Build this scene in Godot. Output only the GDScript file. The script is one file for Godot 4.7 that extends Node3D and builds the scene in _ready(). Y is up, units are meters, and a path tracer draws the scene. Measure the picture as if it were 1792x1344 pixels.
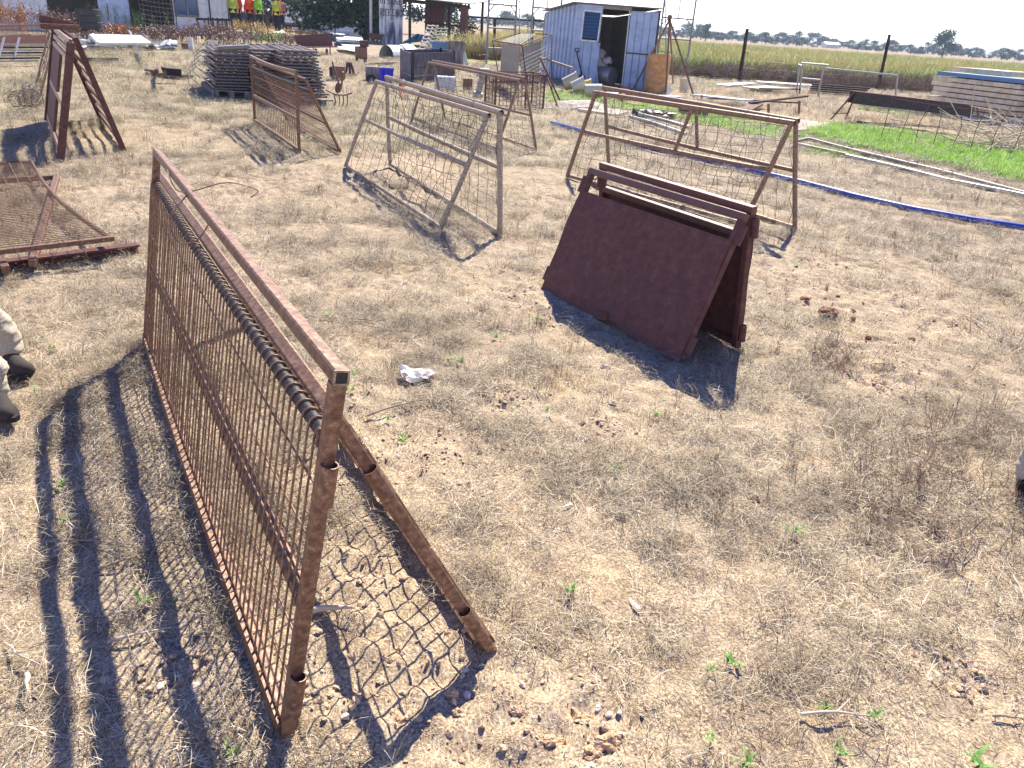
extends Node3D

# ------------------------------------------------------------------ mesh collector
class MB:
	var v := PackedVector3Array()
	var n := PackedVector3Array()
	var c := PackedColorArray()
	var col := Color.WHITE
	var coloured := false

	func tri(a: Vector3, b: Vector3, d: Vector3, na: Vector3, nb: Vector3, nd: Vector3) -> void:
		v.append(a)
		n.append(na)
		if (b - a).cross(d - a).dot(na + nb + nd) > 0.0:
			v.append(d); v.append(b); n.append(nd); n.append(nb)
		else:
			v.append(b); v.append(d); n.append(nb); n.append(nd)
		if coloured:
			c.append(col); c.append(col); c.append(col)

	func quad(a: Vector3, b: Vector3, d: Vector3, e: Vector3, nn: Vector3) -> void:
		tri(a, b, d, nn, nn, nn)
		tri(a, d, e, nn, nn, nn)

	func face(p: Array, inside: Vector3) -> void:
		var nn: Vector3 = (p[1] - p[0]).cross(p[2] - p[0])
		if nn.length() < 1e-12:
			nn = (p[2] - p[0]).cross(p[p.size() - 1] - p[0])
		nn = nn.normalized()
		if nn.dot(p[0] - inside) < 0.0:
			nn = -nn
		for i in range(1, p.size() - 1):
			tri(p[0], p[i], p[i + 1], nn, nn, nn)

	# two matching rings of corners joined into a solid
	func solid(r0: Array, r1: Array) -> void:
		var k := r0.size()
		var m := Vector3.ZERO
		for i in k:
			m += r0[i] + r1[i]
		m /= 2.0 * k
		face(r0, m)
		face(r1, m)
		for i in k:
			var j := (i + 1) % k
			face([r0[i], r0[j], r1[j], r1[i]], m)

	func beam(a: Vector3, b: Vector3, w: float, h: float, up := Vector3.UP, bev := 0.0) -> void:
		var d := (b - a).normalized()
		var s := d.cross(up)
		if s.length() < 0.01:
			s = d.cross(Vector3(0.3, 0, 1))
		s = s.normalized() * w / 2.0
		var u := s.cross(d).normalized() * h / 2.0
		var ring := []
		if bev <= 0.0:
			ring = [s + u, -s + u, -s - u, s - u]
		else:
			var bs := s.normalized() * bev
			var bu := u.normalized() * bev
			ring = [s + u - bu, s + u - bs, -s + u + bs, -s + u - bu, -s - u + bu, -s - u + bs, s - u - bs, s - u + bu]
		var r0 := []
		var r1 := []
		for p in ring:
			r0.append(a + p); r1.append(b + p)
		solid(r0, r1)

	func box(mid: Vector3, size: Vector3, turn := 0.0, bev := 0.0) -> void:
		var ax := Vector3(cos(turn), 0, -sin(turn))
		beam(mid - ax * size.x / 2.0, mid + ax * size.x / 2.0, size.z, size.y, Vector3.UP, bev)

	func slab(p: Array, t: float) -> void:
		var nn: Vector3 = (p[1] - p[0]).cross(p[2] - p[0]).normalized() * t / 2.0
		var r0 := []
		var r1 := []
		for q in p:
			r0.append(q + nn); r1.append(q - nn)
		solid(r0, r1)

	func tube(p: Array, r: float, sides := 8, caps := true, r_end := -1.0) -> void:
		var k := p.size()
		if r_end < 0.0:
			r_end = r
		var d0: Vector3 = (p[1] - p[0]).normalized()
		var s := d0.cross(Vector3.UP)
		if s.length() < 0.05:
			s = d0.cross(Vector3.RIGHT)
		s = s.normalized()
		var rings := []
		var nors := []
		for i in k:
			var d: Vector3
			if i == 0:
				d = d0
			elif i == k - 1:
				d = (p[i] - p[i - 1]).normalized()
			else:
				d = ((p[i] - p[i - 1]).normalized() + (p[i + 1] - p[i]).normalized()).normalized()
			s = (s - d * s.dot(d)).normalized()
			var u := d.cross(s)
			var rr := lerpf(r, r_end, float(i) / (k - 1))
			var ring := PackedVector3Array()
			var nor := PackedVector3Array()
			for j in sides:
				var a := TAU * j / sides
				var o := s * cos(a) + u * sin(a)
				ring.append(p[i] + o * rr)
				nor.append(o)
			rings.append(ring); nors.append(nor)
		for i in k - 1:
			for j in sides:
				var j2 := (j + 1) % sides
				tri(rings[i][j], rings[i][j2], rings[i + 1][j2], nors[i][j], nors[i][j2], nors[i + 1][j2])
				tri(rings[i][j], rings[i + 1][j2], rings[i + 1][j], nors[i][j], nors[i + 1][j2], nors[i + 1][j])
		if caps:
			for e in [0, k - 1]:
				var dd: Vector3 = (p[1] - p[0]).normalized() * -1.0 if e == 0 else (p[k - 1] - p[k - 2]).normalized()
				for j in range(1, sides - 1):
					tri(rings[e][0], rings[e][j], rings[e][j + 1], dd, dd, dd)

	# a pipe with a wall, open at both ends
	func pipe(a: Vector3, b: Vector3, r: float, wall: float, sides := 14) -> void:
		tube([a, b], r, sides, false)
		var d := (b - a).normalized()
		var s := d.cross(Vector3.UP)
		if s.length() < 0.05:
			s = d.cross(Vector3.RIGHT)
		s = s.normalized()
		var u := d.cross(s)
		for j in sides:
			var o0 := s * cos(TAU * j / sides) + u * sin(TAU * j / sides)
			var o1 := s * cos(TAU * (j + 1) / sides) + u * sin(TAU * (j + 1) / sides)
			tri(a + o0 * (r - wall), a + o1 * (r - wall), b + o1 * (r - wall), -o0, -o1, -o1)
			tri(a + o0 * (r - wall), b + o1 * (r - wall), b + o0 * (r - wall), -o0, -o1, -o0)
			quad(a + o0 * r, a + o1 * r, a + o1 * (r - wall), a + o0 * (r - wall), -d)
			quad(b + o0 * r, b + o1 * r, b + o1 * (r - wall), b + o0 * (r - wall), d)

	# profile of (radius, height) turned about a vertical axis through o
	func lathe(prof: Array, o: Vector3, sides := 20, lean := Basis()) -> void:
		for i in prof.size() - 1:
			var p0: Vector2 = prof[i]
			var p1: Vector2 = prof[i + 1]
			var t := p1 - p0
			if t.length() < 1e-6:
				continue
			var nn := Vector2(t.y, -t.x).normalized()
			for j in sides:
				var a0 := TAU * j / sides
				var a1 := TAU * (j + 1) / sides
				var e0 := Vector3(cos(a0), 0, sin(a0))
				var e1 := Vector3(cos(a1), 0, sin(a1))
				var q := [e0 * p0.x + Vector3.UP * p0.y, e1 * p0.x + Vector3.UP * p0.y, e1 * p1.x + Vector3.UP * p1.y, e0 * p1.x + Vector3.UP * p1.y]
				var n0 := lean * (e0 * nn.x + Vector3.UP * nn.y)
				var n1 := lean * (e1 * nn.x + Vector3.UP * nn.y)
				if p0.x > 1e-6:
					tri(o + lean * q[0], o + lean * q[1], o + lean * q[2], n0, n1, n1)
				if p1.x > 1e-6:
					tri(o + lean * q[0], o + lean * q[2], o + lean * q[3], n0, n1, n0)

	func ball(o: Vector3, r: Vector3, seed_: int, rough := 0.15, sides := 9) -> void:
		var ns := FastNoiseLite.new()
		ns.seed = seed_
		ns.frequency = 1.1
		var g := []
		for i in sides + 1:
			var row := []
			for j in sides * 2:
				var a := PI * i / sides
				var b := TAU * j / (sides * 2)
				var d := Vector3(sin(a) * cos(b), cos(a), sin(a) * sin(b))
				row.append(o + d * r * (1.0 + rough * 2.0 * ns.get_noise_3dv(d + Vector3.ONE * (seed_ % 97))))
			g.append(row)
		for i in sides:
			for j in sides * 2:
				var j2 := (j + 1) % (sides * 2)
				var p := [g[i][j], g[i][j2], g[i + 1][j2], g[i + 1][j]]
				if i > 0:
					face([p[0], p[1], p[2]], o)
				if i < sides - 1:
					face([p[0], p[2], p[3]], o)

	func mesh() -> ArrayMesh:
		var m := ArrayMesh.new()
		var a := []
		a.resize(Mesh.ARRAY_MAX)
		a[Mesh.ARRAY_VERTEX] = v
		a[Mesh.ARRAY_NORMAL] = n
		if coloured:
			a[Mesh.ARRAY_COLOR] = c
		m.add_surface_from_arrays(Mesh.PRIMITIVE_TRIANGLES, a)
		return m


# ------------------------------------------------------------------ objects
var M := {}
var used := {}
var rng := RandomNumberGenerator.new()

func numbered(called: String) -> String:
	if not used.has(called):
		used[called] = 0
		return called
	used[called] += 1
	return "%s_%03d" % [called, used[called]]

func tag(o: Node3D, label: String, category: String, group := "") -> Node3D:
	o.set_meta("label", label)
	o.set_meta("category", category)
	if group != "":
		o.set_meta("group", group)
	return o

# a thing standing at a point; its parts are given in world coordinates
func thing(called: String, label: String, category: String, at := Vector3.ZERO, group := "") -> Node3D:
	var o := Node3D.new()
	o.name = numbered(called)
	add_child(o)
	o.position = at
	return tag(o, label, category, group)

func part(called: String, b, m: Material, parent: Node3D = null) -> MeshInstance3D:
	var o := MeshInstance3D.new()
	o.mesh = b if b is Mesh else b.mesh()
	o.material_override = m
	if parent == null:
		o.name = numbered(called)
		add_child(o)
	else:
		o.name = called
		parent.add_child(o, true)
		if not (parent is MeshInstance3D):
			o.position = -parent.position
	return o

func lone(called: String, b, m: Material, label: String, category: String, group := "") -> MeshInstance3D:
	var o := part(called, b, m)
	tag(o, label, category, group)
	return o

func structure(called: String, b, m: Material) -> MeshInstance3D:
	var o := part(called, b, m)
	o.set_meta("kind", "structure")
	return o

func copy(o: Node3D, at: Vector3, turn := 0.0, label := "", size := 1.0) -> Node3D:
	var r: Node3D = o.duplicate()
	r.name = numbered(String(o.name).split("_0")[0])
	add_child(r)
	r.position = at
	r.rotation.y = turn
	r.scale = Vector3.ONE * size
	if label != "":
		r.set_meta("label", label)
	return r

# ------------------------------------------------------------------ materials
func ramp(stops: Array) -> Gradient:
	var g := Gradient.new()
	var off := PackedFloat32Array()
	var cols := PackedColorArray()
	for s in stops:
		off.append(s[0]); cols.append(Color8(s[1], s[2], s[3]))
	g.offsets = off
	g.colors = cols
	return g

func noise(seed_: int, freq: float, oct := 5, kind := FastNoiseLite.TYPE_SIMPLEX_SMOOTH) -> FastNoiseLite:
	var f := FastNoiseLite.new()
	f.noise_type = kind
	f.seed = seed_
	f.frequency = freq
	f.fractal_type = FastNoiseLite.FRACTAL_FBM
	f.fractal_octaves = oct
	return f

# [colour texture, normal texture] of mottled matter; stretch > 1 gives a grain
func mottled(seed_: int, freq: float, stops: Array, size := 512, bump := 3.0, stretch := 1) -> Array:
	var f := noise(seed_, freq)
	var src := f.get_seamless_image(size, size / stretch)
	if stretch > 1:
		src.resize(size, size)
	var fine := noise(seed_ + 7, freq * 7.0, 3).get_seamless_image(size, size)
	var g := ramp(stops)
	var lut := []
	for i in 256:
		lut.append(g.sample(i / 255.0))
	var a := src.get_data()
	var b := fine.get_data()
	var out := PackedByteArray()
	out.resize(size * size * 3)
	var hgt := PackedByteArray()
	hgt.resize(size * size)
	for i in size * size:
		var t := clampi(int((a[i] - 128) * 1.15 + (b[i] - 128) * 0.7 + 128), 0, 255)
		var q: Color = lut[t]
		out[i * 3] = int(q.r * 255)
		out[i * 3 + 1] = int(q.g * 255)
		out[i * 3 + 2] = int(q.b * 255)
		hgt[i] = t
	var img := Image.create_from_data(size, size, false, Image.FORMAT_RGB8, out)
	var him := Image.create_from_data(size, size, false, Image.FORMAT_L8, hgt)
	him.convert(Image.FORMAT_RGBA8)
	him.bump_map_to_normal_map(bump)
	return [ImageTexture.create_from_image(img), ImageTexture.create_from_image(him)]

func surf(tex: Array, per_metre: float, rough := 0.8, metal := 0.0, normal := 0.6, tint := Color.WHITE, squash := Vector3.ONE) -> StandardMaterial3D:
	var m := StandardMaterial3D.new()
	m.albedo_color = tint
	m.albedo_texture = tex[0]
	m.roughness = rough
	m.metallic = metal
	m.uv1_triplanar = true
	m.uv1_scale = squash * per_metre
	if normal > 0.0:
		m.normal_enabled = true
		m.normal_texture = tex[1]
		m.normal_scale = normal
	return m

func plain(c: Color, rough := 0.8, metal := 0.0) -> StandardMaterial3D:
	var m := StandardMaterial3D.new()
	m.albedo_color = c
	m.roughness = rough
	m.metallic = metal
	return m

func tinted(backlight := 0.0, rough := 0.85) -> StandardMaterial3D:
	var m := StandardMaterial3D.new()
	m.vertex_color_use_as_albedo = true
	m.roughness = rough
	m.cull_mode = BaseMaterial3D.CULL_DISABLED
	if backlight > 0.0:
		m.backlight_enabled = true
		m.backlight = Color.WHITE * backlight
	return m

func lin(r: int, g: int, b: int) -> Color:
	return Color8(r, g, b).srgb_to_linear()

func make_materials() -> void:
	var t := mottled(11, 0.012, [[0.0, 78, 55, 45], [0.35, 106, 77, 62], [0.55, 124, 93, 74], [0.75, 142, 110, 87], [1.0, 176, 144, 116]])
	M.rust = surf(t, 5.5, 0.5, 0.3, 0.4)
	M.rust_wire = surf(mottled(24, 0.02, [[0.0, 92, 66, 53], [0.5, 128, 97, 77], [1.0, 164, 132, 106]], 256), 6.0, 0.48, 0.2, 0.0)
	t = mottled(12, 0.012, [[0.0, 88, 61, 58], [0.4, 98, 68, 65], [0.6, 104, 73, 69], [0.85, 112, 80, 74], [1.0, 128, 96, 86]])
	M.rust_dark = surf(t, 2.4, 0.72, 0.05, 0.4)
	M.rust_dark.metallic_specular = 0.25
	M.rust_brown = surf(t, 3.0, 0.5, 0.2, 0.3, Color8(255, 250, 245))
	t = mottled(13, 0.015, [[0.0, 92, 78, 66], [0.4, 138, 124, 108], [0.6, 160, 146, 130], [0.8, 176, 164, 150], [1.0, 194, 184, 172]])
	M.pipe = surf(t, 5.0, 0.48, 0.3, 0.35, Color8(255, 252, 248))
	M.pipe_brown = surf(t, 5.0, 0.5, 0.3, 0.35, Color8(225, 200, 182))
	M.wire_old = surf(t, 3.0, 0.6, 0.2, 0.0, Color8(150, 128, 112))
	M.stack_edge = surf(t, 4.0, 0.5, 0.2, 0.3, Color8(196, 200, 214))
	M.stack_steel = surf(t, 4.0, 0.45, 0.35, 0.3, Color8(205, 195, 200))
	t = mottled(14, 0.01, [[0.0, 20, 18, 20], [0.5, 40, 36, 38], [1.0, 66, 58, 56]])
	M.black_steel = surf(t, 2.0, 0.55, 0.1, 0.5)
	t = mottled(15, 0.02, [[0.0, 84, 76, 74], [0.4, 118, 110, 108], [0.7, 138, 130, 126], [1.0, 160, 152, 146]], 512, 4.0, 8)
	M.grey_timber = surf(t, 0.9, 0.9, 0.0, 0.7)
	M.blue_timber = surf(t, 0.9, 0.9, 0.0, 0.7, Color8(212, 218, 236))
	M.dark_timber = surf(t, 0.9, 0.9, 0.0, 0.7, Color8(120, 100, 90))
	M.tan_timber = surf(t, 0.9, 0.9, 0.0, 0.6, Color8(240, 205, 165))
	t = mottled(16, 0.008, [[0.0, 168, 174, 180], [0.3, 194, 200, 205], [0.7, 206, 211, 214], [1.0, 216, 220, 222]])
	M.tin = surf(t, 0.6, 0.5, 0.1, 0.25)
	M.tin_blue = surf(t, 0.6, 0.5, 0.1, 0.25, Color8(204, 220, 250))
	M.galvanised = surf(t, 1.2, 0.45, 0.5, 0.3, Color8(200, 196, 190))
	M.white = surf(t, 1.0, 0.6, 0.0, 0.2, Color8(255, 252, 246))
	M.old_tin = surf(t, 0.8, 0.6, 0.2, 0.3, Color8(178, 166, 150))
	t = mottled(17, 0.01, [[0.0, 168, 150, 124], [0.4, 196, 182, 156], [0.7, 206, 196, 176], [1.0, 218, 212, 198]])
	M.beige_panel = surf(t, 0.7, 0.7, 0.0, 0.3)
	t = mottled(18, 0.02, [[0.0, 128, 112, 96], [0.5, 196, 184, 166], [1.0, 222, 212, 196]])
	M.concrete = surf(t, 1.0, 0.95, 0.0, 0.6)
	t = mottled(19, 0.02, [[0.0, 96, 62, 44], [0.5, 140, 98, 72], [1.0, 176, 134, 104]])
	M.clay = surf(t, 4.0, 0.95, 0.0, 1.0)
	M.stick = plain(Color8(150, 136, 120), 0.9)
	M.sand = surf(mottled(22, 0.02, [[0.0, 150, 118, 86], [0.5, 188, 156, 120], [1.0, 212, 184, 150]], 256), 5.0, 0.95, 0.0, 1.0)
	M.pale_stick = plain(Color8(198, 182, 160), 0.9)
	M.bark = surf(t, 2.0, 0.95, 0.0, 1.0, Color8(150, 140, 130))
	t = mottled(20, 0.01, [[0.0, 170, 116, 66], [0.5, 202, 148, 92], [1.0, 214, 166, 112]])
	M.tan_plastic = surf(t, 1.0, 0.6, 0.0, 0.2)
	M.blue_pipe = plain(Color8(30, 68, 158), 0.42)
	M.blue_bucket = plain(Color8(14, 22, 190), 0.4)
	M.blue_panel = plain(Color8(84, 122, 160), 0.5)
	M.black_plastic = plain(Color8(26, 28, 32), 0.45)
	M.white_plastic = plain(Color8(205, 200, 186), 0.6)
	M.cream_plastic = plain(Color8(196, 184, 156), 0.65)
	M.yellow_plastic = plain(Color8(212, 186, 96), 0.55)
	M.green_plastic = plain(Color8(92, 116, 104), 0.6)
	M.orange_plastic = plain(Color8(200, 84, 40), 0.5)
	M.cloth = plain(Color8(205, 200, 192), 0.95)
	M.glass = plain(Color8(60, 84, 116), 0.08)
	M.silver = plain(Color8(126, 128, 132), 0.6, 0.2)
	t = mottled(21, 0.02, [[0.0, 60, 66, 84], [0.36, 96, 102, 118], [0.44, 196, 198, 202], [0.7, 212, 212, 212], [1.0, 224, 222, 220]], 512, 2.0, 6)
	M.peeling = surf(t, 0.35, 0.7, 0.0, 0.2)
	M.teal = surf(t, 0.35, 0.6, 0.1, 0.2, Color8(120, 175, 175))
	M.green_timber = plain(Color8(76, 88, 72), 0.9)
	M.red_paint = plain(Color8(150, 30, 26), 0.5)
	M.blue_dark = plain(Color8(46, 56, 78), 0.6)
	M.paper = plain(Color8(222, 214, 202), 0.95)
	M.paper.cull_mode = BaseMaterial3D.CULL_DISABLED
	M.leaf = tinted(0.35, 0.6)
	M.grass_green = tinted(0.8, 0.6)
	M.straw = tinted(0.25, 0.75)
	M.person = tinted(0.0, 0.9)
	M.trousers = surf(mottled(23, 0.05, [[0.0, 205, 205, 205], [0.5, 235, 235, 235], [1.0, 255, 255, 255]], 256, 2.0), 6.0, 0.95, 0.0, 0.5)
	M.trousers.vertex_color_use_as_albedo = true
	M.paint = tinted(0.0, 0.6)

# ------------------------------------------------------------------ the ground
var n_big: FastNoiseLite
var n_mid: FastNoiseLite
var n_fine: FastNoiseLite
var n_patch: FastNoiseLite
# patches of bare earth: centre x, z, radius, paleness
var BARE := []
# small burrows and hoof holes: x, z, radius, depth
var PITS := []

func init_ground() -> void:
	n_big = noise(101, 0.45, 3)
	n_mid = noise(102, 2.2, 3)
	n_fine = noise(103, 9.0, 3)
	n_patch = noise(104, 0.35, 4)
	for a in [
			[Vector3(-0.007, 0, -4.821), 0.32, 1.0], [Vector3(0.231, 0, -4.503), 0.22, 1.0], [Vector3(-0.45, 0, -2.647), 0.3, 1.0], [Vector3(-0.275, 0, -2.716), 0.2, 0.9], [Vector3(-0.417, 0, -1.913), 0.22, 1.0],
			[Vector3(-0.214, 0, -1.513), 0.22, 1.0], [Vector3(-0.4, 0, -1.459), 0.16, 0.9], [Vector3(0.107, 0, -1.358), 0.3, 0.55], [Vector3(0.263, 0, -1.353), 0.2, 0.6], [Vector3(-0.002, 0, -1.284), 0.25, 0.9],
			[Vector3(0.442, 0, -3.039), 0.12, 0.9], [Vector3(1.334, 0, -3.853), 0.05, 1.0], [Vector3(2.294, 0, -5.208), 0.55, 0.35], [Vector3(2.679, 0, -4.822), 0.5, 0.35], [Vector3(2.14, 0, -4.151), 0.4, 0.4],
			[Vector3(1.92, 0, -3.691), 0.1, 0.9], [Vector3(-3.667, 0, -7.35), 0.35, 0.7], [Vector3(-3.207, 0, -6.365), 0.28, 0.9], [Vector3(-0.776, 0, -3.173), 0.15, 0.7], [Vector3(-0.04, 0, -3.286), 0.15, 0.6],
			[Vector3(-1.544, 0, -9.18), 0.9, 0.5], [Vector3(-2.167, 0, -8.209), 0.7, 0.3], [Vector3(-2.727, 0, -7.394), 0.6, 0.3], [Vector3(0.806, 0, -5.556), 0.4, 0.3], [Vector3(0.257, 0, -8.756), 0.8, 0.3],
			[Vector3(1.624, 0, -5.599), 0.5, 0.4], [Vector3(2.383, 0, -6.083), 0.5, 0.3], [Vector3(-4.755, 0, -10.067), 0.8, 0.2], [Vector3(-0.841, 0, -1.478), 0.12, 0.8], [Vector3(1.363, 0, -1.672), 0.12, 0.6]]:
		BARE.append([a[0].x, a[0].z, a[1], a[2]])
	for a in [[Vector3(0.255, 0, -1.458), 0.03, 0.03], [Vector3(0.217, 0, -1.44), 0.035, 0.035], [Vector3(0.186, 0, -1.373), 0.035, 0.035], [Vector3(1.561, 0, -2.193), 0.05, 0.05], [Vector3(1.557, 0, -2.088), 0.035, 0.04], [Vector3(1.596, 0, -1.852), 0.05, 0.05], [Vector3(1.6, 0, -2.38), 0.04, 0.04], [Vector3(0.629, 0, -2.254), 0.03, 0.03]]:
		PITS.append([a[0].x, a[0].z, a[1], a[2]])

func bare(x: float, z: float) -> Vector2:
	var w := 0.0
	var pale := 0.35
	if z > -16.0:
		var wob := 1.0 + 0.55 * n_mid.get_noise_2d(x * 1.7, z * 1.7)
		for b in BARE:
			var dx: float = x - b[0]
			var dz: float = z - b[1]
			var r: float = b[2] * wob * 1.35
			var d2 := dx * dx + dz * dz
			if d2 < r * r * 1.6:
				var k := clampf(1.5 - 1.2 * sqrt(d2) / r, 0.0, 1.0)
				if k > w:
					w = k
					pale = b[3]
	var g := clampf((n_patch.get_noise_2d(x, z) * 0.6 + n_mid.get_noise_2d(x * 0.45 + 3.0, z * 0.45) * 0.5 - 0.06) * 3.0, 0.0, 0.75)
	return Vector2(maxf(w, g), pale if w >= g else 0.22)

func gh(x: float, z: float, b := -1.0) -> float:
	var h := n_big.get_noise_2d(x, z) * 0.03
	if absf(x) < 14.0 and z > -22.0:
		h += n_mid.get_noise_2d(x, z) * 0.022
		if z > -9.0:
			if b < 0.0:
				b = bare(x, z).x
			var f := n_fine.get_noise_2d(x, z)
			h += f * (0.008 + 0.02 * b)
	if z > -3.2:
		for p in PITS:
			var q: float = ((x - p[0]) * (x - p[0]) + (z - p[1]) * (z - p[1])) / (p[2] * p[2])
			if q < 4.0:
				h -= p[3] * exp(-q * 1.6)
	return h - 0.012

func ground_colour(x: float, z: float, b: Vector2) -> Color:
	var d := -z
	var c := Color(1, 1, 1)
	var soil := Color(1.22, 1.12, 0.98).lerp(Color(1.7, 1.64, 1.54), b.y)
	c = c.lerp(soil, b.x)
	var m := n_patch.get_noise_2d(x * 2.3 + 40.0, z * 2.3)
	c = c * (1.0 + 0.32 * m)
	# olive green tinge where young grass is coming through, in the yard beyond the near panels
	var gg := clampf((n_patch.get_noise_2d(x * 0.9 - 70.0, z * 0.9) + 0.12) * 2.2, 0.0, 1.0) * clampf((d - 8.0) / 8.0, 0.0, 1.0) * clampf((36.0 - d) / 10.0, 0.0, 1.0)
	if x > 1.5:
		gg *= 0.35
	c = c.lerp(Color(0.70, 0.86, 0.62), gg * 0.6)
	if d > 31.0 and x > -5.0:
		var t := clampf((d - 33.0) / 3.0, 0.0, 1.0)
		c = c.lerp(Color(0.85, 0.98, 0.5) * (1.0 + 0.25 * n_patch.get_noise_2d(x * 0.2, z * 0.06)), t)
		t = clampf((d - 170.0) / 50.0, 0.0, 1.0)
		c = c.lerp(Color(0.95, 0.9, 0.84) * (1.0 + 0.2 * n_patch.get_noise_2d(x * 0.05, z * 0.3)), t)
	elif d > 16.0 and x > 4.5:
		c = c.lerp(Color(1.12, 0.92, 0.72), clampf((d - 16.0) / 3.0, 0.0, 1.0) * 0.8)
	return c

func grid_lines(lo: float, hi: float, fine: float, a: float, b: float, grow: float) -> PackedFloat32Array:
	var left := []
	var p := lo
	var s := fine
	while p > a:
		s *= grow
		p -= s
		left.append(p)
	left.reverse()
	var out := PackedFloat32Array(left)
	p = lo
	while p < hi:
		out.append(p)
		p += fine
	s = fine
	while p < b:
		out.append(p)
		s *= grow
		p += s
	out.append(b)
	return out

func straw_texture() -> Array:
	var size := 1024
	var r := RandomNumberGenerator.new()
	r.seed = 77
	var base := noise(55, 0.01).get_seamless_image(size, size).get_data()
	var fine := noise(56, 0.12, 3).get_seamless_image(size, size).get_data()
	var img := PackedByteArray()
	img.resize(size * size * 3)
	var hg := PackedByteArray()
	hg.resize(size * size)
	var dark := Vector3(106, 90, 72)
	var lite := Vector3(204, 186, 156)
	for i in size * size:
		var t := clampf((base[i] / 255.0 - 0.5) * 0.7 + (fine[i] / 255.0 - 0.5) * 1.6 + 0.5, 0.0, 1.0)
		var q := dark.lerp(lite, t)
		img[i * 3] = int(q.x); img[i * 3 + 1] = int(q.y); img[i * 3 + 2] = int(q.z)
		hg[i] = int(40 + 90 * t)
	var cols := [Vector3(208, 184, 142), Vector3(184, 156, 116), Vector3(150, 122, 88), Vector3(96, 74, 54), Vector3(160, 146, 124), Vector3(220, 200, 164)]
	for k in 15000:
		var x := r.randf() * size
		var y := r.randf() * size
		var a := r.randf() * TAU
		var len_ := r.randi_range(10, 60)
		var bend := r.randf_range(-0.03, 0.03)
		var q: Vector3 = cols[r.randi() % cols.size()]
		var lift := r.randi_range(120, 235)
		for s in len_:
			x += cos(a); y += sin(a); a += bend
			var i := posmod(int(y), size) * size + posmod(int(x), size)
			img[i * 3] = int(q.x); img[i * 3 + 1] = int(q.y); img[i * 3 + 2] = int(q.z)
			hg[i] = lift
	var im := Image.create_from_data(size, size, false, Image.FORMAT_RGB8, img)
	var him := Image.create_from_data(size, size, false, Image.FORMAT_L8, hg)
	him.convert(Image.FORMAT_RGBA8)
	him.bump_map_to_normal_map(3.0)
	return [ImageTexture.create_from_image(im), ImageTexture.create_from_image(him)]

func build_ground() -> void:
	var xs := grid_lines(-5.0, 5.0, 0.03, -2600.0, 2600.0, 1.07)
	var zs := grid_lines(-8.5, 0.4, 0.03, -3200.0, 60.0, 1.05)
	var nx := xs.size()
	var nz := zs.size()
	var v := PackedVector3Array()
	var c := PackedColorArray()
	var n := PackedVector3Array()
	v.resize(nx * nz)
	c.resize(nx * nz)
	n.resize(nx * nz)
	for j in nz:
		for i in nx:
			var b := bare(xs[i], zs[j])
			v[j * nx + i] = Vector3(xs[i], gh(xs[i], zs[j], b.x), zs[j])
			c[j * nx + i] = ground_colour(xs[i], zs[j], b)
	for j in nz:
		for i in nx:
			var l := v[j * nx + maxi(i - 1, 0)]
			var r := v[j * nx + mini(i + 1, nx - 1)]
			var u := v[maxi(j - 1, 0) * nx + i]
			var d := v[mini(j + 1, nz - 1) * nx + i]
			n[j * nx + i] = Vector3(-(r.y - l.y) / (r.x - l.x), 1.0, -(d.y - u.y) / (d.z - u.z)).normalized()
	var idx := PackedInt32Array()
	idx.resize((nx - 1) * (nz - 1) * 6)
	var k := 0
	for j in nz - 1:
		for i in nx - 1:
			var a := j * nx + i
			idx[k] = a; idx[k + 1] = a + 1; idx[k + 2] = a + nx + 1
			idx[k + 3] = a; idx[k + 4] = a + nx + 1; idx[k + 5] = a + nx
			k += 6
	var arr := []
	arr.resize(Mesh.ARRAY_MAX)
	arr[Mesh.ARRAY_VERTEX] = v
	arr[Mesh.ARRAY_NORMAL] = n
	arr[Mesh.ARRAY_COLOR] = c
	arr[Mesh.ARRAY_INDEX] = idx
	var m := ArrayMesh.new()
	m.add_surface_from_arrays(Mesh.PRIMITIVE_TRIANGLES, arr)
	var mat := surf(straw_texture(), 0.62, 0.95, 0.0, 0.9)
	mat.uv1_world_triplanar = true
	mat.vertex_color_use_as_albedo = true
	structure("ground", m, mat)

# ------------------------------------------------------------------ straw, weeds, grass
func blade(b: MB, p: Vector3, head: float, len_: float, rise: float, wid: float, bend: float, col: Color, segs := 3, droop := 1.0) -> void:
	b.col = col
	var q := p
	var a := head
	var step := len_ / segs
	var last_l := Vector3.ZERO
	var last_r := Vector3.ZERO
	var last_n := Vector3.UP
	var slope := rise
	for s in segs + 1:
		var f := Vector3(cos(a) * cos(slope), sin(slope), sin(a) * cos(slope))
		var side := Vector3(-sin(a), 0, cos(a))
		var w := wid * (1.0 - 0.85 * float(s) / segs) if s > 0 else wid * 0.8
		var nn := side.cross(f).normalized()
		if nn.y < 0.0:
			nn = -nn
		var l := q + side * w / 2.0
		var r := q - side * w / 2.0
		if s > 0:
			b.tri(last_l, last_r, r, last_n, last_n, nn)
			b.tri(last_l, r, l, last_n, nn, nn)
		last_l = l; last_r = r; last_n = nn
		q += f * step
		a += bend
		slope -= droop * rise * 2.0 / segs

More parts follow.
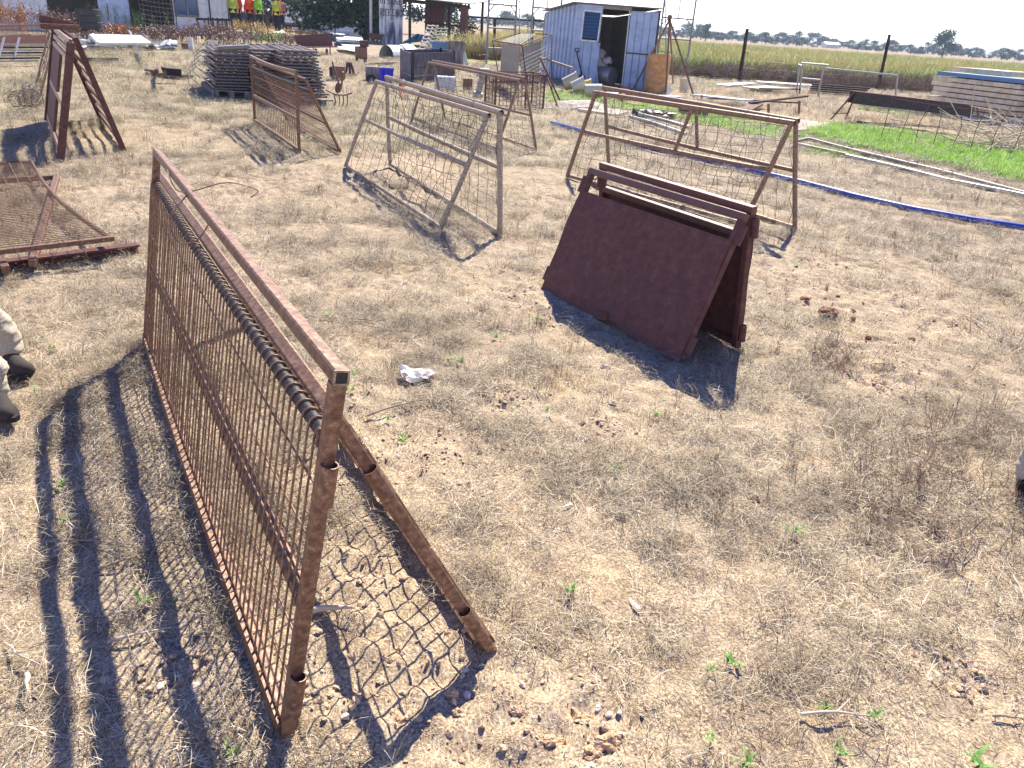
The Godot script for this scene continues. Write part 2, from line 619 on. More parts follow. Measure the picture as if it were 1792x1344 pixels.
func straw_clump(seed_: int, count: int, rad: float, tall: float) -> ArrayMesh:
	var r := RandomNumberGenerator.new()
	r.seed = seed_
	var b := MB.new()
	b.coloured = true
	var cols := [lin(224, 208, 174), lin(200, 180, 144), lin(168, 147, 114), lin(126, 106, 82), lin(172, 160, 138), lin(234, 221, 192), lin(96, 81, 64), lin(142, 126, 104)]
	for i in count:
		var p := Vector3(r.randf_range(-1, 1) * rad, r.randf_range(0.0, 0.02) * tall, r.randf_range(-1, 1) * rad)
		var rise := r.randf_range(0.02, 0.62) * minf(tall, 1.5)
		var l := r.randf_range(0.02, 0.085) * (0.7 + 0.3 * tall)
		blade(b, p, r.randf() * TAU, l, rise, r.randf_range(0.001, 0.0024), r.randf_range(-0.5, 0.5), cols[r.randi() % cols.size()] * r.randf_range(0.8, 1.1))
	return b.mesh()

func tuft(seed_: int, count: int, high: float, wid: float, cols: Array, spread := 0.5, segs := 3) -> ArrayMesh:
	var r := RandomNumberGenerator.new()
	r.seed = seed_
	var b := MB.new()
	b.coloured = true
	for i in count:
		var p := Vector3(r.randfn() * 0.22, 0, r.randfn() * 0.22) * high * spread
		blade(b, p, r.randf() * TAU, high * r.randf_range(0.6, 1.15), r.randf_range(0.9, 1.5), wid * r.randf_range(0.6, 1.3), r.randf_range(-0.2, 0.2), cols[r.randi() % cols.size()] * r.randf_range(0.85, 1.15), segs, r.randf_range(0.05, 0.45))
	return b.mesh()

func dead_weed(seed_: int, high: float, cols: Array, twigs := 26, thick := 1.0) -> ArrayMesh:
	var r := RandomNumberGenerator.new()
	r.seed = seed_
	var b := MB.new()
	b.coloured = true
	for s in 1 + r.randi() % 2:
		var p := Vector3(r.randfn() * 0.08, 0, r.randfn() * 0.08) * high
		var d := Vector3(r.randfn() * 0.25, 1, r.randfn() * 0.25).normalized()
		var pts := [p]
		for k in 4:
			p += d * high / 4.0
			d = (d + Vector3(r.randfn() * 0.2, 0, r.randfn() * 0.2)).normalized()
			pts.append(p)
		b.col = cols[r.randi() % cols.size()]
		b.tube(pts, 0.006 * thick * high * 4.0, 4, false, 0.002 * thick * high * 4.0)
		for k in twigs:
			var q: Vector3 = pts[r.randi_range(1, 4)].lerp(pts[r.randi_range(0, 3)], r.randf())
			var e := (Vector3(r.randfn(), r.randf_range(0.1, 1.3), r.randfn())).normalized()
			b.col = cols[r.randi() % cols.size()] * r.randf_range(0.8, 1.2)
			var q2 := q + e * high * r.randf_range(0.12, 0.38)
			b.tube([q, q2], 0.004 * thick * high * 3.0, 3, false, 0.0015 * thick * high * 3.0)
			for m in 2:
				var e2 := (e + Vector3(r.randfn(), r.randfn(), r.randfn()) * 0.7).normalized()
				b.tube([q.lerp(q2, r.randf_range(0.4, 1.0)), q2 + e2 * high * r.randf_range(0.05, 0.14)], 0.003 * thick * high * 3.0, 3, false, 0.001 * thick * high * 3.0)
	return b.mesh()

func scatter(called: String, label: String, category: String, meshes: Array, mat: Material, xf: Array, cols: Array, parent: Node3D = null) -> void:
	# one object of uncountable stuff: a multimesh for each shape, the first carrying the rest
	var root := Node3D.new()
	root.name = numbered(called)
	add_child(root)
	tag(root, label, category)
	root.set_meta("kind", "stuff")
	for m in meshes.size():
		var mm := MultiMesh.new()
		mm.transform_format = MultiMesh.TRANSFORM_3D
		mm.use_colors = true
		mm.mesh = meshes[m]
		mm.instance_count = xf[m].size()
		for i in xf[m].size():
			mm.set_instance_transform(i, xf[m][i])
			mm.set_instance_color(i, cols[m][i])
		var o := MultiMeshInstance3D.new()
		o.multimesh = mm
		o.material_override = mat
		o.name = "clumps"
		o.set_meta("kind", "stuff")
		root.add_child(o, true)

func turned(p: Vector3, s: float, tilt := 0.0) -> Transform3D:
	var b := Basis(Vector3.UP, rng.randf() * TAU)
	if tilt > 0.0:
		b = Basis(Vector3(rng.randfn(), 0, rng.randfn()).normalized(), rng.randf() * tilt) * b
	return Transform3D(b.scaled(Vector3.ONE * s), p)

func scatter_straw() -> void:
	var meshes := []
	for i in 5:
		meshes.append(straw_clump(200 + i, 64, 0.1, 1.0))
	meshes.append(straw_clump(210, 60, 0.06, 1.9))
	meshes.append(tuft(211, 16, 0.07, 0.0028, [lin(206, 180, 132), lin(180, 150, 106), lin(140, 112, 80), lin(222, 204, 164)], 0.8))
	meshes.append(tuft(212, 14, 0.1, 0.003, [lin(178, 162, 130), lin(162, 144, 110), lin(128, 110, 84), lin(196, 178, 142)], 0.9))
	var xf := []
	var cols := []
	for i in meshes.size():
		xf.append([]); cols.append([])
	# rings of distance from where the yard is seen: inner, outer, clumps per square metre, clump size
	for ring in [[0.7, 4.5, 260.0, 1.0], [4.5, 9.0, 150.0, 1.2], [9.0, 16.0, 90.0, 1.5], [16.0, 34.0, 26.0, 2.2]]:
		var area: float = (ring[1] * ring[1] - ring[0] * ring[0]) * 1.02
		for k in int(area * ring[2]):
			var d := sqrt(rng.randf_range(ring[0] * ring[0], ring[1] * ring[1]))
			var x := rng.randf_range(-0.84, 0.84) * d + rng.randf_range(-0.5, 0.5)
			var z := -d
			var bb := bare(x, z)
			var lush := n_mid.get_noise_2d(x * 0.5 + 9.0, z * 0.5)
			if rng.randf() < bb.x * (0.9 if bb.y < 0.5 else 1.1) or rng.randf() < -lush * 1.6 + 0.1:
				continue
			var m := rng.randi() % 5
			var u := rng.randf()
			if u < 0.38:
				m = 5
			elif u < 0.46 and lush > 0.0:
				m = 6
			elif u < 0.5 and d > 3.0:
				m = 7
			var shade := rng.randf_range(0.6, 1.15)
			var c := Color(shade, shade, shade)
			var tone := n_patch.get_noise_2d(x * 3.0 - 20.0, z * 3.0)
			c = c.lerp(Color(0.62, 0.59, 0.57) * shade, clampf(0.25 - tone * 1.6, 0.0, 0.9))
			if d > 9.0 and x < 1.5 and rng.randf() < 0.35:
				c = c.lerp(Color(0.62, 0.86, 0.5), rng.randf_range(0.2, 0.8))
			xf[m].append(turned(Vector3(x, gh(x, z) + 0.002, z), ring[3] * rng.randf_range(0.75, 1.25), 0.12))
			cols[m].append(c)
	scatter("dry_straw", "flattened pale straw and dead grass covering the yard", "straw", meshes, M.straw, xf, cols)

func scatter_weeds() -> void:
	var brown := [lin(132, 110, 90), lin(108, 88, 72), lin(156, 134, 112), lin(178, 160, 136)]
	var meshes := []
	for i in 4:
		meshes.append(dead_weed(300 + i, 0.16, brown, 8, 0.55))
	var xf := [[], [], [], []]
	var cols := [[], [], [], []]
	for k in 4600:
		var d := sqrt(rng.randf_range(1.5, 700.0))
		var x := rng.randf_range(-0.8, 0.8) * d
		var z := -d
		var keep := 0.22
		if x > 0.25 * d and d < 7.0:
			keep = 0.9
		if n_mid.get_noise_2d(x * 0.4 + 31.0, z * 0.4) > 0.1:
			keep += 0.3
		if rng.randf() > keep:
			continue
		var m := rng.randi() % 4
		xf[m].append(turned(Vector3(x, gh(x, z), z), rng.randf_range(0.3, 1.0) * (0.6 if d < 4.0 else 1.0), 0.9))
		cols[m].append(Color.WHITE * rng.randf_range(0.7, 1.2))
	# thick drift of broken stalks beside the person's boot and below the pit
	for k in 520:
		var p: Vector3 = [Vector3(1.764, 0, -2.938), Vector3(2.117, 0, -3.193), Vector3(1.933, 0, -2.606), Vector3(1.54, 0, -2.64), Vector3(1.555, 0, -2.375), Vector3(1.83, 0, -3.935)][k % 6]
		var x := p.x + rng.randfn() * 0.16
		var z := p.z + rng.randfn() * 0.12
		var m := rng.randi() % 4
		xf[m].append(turned(Vector3(x, gh(x, z), z), rng.randf_range(0.3, 0.9), 1.5))
		cols[m].append(Color.WHITE * rng.randf_range(0.7, 1.5))
	scatter("dead_weeds", "brittle brown weed stalks standing in the straw", "weeds", meshes, M.straw, xf, cols)

func rosette(seed_: int, count: int, size: float) -> ArrayMesh:
	var r := RandomNumberGenerator.new()
	r.seed = seed_
	var b := MB.new()
	b.coloured = true
	for i in count:
		blade(b, Vector3(r.randfn() * 0.006, 0.002, r.randfn() * 0.006), TAU * i / count + r.randf() * 0.5, size * r.randf_range(0.6, 1.2), r.randf_range(0.5, 1.1), size * 0.28, 0.1, lin(104, 156, 52) * r.randf_range(0.7, 1.2), 4, 0.5)
	return b.mesh()

func build_seedlings() -> void:
	var shapes := [rosette(1, 6, 0.035), rosette(2, 8, 0.028), rosette(3, 5, 0.045)]
	var k := 0
	for p in [Vector3(0.612, 0, -1.627), Vector3(0.555, 0, -1.394), Vector3(0.642, 0, -1.326), Vector3(1.049, 0, -2.318), Vector3(1.101, 0, -2.352), Vector3(0.222, 0, -1.892), Vector3(0.45, 0, -2.666), Vector3(-2.297, 0, -3.473), Vector3(-2.096, 0, -2.999), Vector3(-2.413, 0, -3.575),
			Vector3(-0.337, 0, -3.662), Vector3(-0.273, 0, -3.643), Vector3(0.018, 0, -3.145), Vector3(0.071, 0, -3.89), Vector3(-0.672, 0, -4.254), Vector3(-0.102, 0, -4.029), Vector3(-0.416, 0, -3.504), Vector3(0.176, 0, -3.139), Vector3(0.665, 0, -3.154), Vector3(0.678, 0, -1.665),
			Vector3(0.893, 0, -1.511), Vector3(0.888, 0, -1.386), Vector3(1.023, 0, -1.494), Vector3(1.221, 0, -1.379), Vector3(0.893, 0, -1.37), Vector3(-1.473, 0, -2.099), Vector3(-1.591, 0, -2.303), Vector3(-1.013, 0, -1.724), Vector3(-0.928, 0, -1.72), Vector3(-0.597, 0, -1.238),
			Vector3(-0.765, 0, -3.365), Vector3(-0.746, 0, -3.178), Vector3(-0.403, 0, -2.365), Vector3(0.309, 0, -3.835), Vector3(0.124, 0, -4.33), Vector3(2.183, 0, -5.955), Vector3(2.262, 0, -6.137), Vector3(-0.527, 0, -2.954), Vector3(-0.453, 0, -2.811), Vector3(-1.069, 0, -4.1)]:
		var o := part("green_seedling", shapes[k % 3], M.leaf)
		o.position = Vector3(p.x, gh(p.x, p.z) + 0.012, p.z)
		o.rotation.y = k * 1.3
		o.scale = Vector3.ONE * (0.7 + 0.25 * (k % 4))
		tag(o, "tiny bright green seedling sprouting through the dry straw", "seedling", "seedlings in the straw")
		k += 1

# ------------------------------------------------------------------ gates leaning together
# o: foot of one upright, l: along the foot rail, a: up the upright. A point at (s, t) of the panel:
func at(o: Vector3, l: Vector3, a: Vector3, s: float, t: float, out := 0.0) -> Vector3:
	var nn := l.cross(a).normalized()
	return o + l * s + a * t + nn * out

func sag(p0: Vector3, p1: Vector3, drop: Vector3, segs := 6) -> Array:
	var r := []
	for i in segs + 1:
		var t := float(i) / segs
		r.append(p0.lerp(p1, t) + drop * (4.0 * t * (1.0 - t)))
	return r

# rusty weldmesh gate of square tube: a handle rail above, a dark round rail below it that carries the mesh
func weldmesh_gate(label: String, o: Vector3, l: Vector3, a: Vector3, side: float, fine: bool, bow := 0.0) -> void:
	var g := thing("mesh_gate", label, "gate", o, "gates leaning together in pairs")
	var nn := l.cross(a).normalized() * side
	var b: MB
	var tk := 0.033
	var lu := l.normalized()
	b = MB.new()
	var mid := at(o, l, a, 0.5, 1.0) - Vector3.UP * bow
	if bow > 0.0:
		var pts := sag(at(o, l, a, 0, 1) - lu * tk / 2, at(o, l, a, 1, 1) + lu * tk / 2, (mid - at(o, l, a, 0.5, 1.0)), 8)
		for i in 8:
			b.beam(pts[i], pts[i + 1], tk, tk, nn)
	else:
		b.beam(at(o, l, a, 0, 1) - lu * tk / 2, at(o, l, a, 1, 1) + lu * tk / 2, tk, tk, nn, 0.004)
	var top := part("top_rail", b, M.rust, g)
	# tube end: a rim round a dark plate painted for the hollow in shade
	b = MB.new()
	var au := a.normalized()
	var e := at(o, l, a, 0, 1) - lu * (tk / 2 + 0.0015)
	for s in [[au * 0.0142, lu.cross(au) * 0.033, au * 0.006], [-au * 0.0142, lu.cross(au) * 0.033, au * 0.006]]:
		b.beam(e + s[0] - s[1] / 2, e + s[0] + s[1] / 2, 0.003, 0.0045, au)
	for s: float in [1.0, -1.0]:
		b.beam(e + lu.cross(au) * 0.0142 * s - au * 0.012, e + lu.cross(au) * 0.0142 * s + au * 0.012, 0.0045, 0.003, lu)
	part("tube_end", b, M.pipe, top)
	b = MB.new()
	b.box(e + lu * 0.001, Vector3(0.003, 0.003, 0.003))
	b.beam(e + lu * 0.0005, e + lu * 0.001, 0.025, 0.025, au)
	part("hollow_shade", b, M.black_plastic, top)
	for s: float in [0.0, 1.0]:
		b = MB.new()
		b.beam(at(o, l, a, s, 0.0), at(o, l, a, s, 1.0) - au * tk / 2, tk, tk, nn, 0.005)
		var post := part("upright", b, M.rust, g)
		for t in ([[0.7, 0.8], [0.1, 0.22]] if fine else []):
			b = MB.new()
			var sh := -lu * (0.024 if s == 0.0 else -0.024)
			b.pipe(at(o, l, a, s, t[0]) + sh, at(o, l, a, s, t[1]) + sh, 0.019, 0.0025, 16)
			part("hinge_sleeve", b, M.rust, post)
	b = MB.new()
	b.beam(at(o, l, a, 0, 0.42), at(o, l, a, 1, 0.42), 0.028, 0.034, nn, 0.003)
	part("middle_rail", b, M.rust, g)
	b = MB.new()
	var bowed := sag(at(o, l, a, 0, 0.035), at(o, l, a, 1, 0.035), nn * 0.014, 8)
	for i in 8:
		b.beam(bowed[i] - lu * 0.001, bowed[i + 1] + lu * 0.001, 0.034, 0.05, nn)
	part("bottom_rail", b, M.rust, g)
	# weld beads where the rails meet the uprights
	for s: float in [0.0, 1.0]:
		for t in [0.035, 0.42, 0.845]:
			b = MB.new()
			for k in 6:
				var c := at(o, l, a, s, t) + lu * (0.019 if s == 0.0 else -0.019) + au * 0.007 * (k - 2.5) + nn * 0.016
				b.ball(c, Vector3(0.006, 0.005, 0.006), k + int(t * 100.0), 0.2, 4)
			part("weld_bead", b, M.rust, g)
	var tmesh := 0.845
	b = MB.new()
	b.tube(sag(at(o, l, a, 0, tmesh), at(o, l, a, 1, tmesh), -au * 0.015, 5), 0.016, 12)
	var rail := part("mesh_rail", b, M.black_steel, g)
	# wires, standing proud of the frame on the outer side; each wraps over the dark rail
	var count := (58 if side < 0.0 else 40) if fine else 27
	var w := 0.0031 if fine else 0.0042
	var off := nn * 0.0205
	if fine:
		for i in count:
			var s := (i + 0.7) / count
			b = MB.new()
			var foot := at(o, l, a, s, 0.0) + off
			var head := at(o, l, a, s, tmesh - 0.02) + off
			var jit := l.normalized() * rng.randf_range(-0.006, 0.006)
			var pts := [foot + jit, foot.lerp(head, 0.5) + jit * 0.4 + nn * rng.randf_range(-0.003, 0.004), head]
			var cen := at(o, l, a, s, tmesh) - au * 0.055 * s * (1.0 - s)
			for q in 5:
				var an := q * PI / 4.6
				pts.append(cen + (nn * cos(an) + au * sin(an)) * 0.0205)
			b.tube(pts, w, 5)
			part("wire", b, M.rust_wire, g)
		for k in (6 if side < 0.0 else 12):
			b = MB.new()
			var t := 0.06 + (0.135 if side < 0.0 else 0.065) * k
			var drop := Vector3.DOWN * rng.randf_range(0.0, 0.006)
			b.tube(sag(at(o, l, a, 0.004, t) + off - nn * 0.006, at(o, l, a, 0.996, t) + off - nn * 0.006, drop, 6), w * 0.9, 5)
			part("cross_wire", b, M.rust_wire, g)
	else:
		b = MB.new()
		for i in count:
			var s := (i + 0.7) / count
			b.tube([at(o, l, a, s, 0.0) + off, at(o, l, a, s, tmesh + 0.02) + off], w, 4, false)
		for k in 8:
			var t := 0.05 + 0.11 * k
			b.tube([at(o, l, a, 0.0, t) + off, at(o, l, a, 1.0, t) + off], w * 0.9, 4, false)
		var wm := part("wire_mesh", b, M.rust_wire, g)
		wm.set_meta("kind", "stuff")

# pipe gate strung with loose ring-lock wire
func smooth(p: Array, n := 6) -> Array:
	var out := []
	for i in p.size() - 1:
		var a: Vector3 = p[maxi(i - 1, 0)]
		var d: Vector3 = p[mini(i + 2, p.size() - 1)]
		for k in n:
			out.append(p[i].cubic_interpolate(p[i + 1], a, d, float(k) / n))
	out.append(p[p.size() - 1])
	return out

func pipe_gate(label: String, o: Vector3, l: Vector3, a: Vector3, mid: float, r: float, seed_: int, steel: Material, brace := false, called := "pipe_gate") -> void:
	var g := thing(called, label, "gate", o, "gates leaning together in pairs")
	var q := RandomNumberGenerator.new()
	q.seed = seed_
	var lu := l.normalized()
	var b := MB.new()
	b.pipe(at(o, l, a, 0, 1) - lu * 0.03, at(o, l, a, 1, 1) + lu * 0.03, r, 0.004, 12)
	part("top_rail", b, steel, g)
	for s: float in [0.0, 1.0]:
		b = MB.new()
		b.tube([at(o, l, a, s, 0.0), at(o, l, a, s, 0.5) + Vector3(q.randfn(), 0, q.randfn()) * 0.006, at(o, l, a, s, 1.0)], r * 0.95, 10)
		part("upright", b, steel, g)
	b = MB.new()
	b.tube(sag(at(o, l, a, 0, mid), at(o, l, a, 1, mid), Vector3(q.randfn() * 0.01, -0.012, q.randfn() * 0.01)), r * 0.85, 9)
	part("middle_rail", b, steel, g)
	b = MB.new()
	b.tube([at(o, l, a, 0, 0.02), at(o, l, a, 1, 0.02)], r * 0.85, 9)
	part("bottom_rail", b, steel, g)
	if brace:
		b = MB.new()
		b.tube([at(o, l, a, 0.45, mid), at(o, l, a, 0.45, 1.0)], r * 0.8, 8)
		part("brace", b, steel, g)
	b = MB.new()
	var nn := l.cross(a).normalized()
	var nv := 15
	var nh := 7
	var pt := []
	for i in nv + 1:
		var row := []
		for k in nh + 1:
			var s := clampf((i + 0.2) / nv + q.randfn() * 0.007, 0.0, 1.0)
			var t := clampf(0.03 + 0.93 * k / nh + q.randfn() * 0.012 - 0.03 * sin(PI * s), 0.0, 1.0)
			row.append(at(o, l, a, s, t) + nn * q.randfn() * 0.012)
		pt.append(row)
	for i in nv + 1:
		b.tube(pt[i], 0.0022, 4, false)
	for k in nh + 1:
		var line := []
		for i in nv + 1:
			line.append(pt[i][k])
		b.tube(line, 0.0022, 4, false)
	# twists of tie wire round the frame
	for i in 14:
		var s := q.randf()
		var t: float = [mid, 1.0, 0.02][i % 3]
		var c := at(o, l, a, s, t)
		var pts := []
		for m in 7:
			var an := TAU * m / 6.0
			pts.append(c + (nn * cos(an) + a.normalized() * sin(an)) * (r + 0.003) + lu * 0.003 * m)
		b.tube(pts, 0.0018, 4, false)
	var w := part("wire_mesh", b, M.wire_old, g)
	w.set_meta("kind", "stuff")

# gate of steel plate in an angle frame, with a gap under its top rail
func plate_gate(label: String, o: Vector3, l: Vector3, a: Vector3, side: float, torn: bool) -> void:
	var g := thing("plate_gate", label, "gate", o, "gates leaning together in pairs")
	var nn := l.cross(a).normalized() * side
	var lu := l.normalized()
	var au := a.normalized()
	var b := MB.new()
	b.beam(at(o, l, a, 0, 1) - lu * 0.02, at(o, l, a, 1, 1) + lu * 0.02, 0.04, 0.04, nn, 0.004)
	part("top_rail", b, M.rust_brown, g)
	for s: float in [0.0, 1.0]:
		b = MB.new()
		b.beam(at(o, l, a, s, 0), at(o, l, a, s, 1) - au * 0.02, 0.04, 0.04, nn, 0.004)
		var post := part("upright", b, M.rust_dark, g)
		for t in [[0.82, 0.95], [0.06, 0.18]]:
			b = MB.new()
			var sh := -lu * (0.034 if s == 0.0 else -0.034) + nn * 0.004
			b.pipe(at(o, l, a, s, t[0]) + sh, at(o, l, a, s, t[1]) + sh, 0.021, 0.003, 12)
			part("hinge_sleeve", b, M.rust_dark, post)
	b = MB.new()
	b.beam(at(o, l, a, 0.0, 0.815) + lu * 0.02, at(o, l, a, 1.0, 0.815) - lu * 0.02, 0.036, 0.036, nn, 0.003)
	part("middle_rail", b, M.rust_brown, g)
	b = MB.new()
	b.beam(at(o, l, a, 0.0, 0.03) + lu * 0.02, at(o, l, a, 1.0, 0.03) - lu * 0.02, 0.034, 0.034, nn, 0.003)
	part("bottom_rail", b, M.rust_dark, g)
	# the plate, dented a little, its foot rusted away in a ragged bite
	b = MB.new()
	var q := RandomNumberGenerator.new()
	q.seed = 5
	var f := noise(91, 1.3, 2)
	var nx := 40
	var ny := 20
	var grid := []
	for i in nx + 1:
		var row := []
		var s := -0.012 + 1.024 * i / nx
		var low := -0.015
		if torn:
			low += clampf(0.055 - absf(s - 0.42) * 0.6, 0.0, 0.05) * (0.6 + 0.6 * q.randf()) + 0.006 * q.randf()
		for k in ny + 1:
			var t := lerpf(low, 0.835, float(k) / ny)
			var e := f.get_noise_2d(s * 1.6, t * 1.6) * 0.012
			row.append(at(o, l, a, s, t) + nn * (0.024 + e * (0.4 if k == 0 else 1.0)))
		grid.append(row)
	for sd: float in [1.0, -1.0]:
		for i in nx:
			for k in ny:
				var off := nn * 0.0015 * sd
				var p0: Vector3 = grid[i][k] + off
				var p1: Vector3 = grid[i + 1][k] + off
				var p2: Vector3 = grid[i + 1][k + 1] + off
				var p3: Vector3 = grid[i][k + 1] + off
				var fn := (p1 - p0).cross(p3 - p0).normalized()
				if fn.dot(nn * sd) < 0.0:
					fn = -fn
				b.quad(p0, p1, p2, p3, fn)
	part("steel_plate", b, M.rust_dark, g)
	if torn:
		b = MB.new()
		for s in [0.5, 0.47]:
			var p := at(o, l, a, s, 0.02) + nn * 0.03
			b.slab([p, p + lu * 0.05, p + lu * 0.045 + au * 0.025 + nn * 0.012, p + lu * 0.012 + au * 0.035 + nn * 0.01], 0.002)
		part("torn_flake", b, M.rust_dark, g)

func build_gates() -> void:
	var la := Vector3(-1.39, 0, -2.298)
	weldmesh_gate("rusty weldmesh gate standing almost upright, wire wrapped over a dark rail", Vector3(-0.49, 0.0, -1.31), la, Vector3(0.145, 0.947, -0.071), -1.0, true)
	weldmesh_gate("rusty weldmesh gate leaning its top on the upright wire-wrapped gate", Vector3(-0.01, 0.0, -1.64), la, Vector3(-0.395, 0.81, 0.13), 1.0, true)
	plate_gate("rusty steel plate gate with a ragged bite out of its foot", Vector3(0.90, 0.0, -3.857), Vector3(-0.718, 0, -1.088), Vector3(0.245, 0.757, -0.17), -1.0, true)
	plate_gate("rusty steel plate gate standing behind the one with the ragged foot", Vector3(1.264, 0.0, -4.115), Vector3(-0.69, 0, -1.1), Vector3(-0.075, 0.79, 0.05), 1.0, false)
	pipe_gate("sloping grey pipe gate leaning on the upright one with the orange tie", Vector3(-0.685, 0.0, -6.333), Vector3(-1.371, 0, -2.564), Vector3(0.346, 0.917, -0.138), 0.575, 0.021, 31, M.pipe)
	pipe_gate("upright grey pipe gate carrying an orange tie on its top rail", Vector3(-0.181, 0.0, -6.259), Vector3(-1.407, 0, -2.904), Vector3(-0.057, 0.95, -0.141), 0.565, 0.024, 32, M.pipe)
	pipe_gate("brown pipe gate sloping just behind the plate gates, its short brace under the top rail", Vector3(2.069, 0.0, -7.251), Vector3(-1.591, 0, -1.941), Vector3(0.232, 0.949, 0.082), 0.56, 0.024, 33, M.pipe_brown, true)
	pipe_gate("upright brown pipe gate beside the blue pipe with a short middle brace", Vector3(2.554, 0.0, -7.23), Vector3(-1.528, 0, -2.559), Vector3(-0.15, 0.95, -0.156), 0.55, 0.024, 34, M.pipe_brown, true)
	var u := Vector3(sin(-0.5), 0, -cos(-0.5))
	pipe_gate("rusty pipe gate standing in front of the mesh basket, outer one of its pair", Vector3(0.12, 0.0, -11.1), u * 3.3, Vector3(-0.23, 0.93, 0.0), 0.5, 0.02, 35, M.pipe_brown)
	pipe_gate("rusty pipe gate sloping towards the orange-tied gate from the mesh basket", Vector3(-0.436, 0, -10.943), u * 3.3, Vector3(0.26, 0.9, -0.1), 0.5, 0.02, 36, M.pipe_brown)
	var lf := Vector3(-1.348, 0, -2.414)
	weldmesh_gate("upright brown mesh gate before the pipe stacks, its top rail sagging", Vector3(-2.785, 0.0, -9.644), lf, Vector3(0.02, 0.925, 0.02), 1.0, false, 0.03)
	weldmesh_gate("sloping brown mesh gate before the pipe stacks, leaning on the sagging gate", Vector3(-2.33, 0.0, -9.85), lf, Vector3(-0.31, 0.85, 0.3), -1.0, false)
	# orange tie knotted on the grey pipe gate
	var b := MB.new()
	var tp := at(Vector3(-0.181, 0.0, -6.259), Vector3(-1.407, 0, -2.904), Vector3(-0.057, 0.95, -0.141), 0.82, 1.0)
	for k in 5:
		var pts := []
		for m in 6:
			pts.append(tp + Vector3(sin(k * 2.1 + m * 0.9) * 0.03, 0.03 - 0.035 * m * (0.4 + 0.2 * k), cos(k * 1.7 + m) * 0.03))
		b.tube(pts, 0.006, 5)
	lone("baling_twine", b, M.orange_plastic, "tangle of faded orange twine hanging from a pipe gate", "twine")
	# loose fencing wire caught over the near gate
	b = MB.new()
	var w0 := Vector3(-1.5, 0.955, -3.25)
	b.tube(smooth([w0, Vector3(-1.37, 0.93, -3.02), Vector3(-1.24, 0.96, -2.85), Vector3(-1.1, 1.0, -2.86), Vector3(-1.02, 0.96, -2.95), Vector3(-1.175, 0.85, -3.311), Vector3(-1.529, 0.6, -4.718), Vector3(-1.842, 0.3, -6.43), Vector3(-1.937, 0.06, -7.767), Vector3(-1.493, 0.015, -7.627)]), 0.0022, 6)
	b.tube(smooth([Vector3(-1.24, 0.96, -2.85), Vector3(-1.3, 0.87, -2.8), Vector3(-1.26, 0.8, -2.74), Vector3(-1.17, 0.82, -2.7), Vector3(-1.12, 0.9, -2.75)]), 0.003, 6)
	lone("loose_wire", b, M.rust_wire, "loop of loose rusty fencing wire caught over a gate top", "wire")

# ------------------------------------------------------------------ field, trees
func foliage(b: MB, r: RandomNumberGenerator, c: Vector3, rad: Vector3, count: int, size: float, cols: Array, hollow := 0.35) -> void:
	for i in count:
		var d := Vector3(r.randfn(), r.randfn(), r.randfn()).normalized()
		var p := c + d * rad * lerpf(hollow, 1.0, pow(r.randf(), 0.6)) * r.randf_range(0.85, 1.12)
		var e := Vector3(r.randfn(), r.randfn() * 0.7 - 0.3, r.randfn()).normalized() * size * r.randf_range(0.6, 1.4)
		var s := e.cross(Vector3(r.randfn(), r.randfn(), r.randfn())).normalized() * size * 0.42
		var nn := (e.cross(s).normalized() + d * 0.6).normalized()
		b.col = cols[r.randi() % cols.size()] * r.randf_range(0.75, 1.25)
		b.tri(p - e * 0.5, p + s, p + e * 0.5, nn, nn, nn)
		b.tri(p - e * 0.5, p + e * 0.5, p - s, nn, nn, nn)

# tree of height 1, scaled where it stands
func make_tree(called: String, label: String, seed_: int, lobes: int, leaves: int, leaf: float, cols: Array, low: float, wide: float) -> Node3D:
	var t := thing(called, label, "tree", Vector3.ZERO, "trees along the far edge of the field")
	var r := RandomNumberGenerator.new()
	r.seed = seed_
	var tb := MB.new()
	var cb := MB.new()
	cb.coloured = true
	var fork := Vector3(r.randfn() * 0.03, low, r.randfn() * 0.03)
	tb.tube([Vector3(0, -0.03, 0), Vector3(r.randfn() * 0.02, low * 0.5, 0), fork], 0.032, 8, true, 0.022)
	for k in lobes:
		var a := TAU * k / lobes + r.randf() * 0.8
		var f := float(k) / maxf(lobes - 1, 1)
		var rr := wide * r.randf_range(0.35, 0.95) * (1.0 - 0.4 * f)
		var c := Vector3(cos(a) * rr, lerpf(low + 0.08, 0.84, f) + r.randfn() * 0.04, sin(a) * rr)
		var s := r.randf_range(0.16, 0.26)
		tb.tube([fork, fork.lerp(c, 0.5) + Vector3(0, -0.03, 0), c], 0.016, 6, true, 0.004)
		foliage(cb, r, c, Vector3(s * 1.25, s * 0.85, s * 1.25), leaves / lobes, leaf, cols, 0.1)
	part("trunk", tb, M.bark, t)
	part("crown", cb, M.leaf, t)
	return t

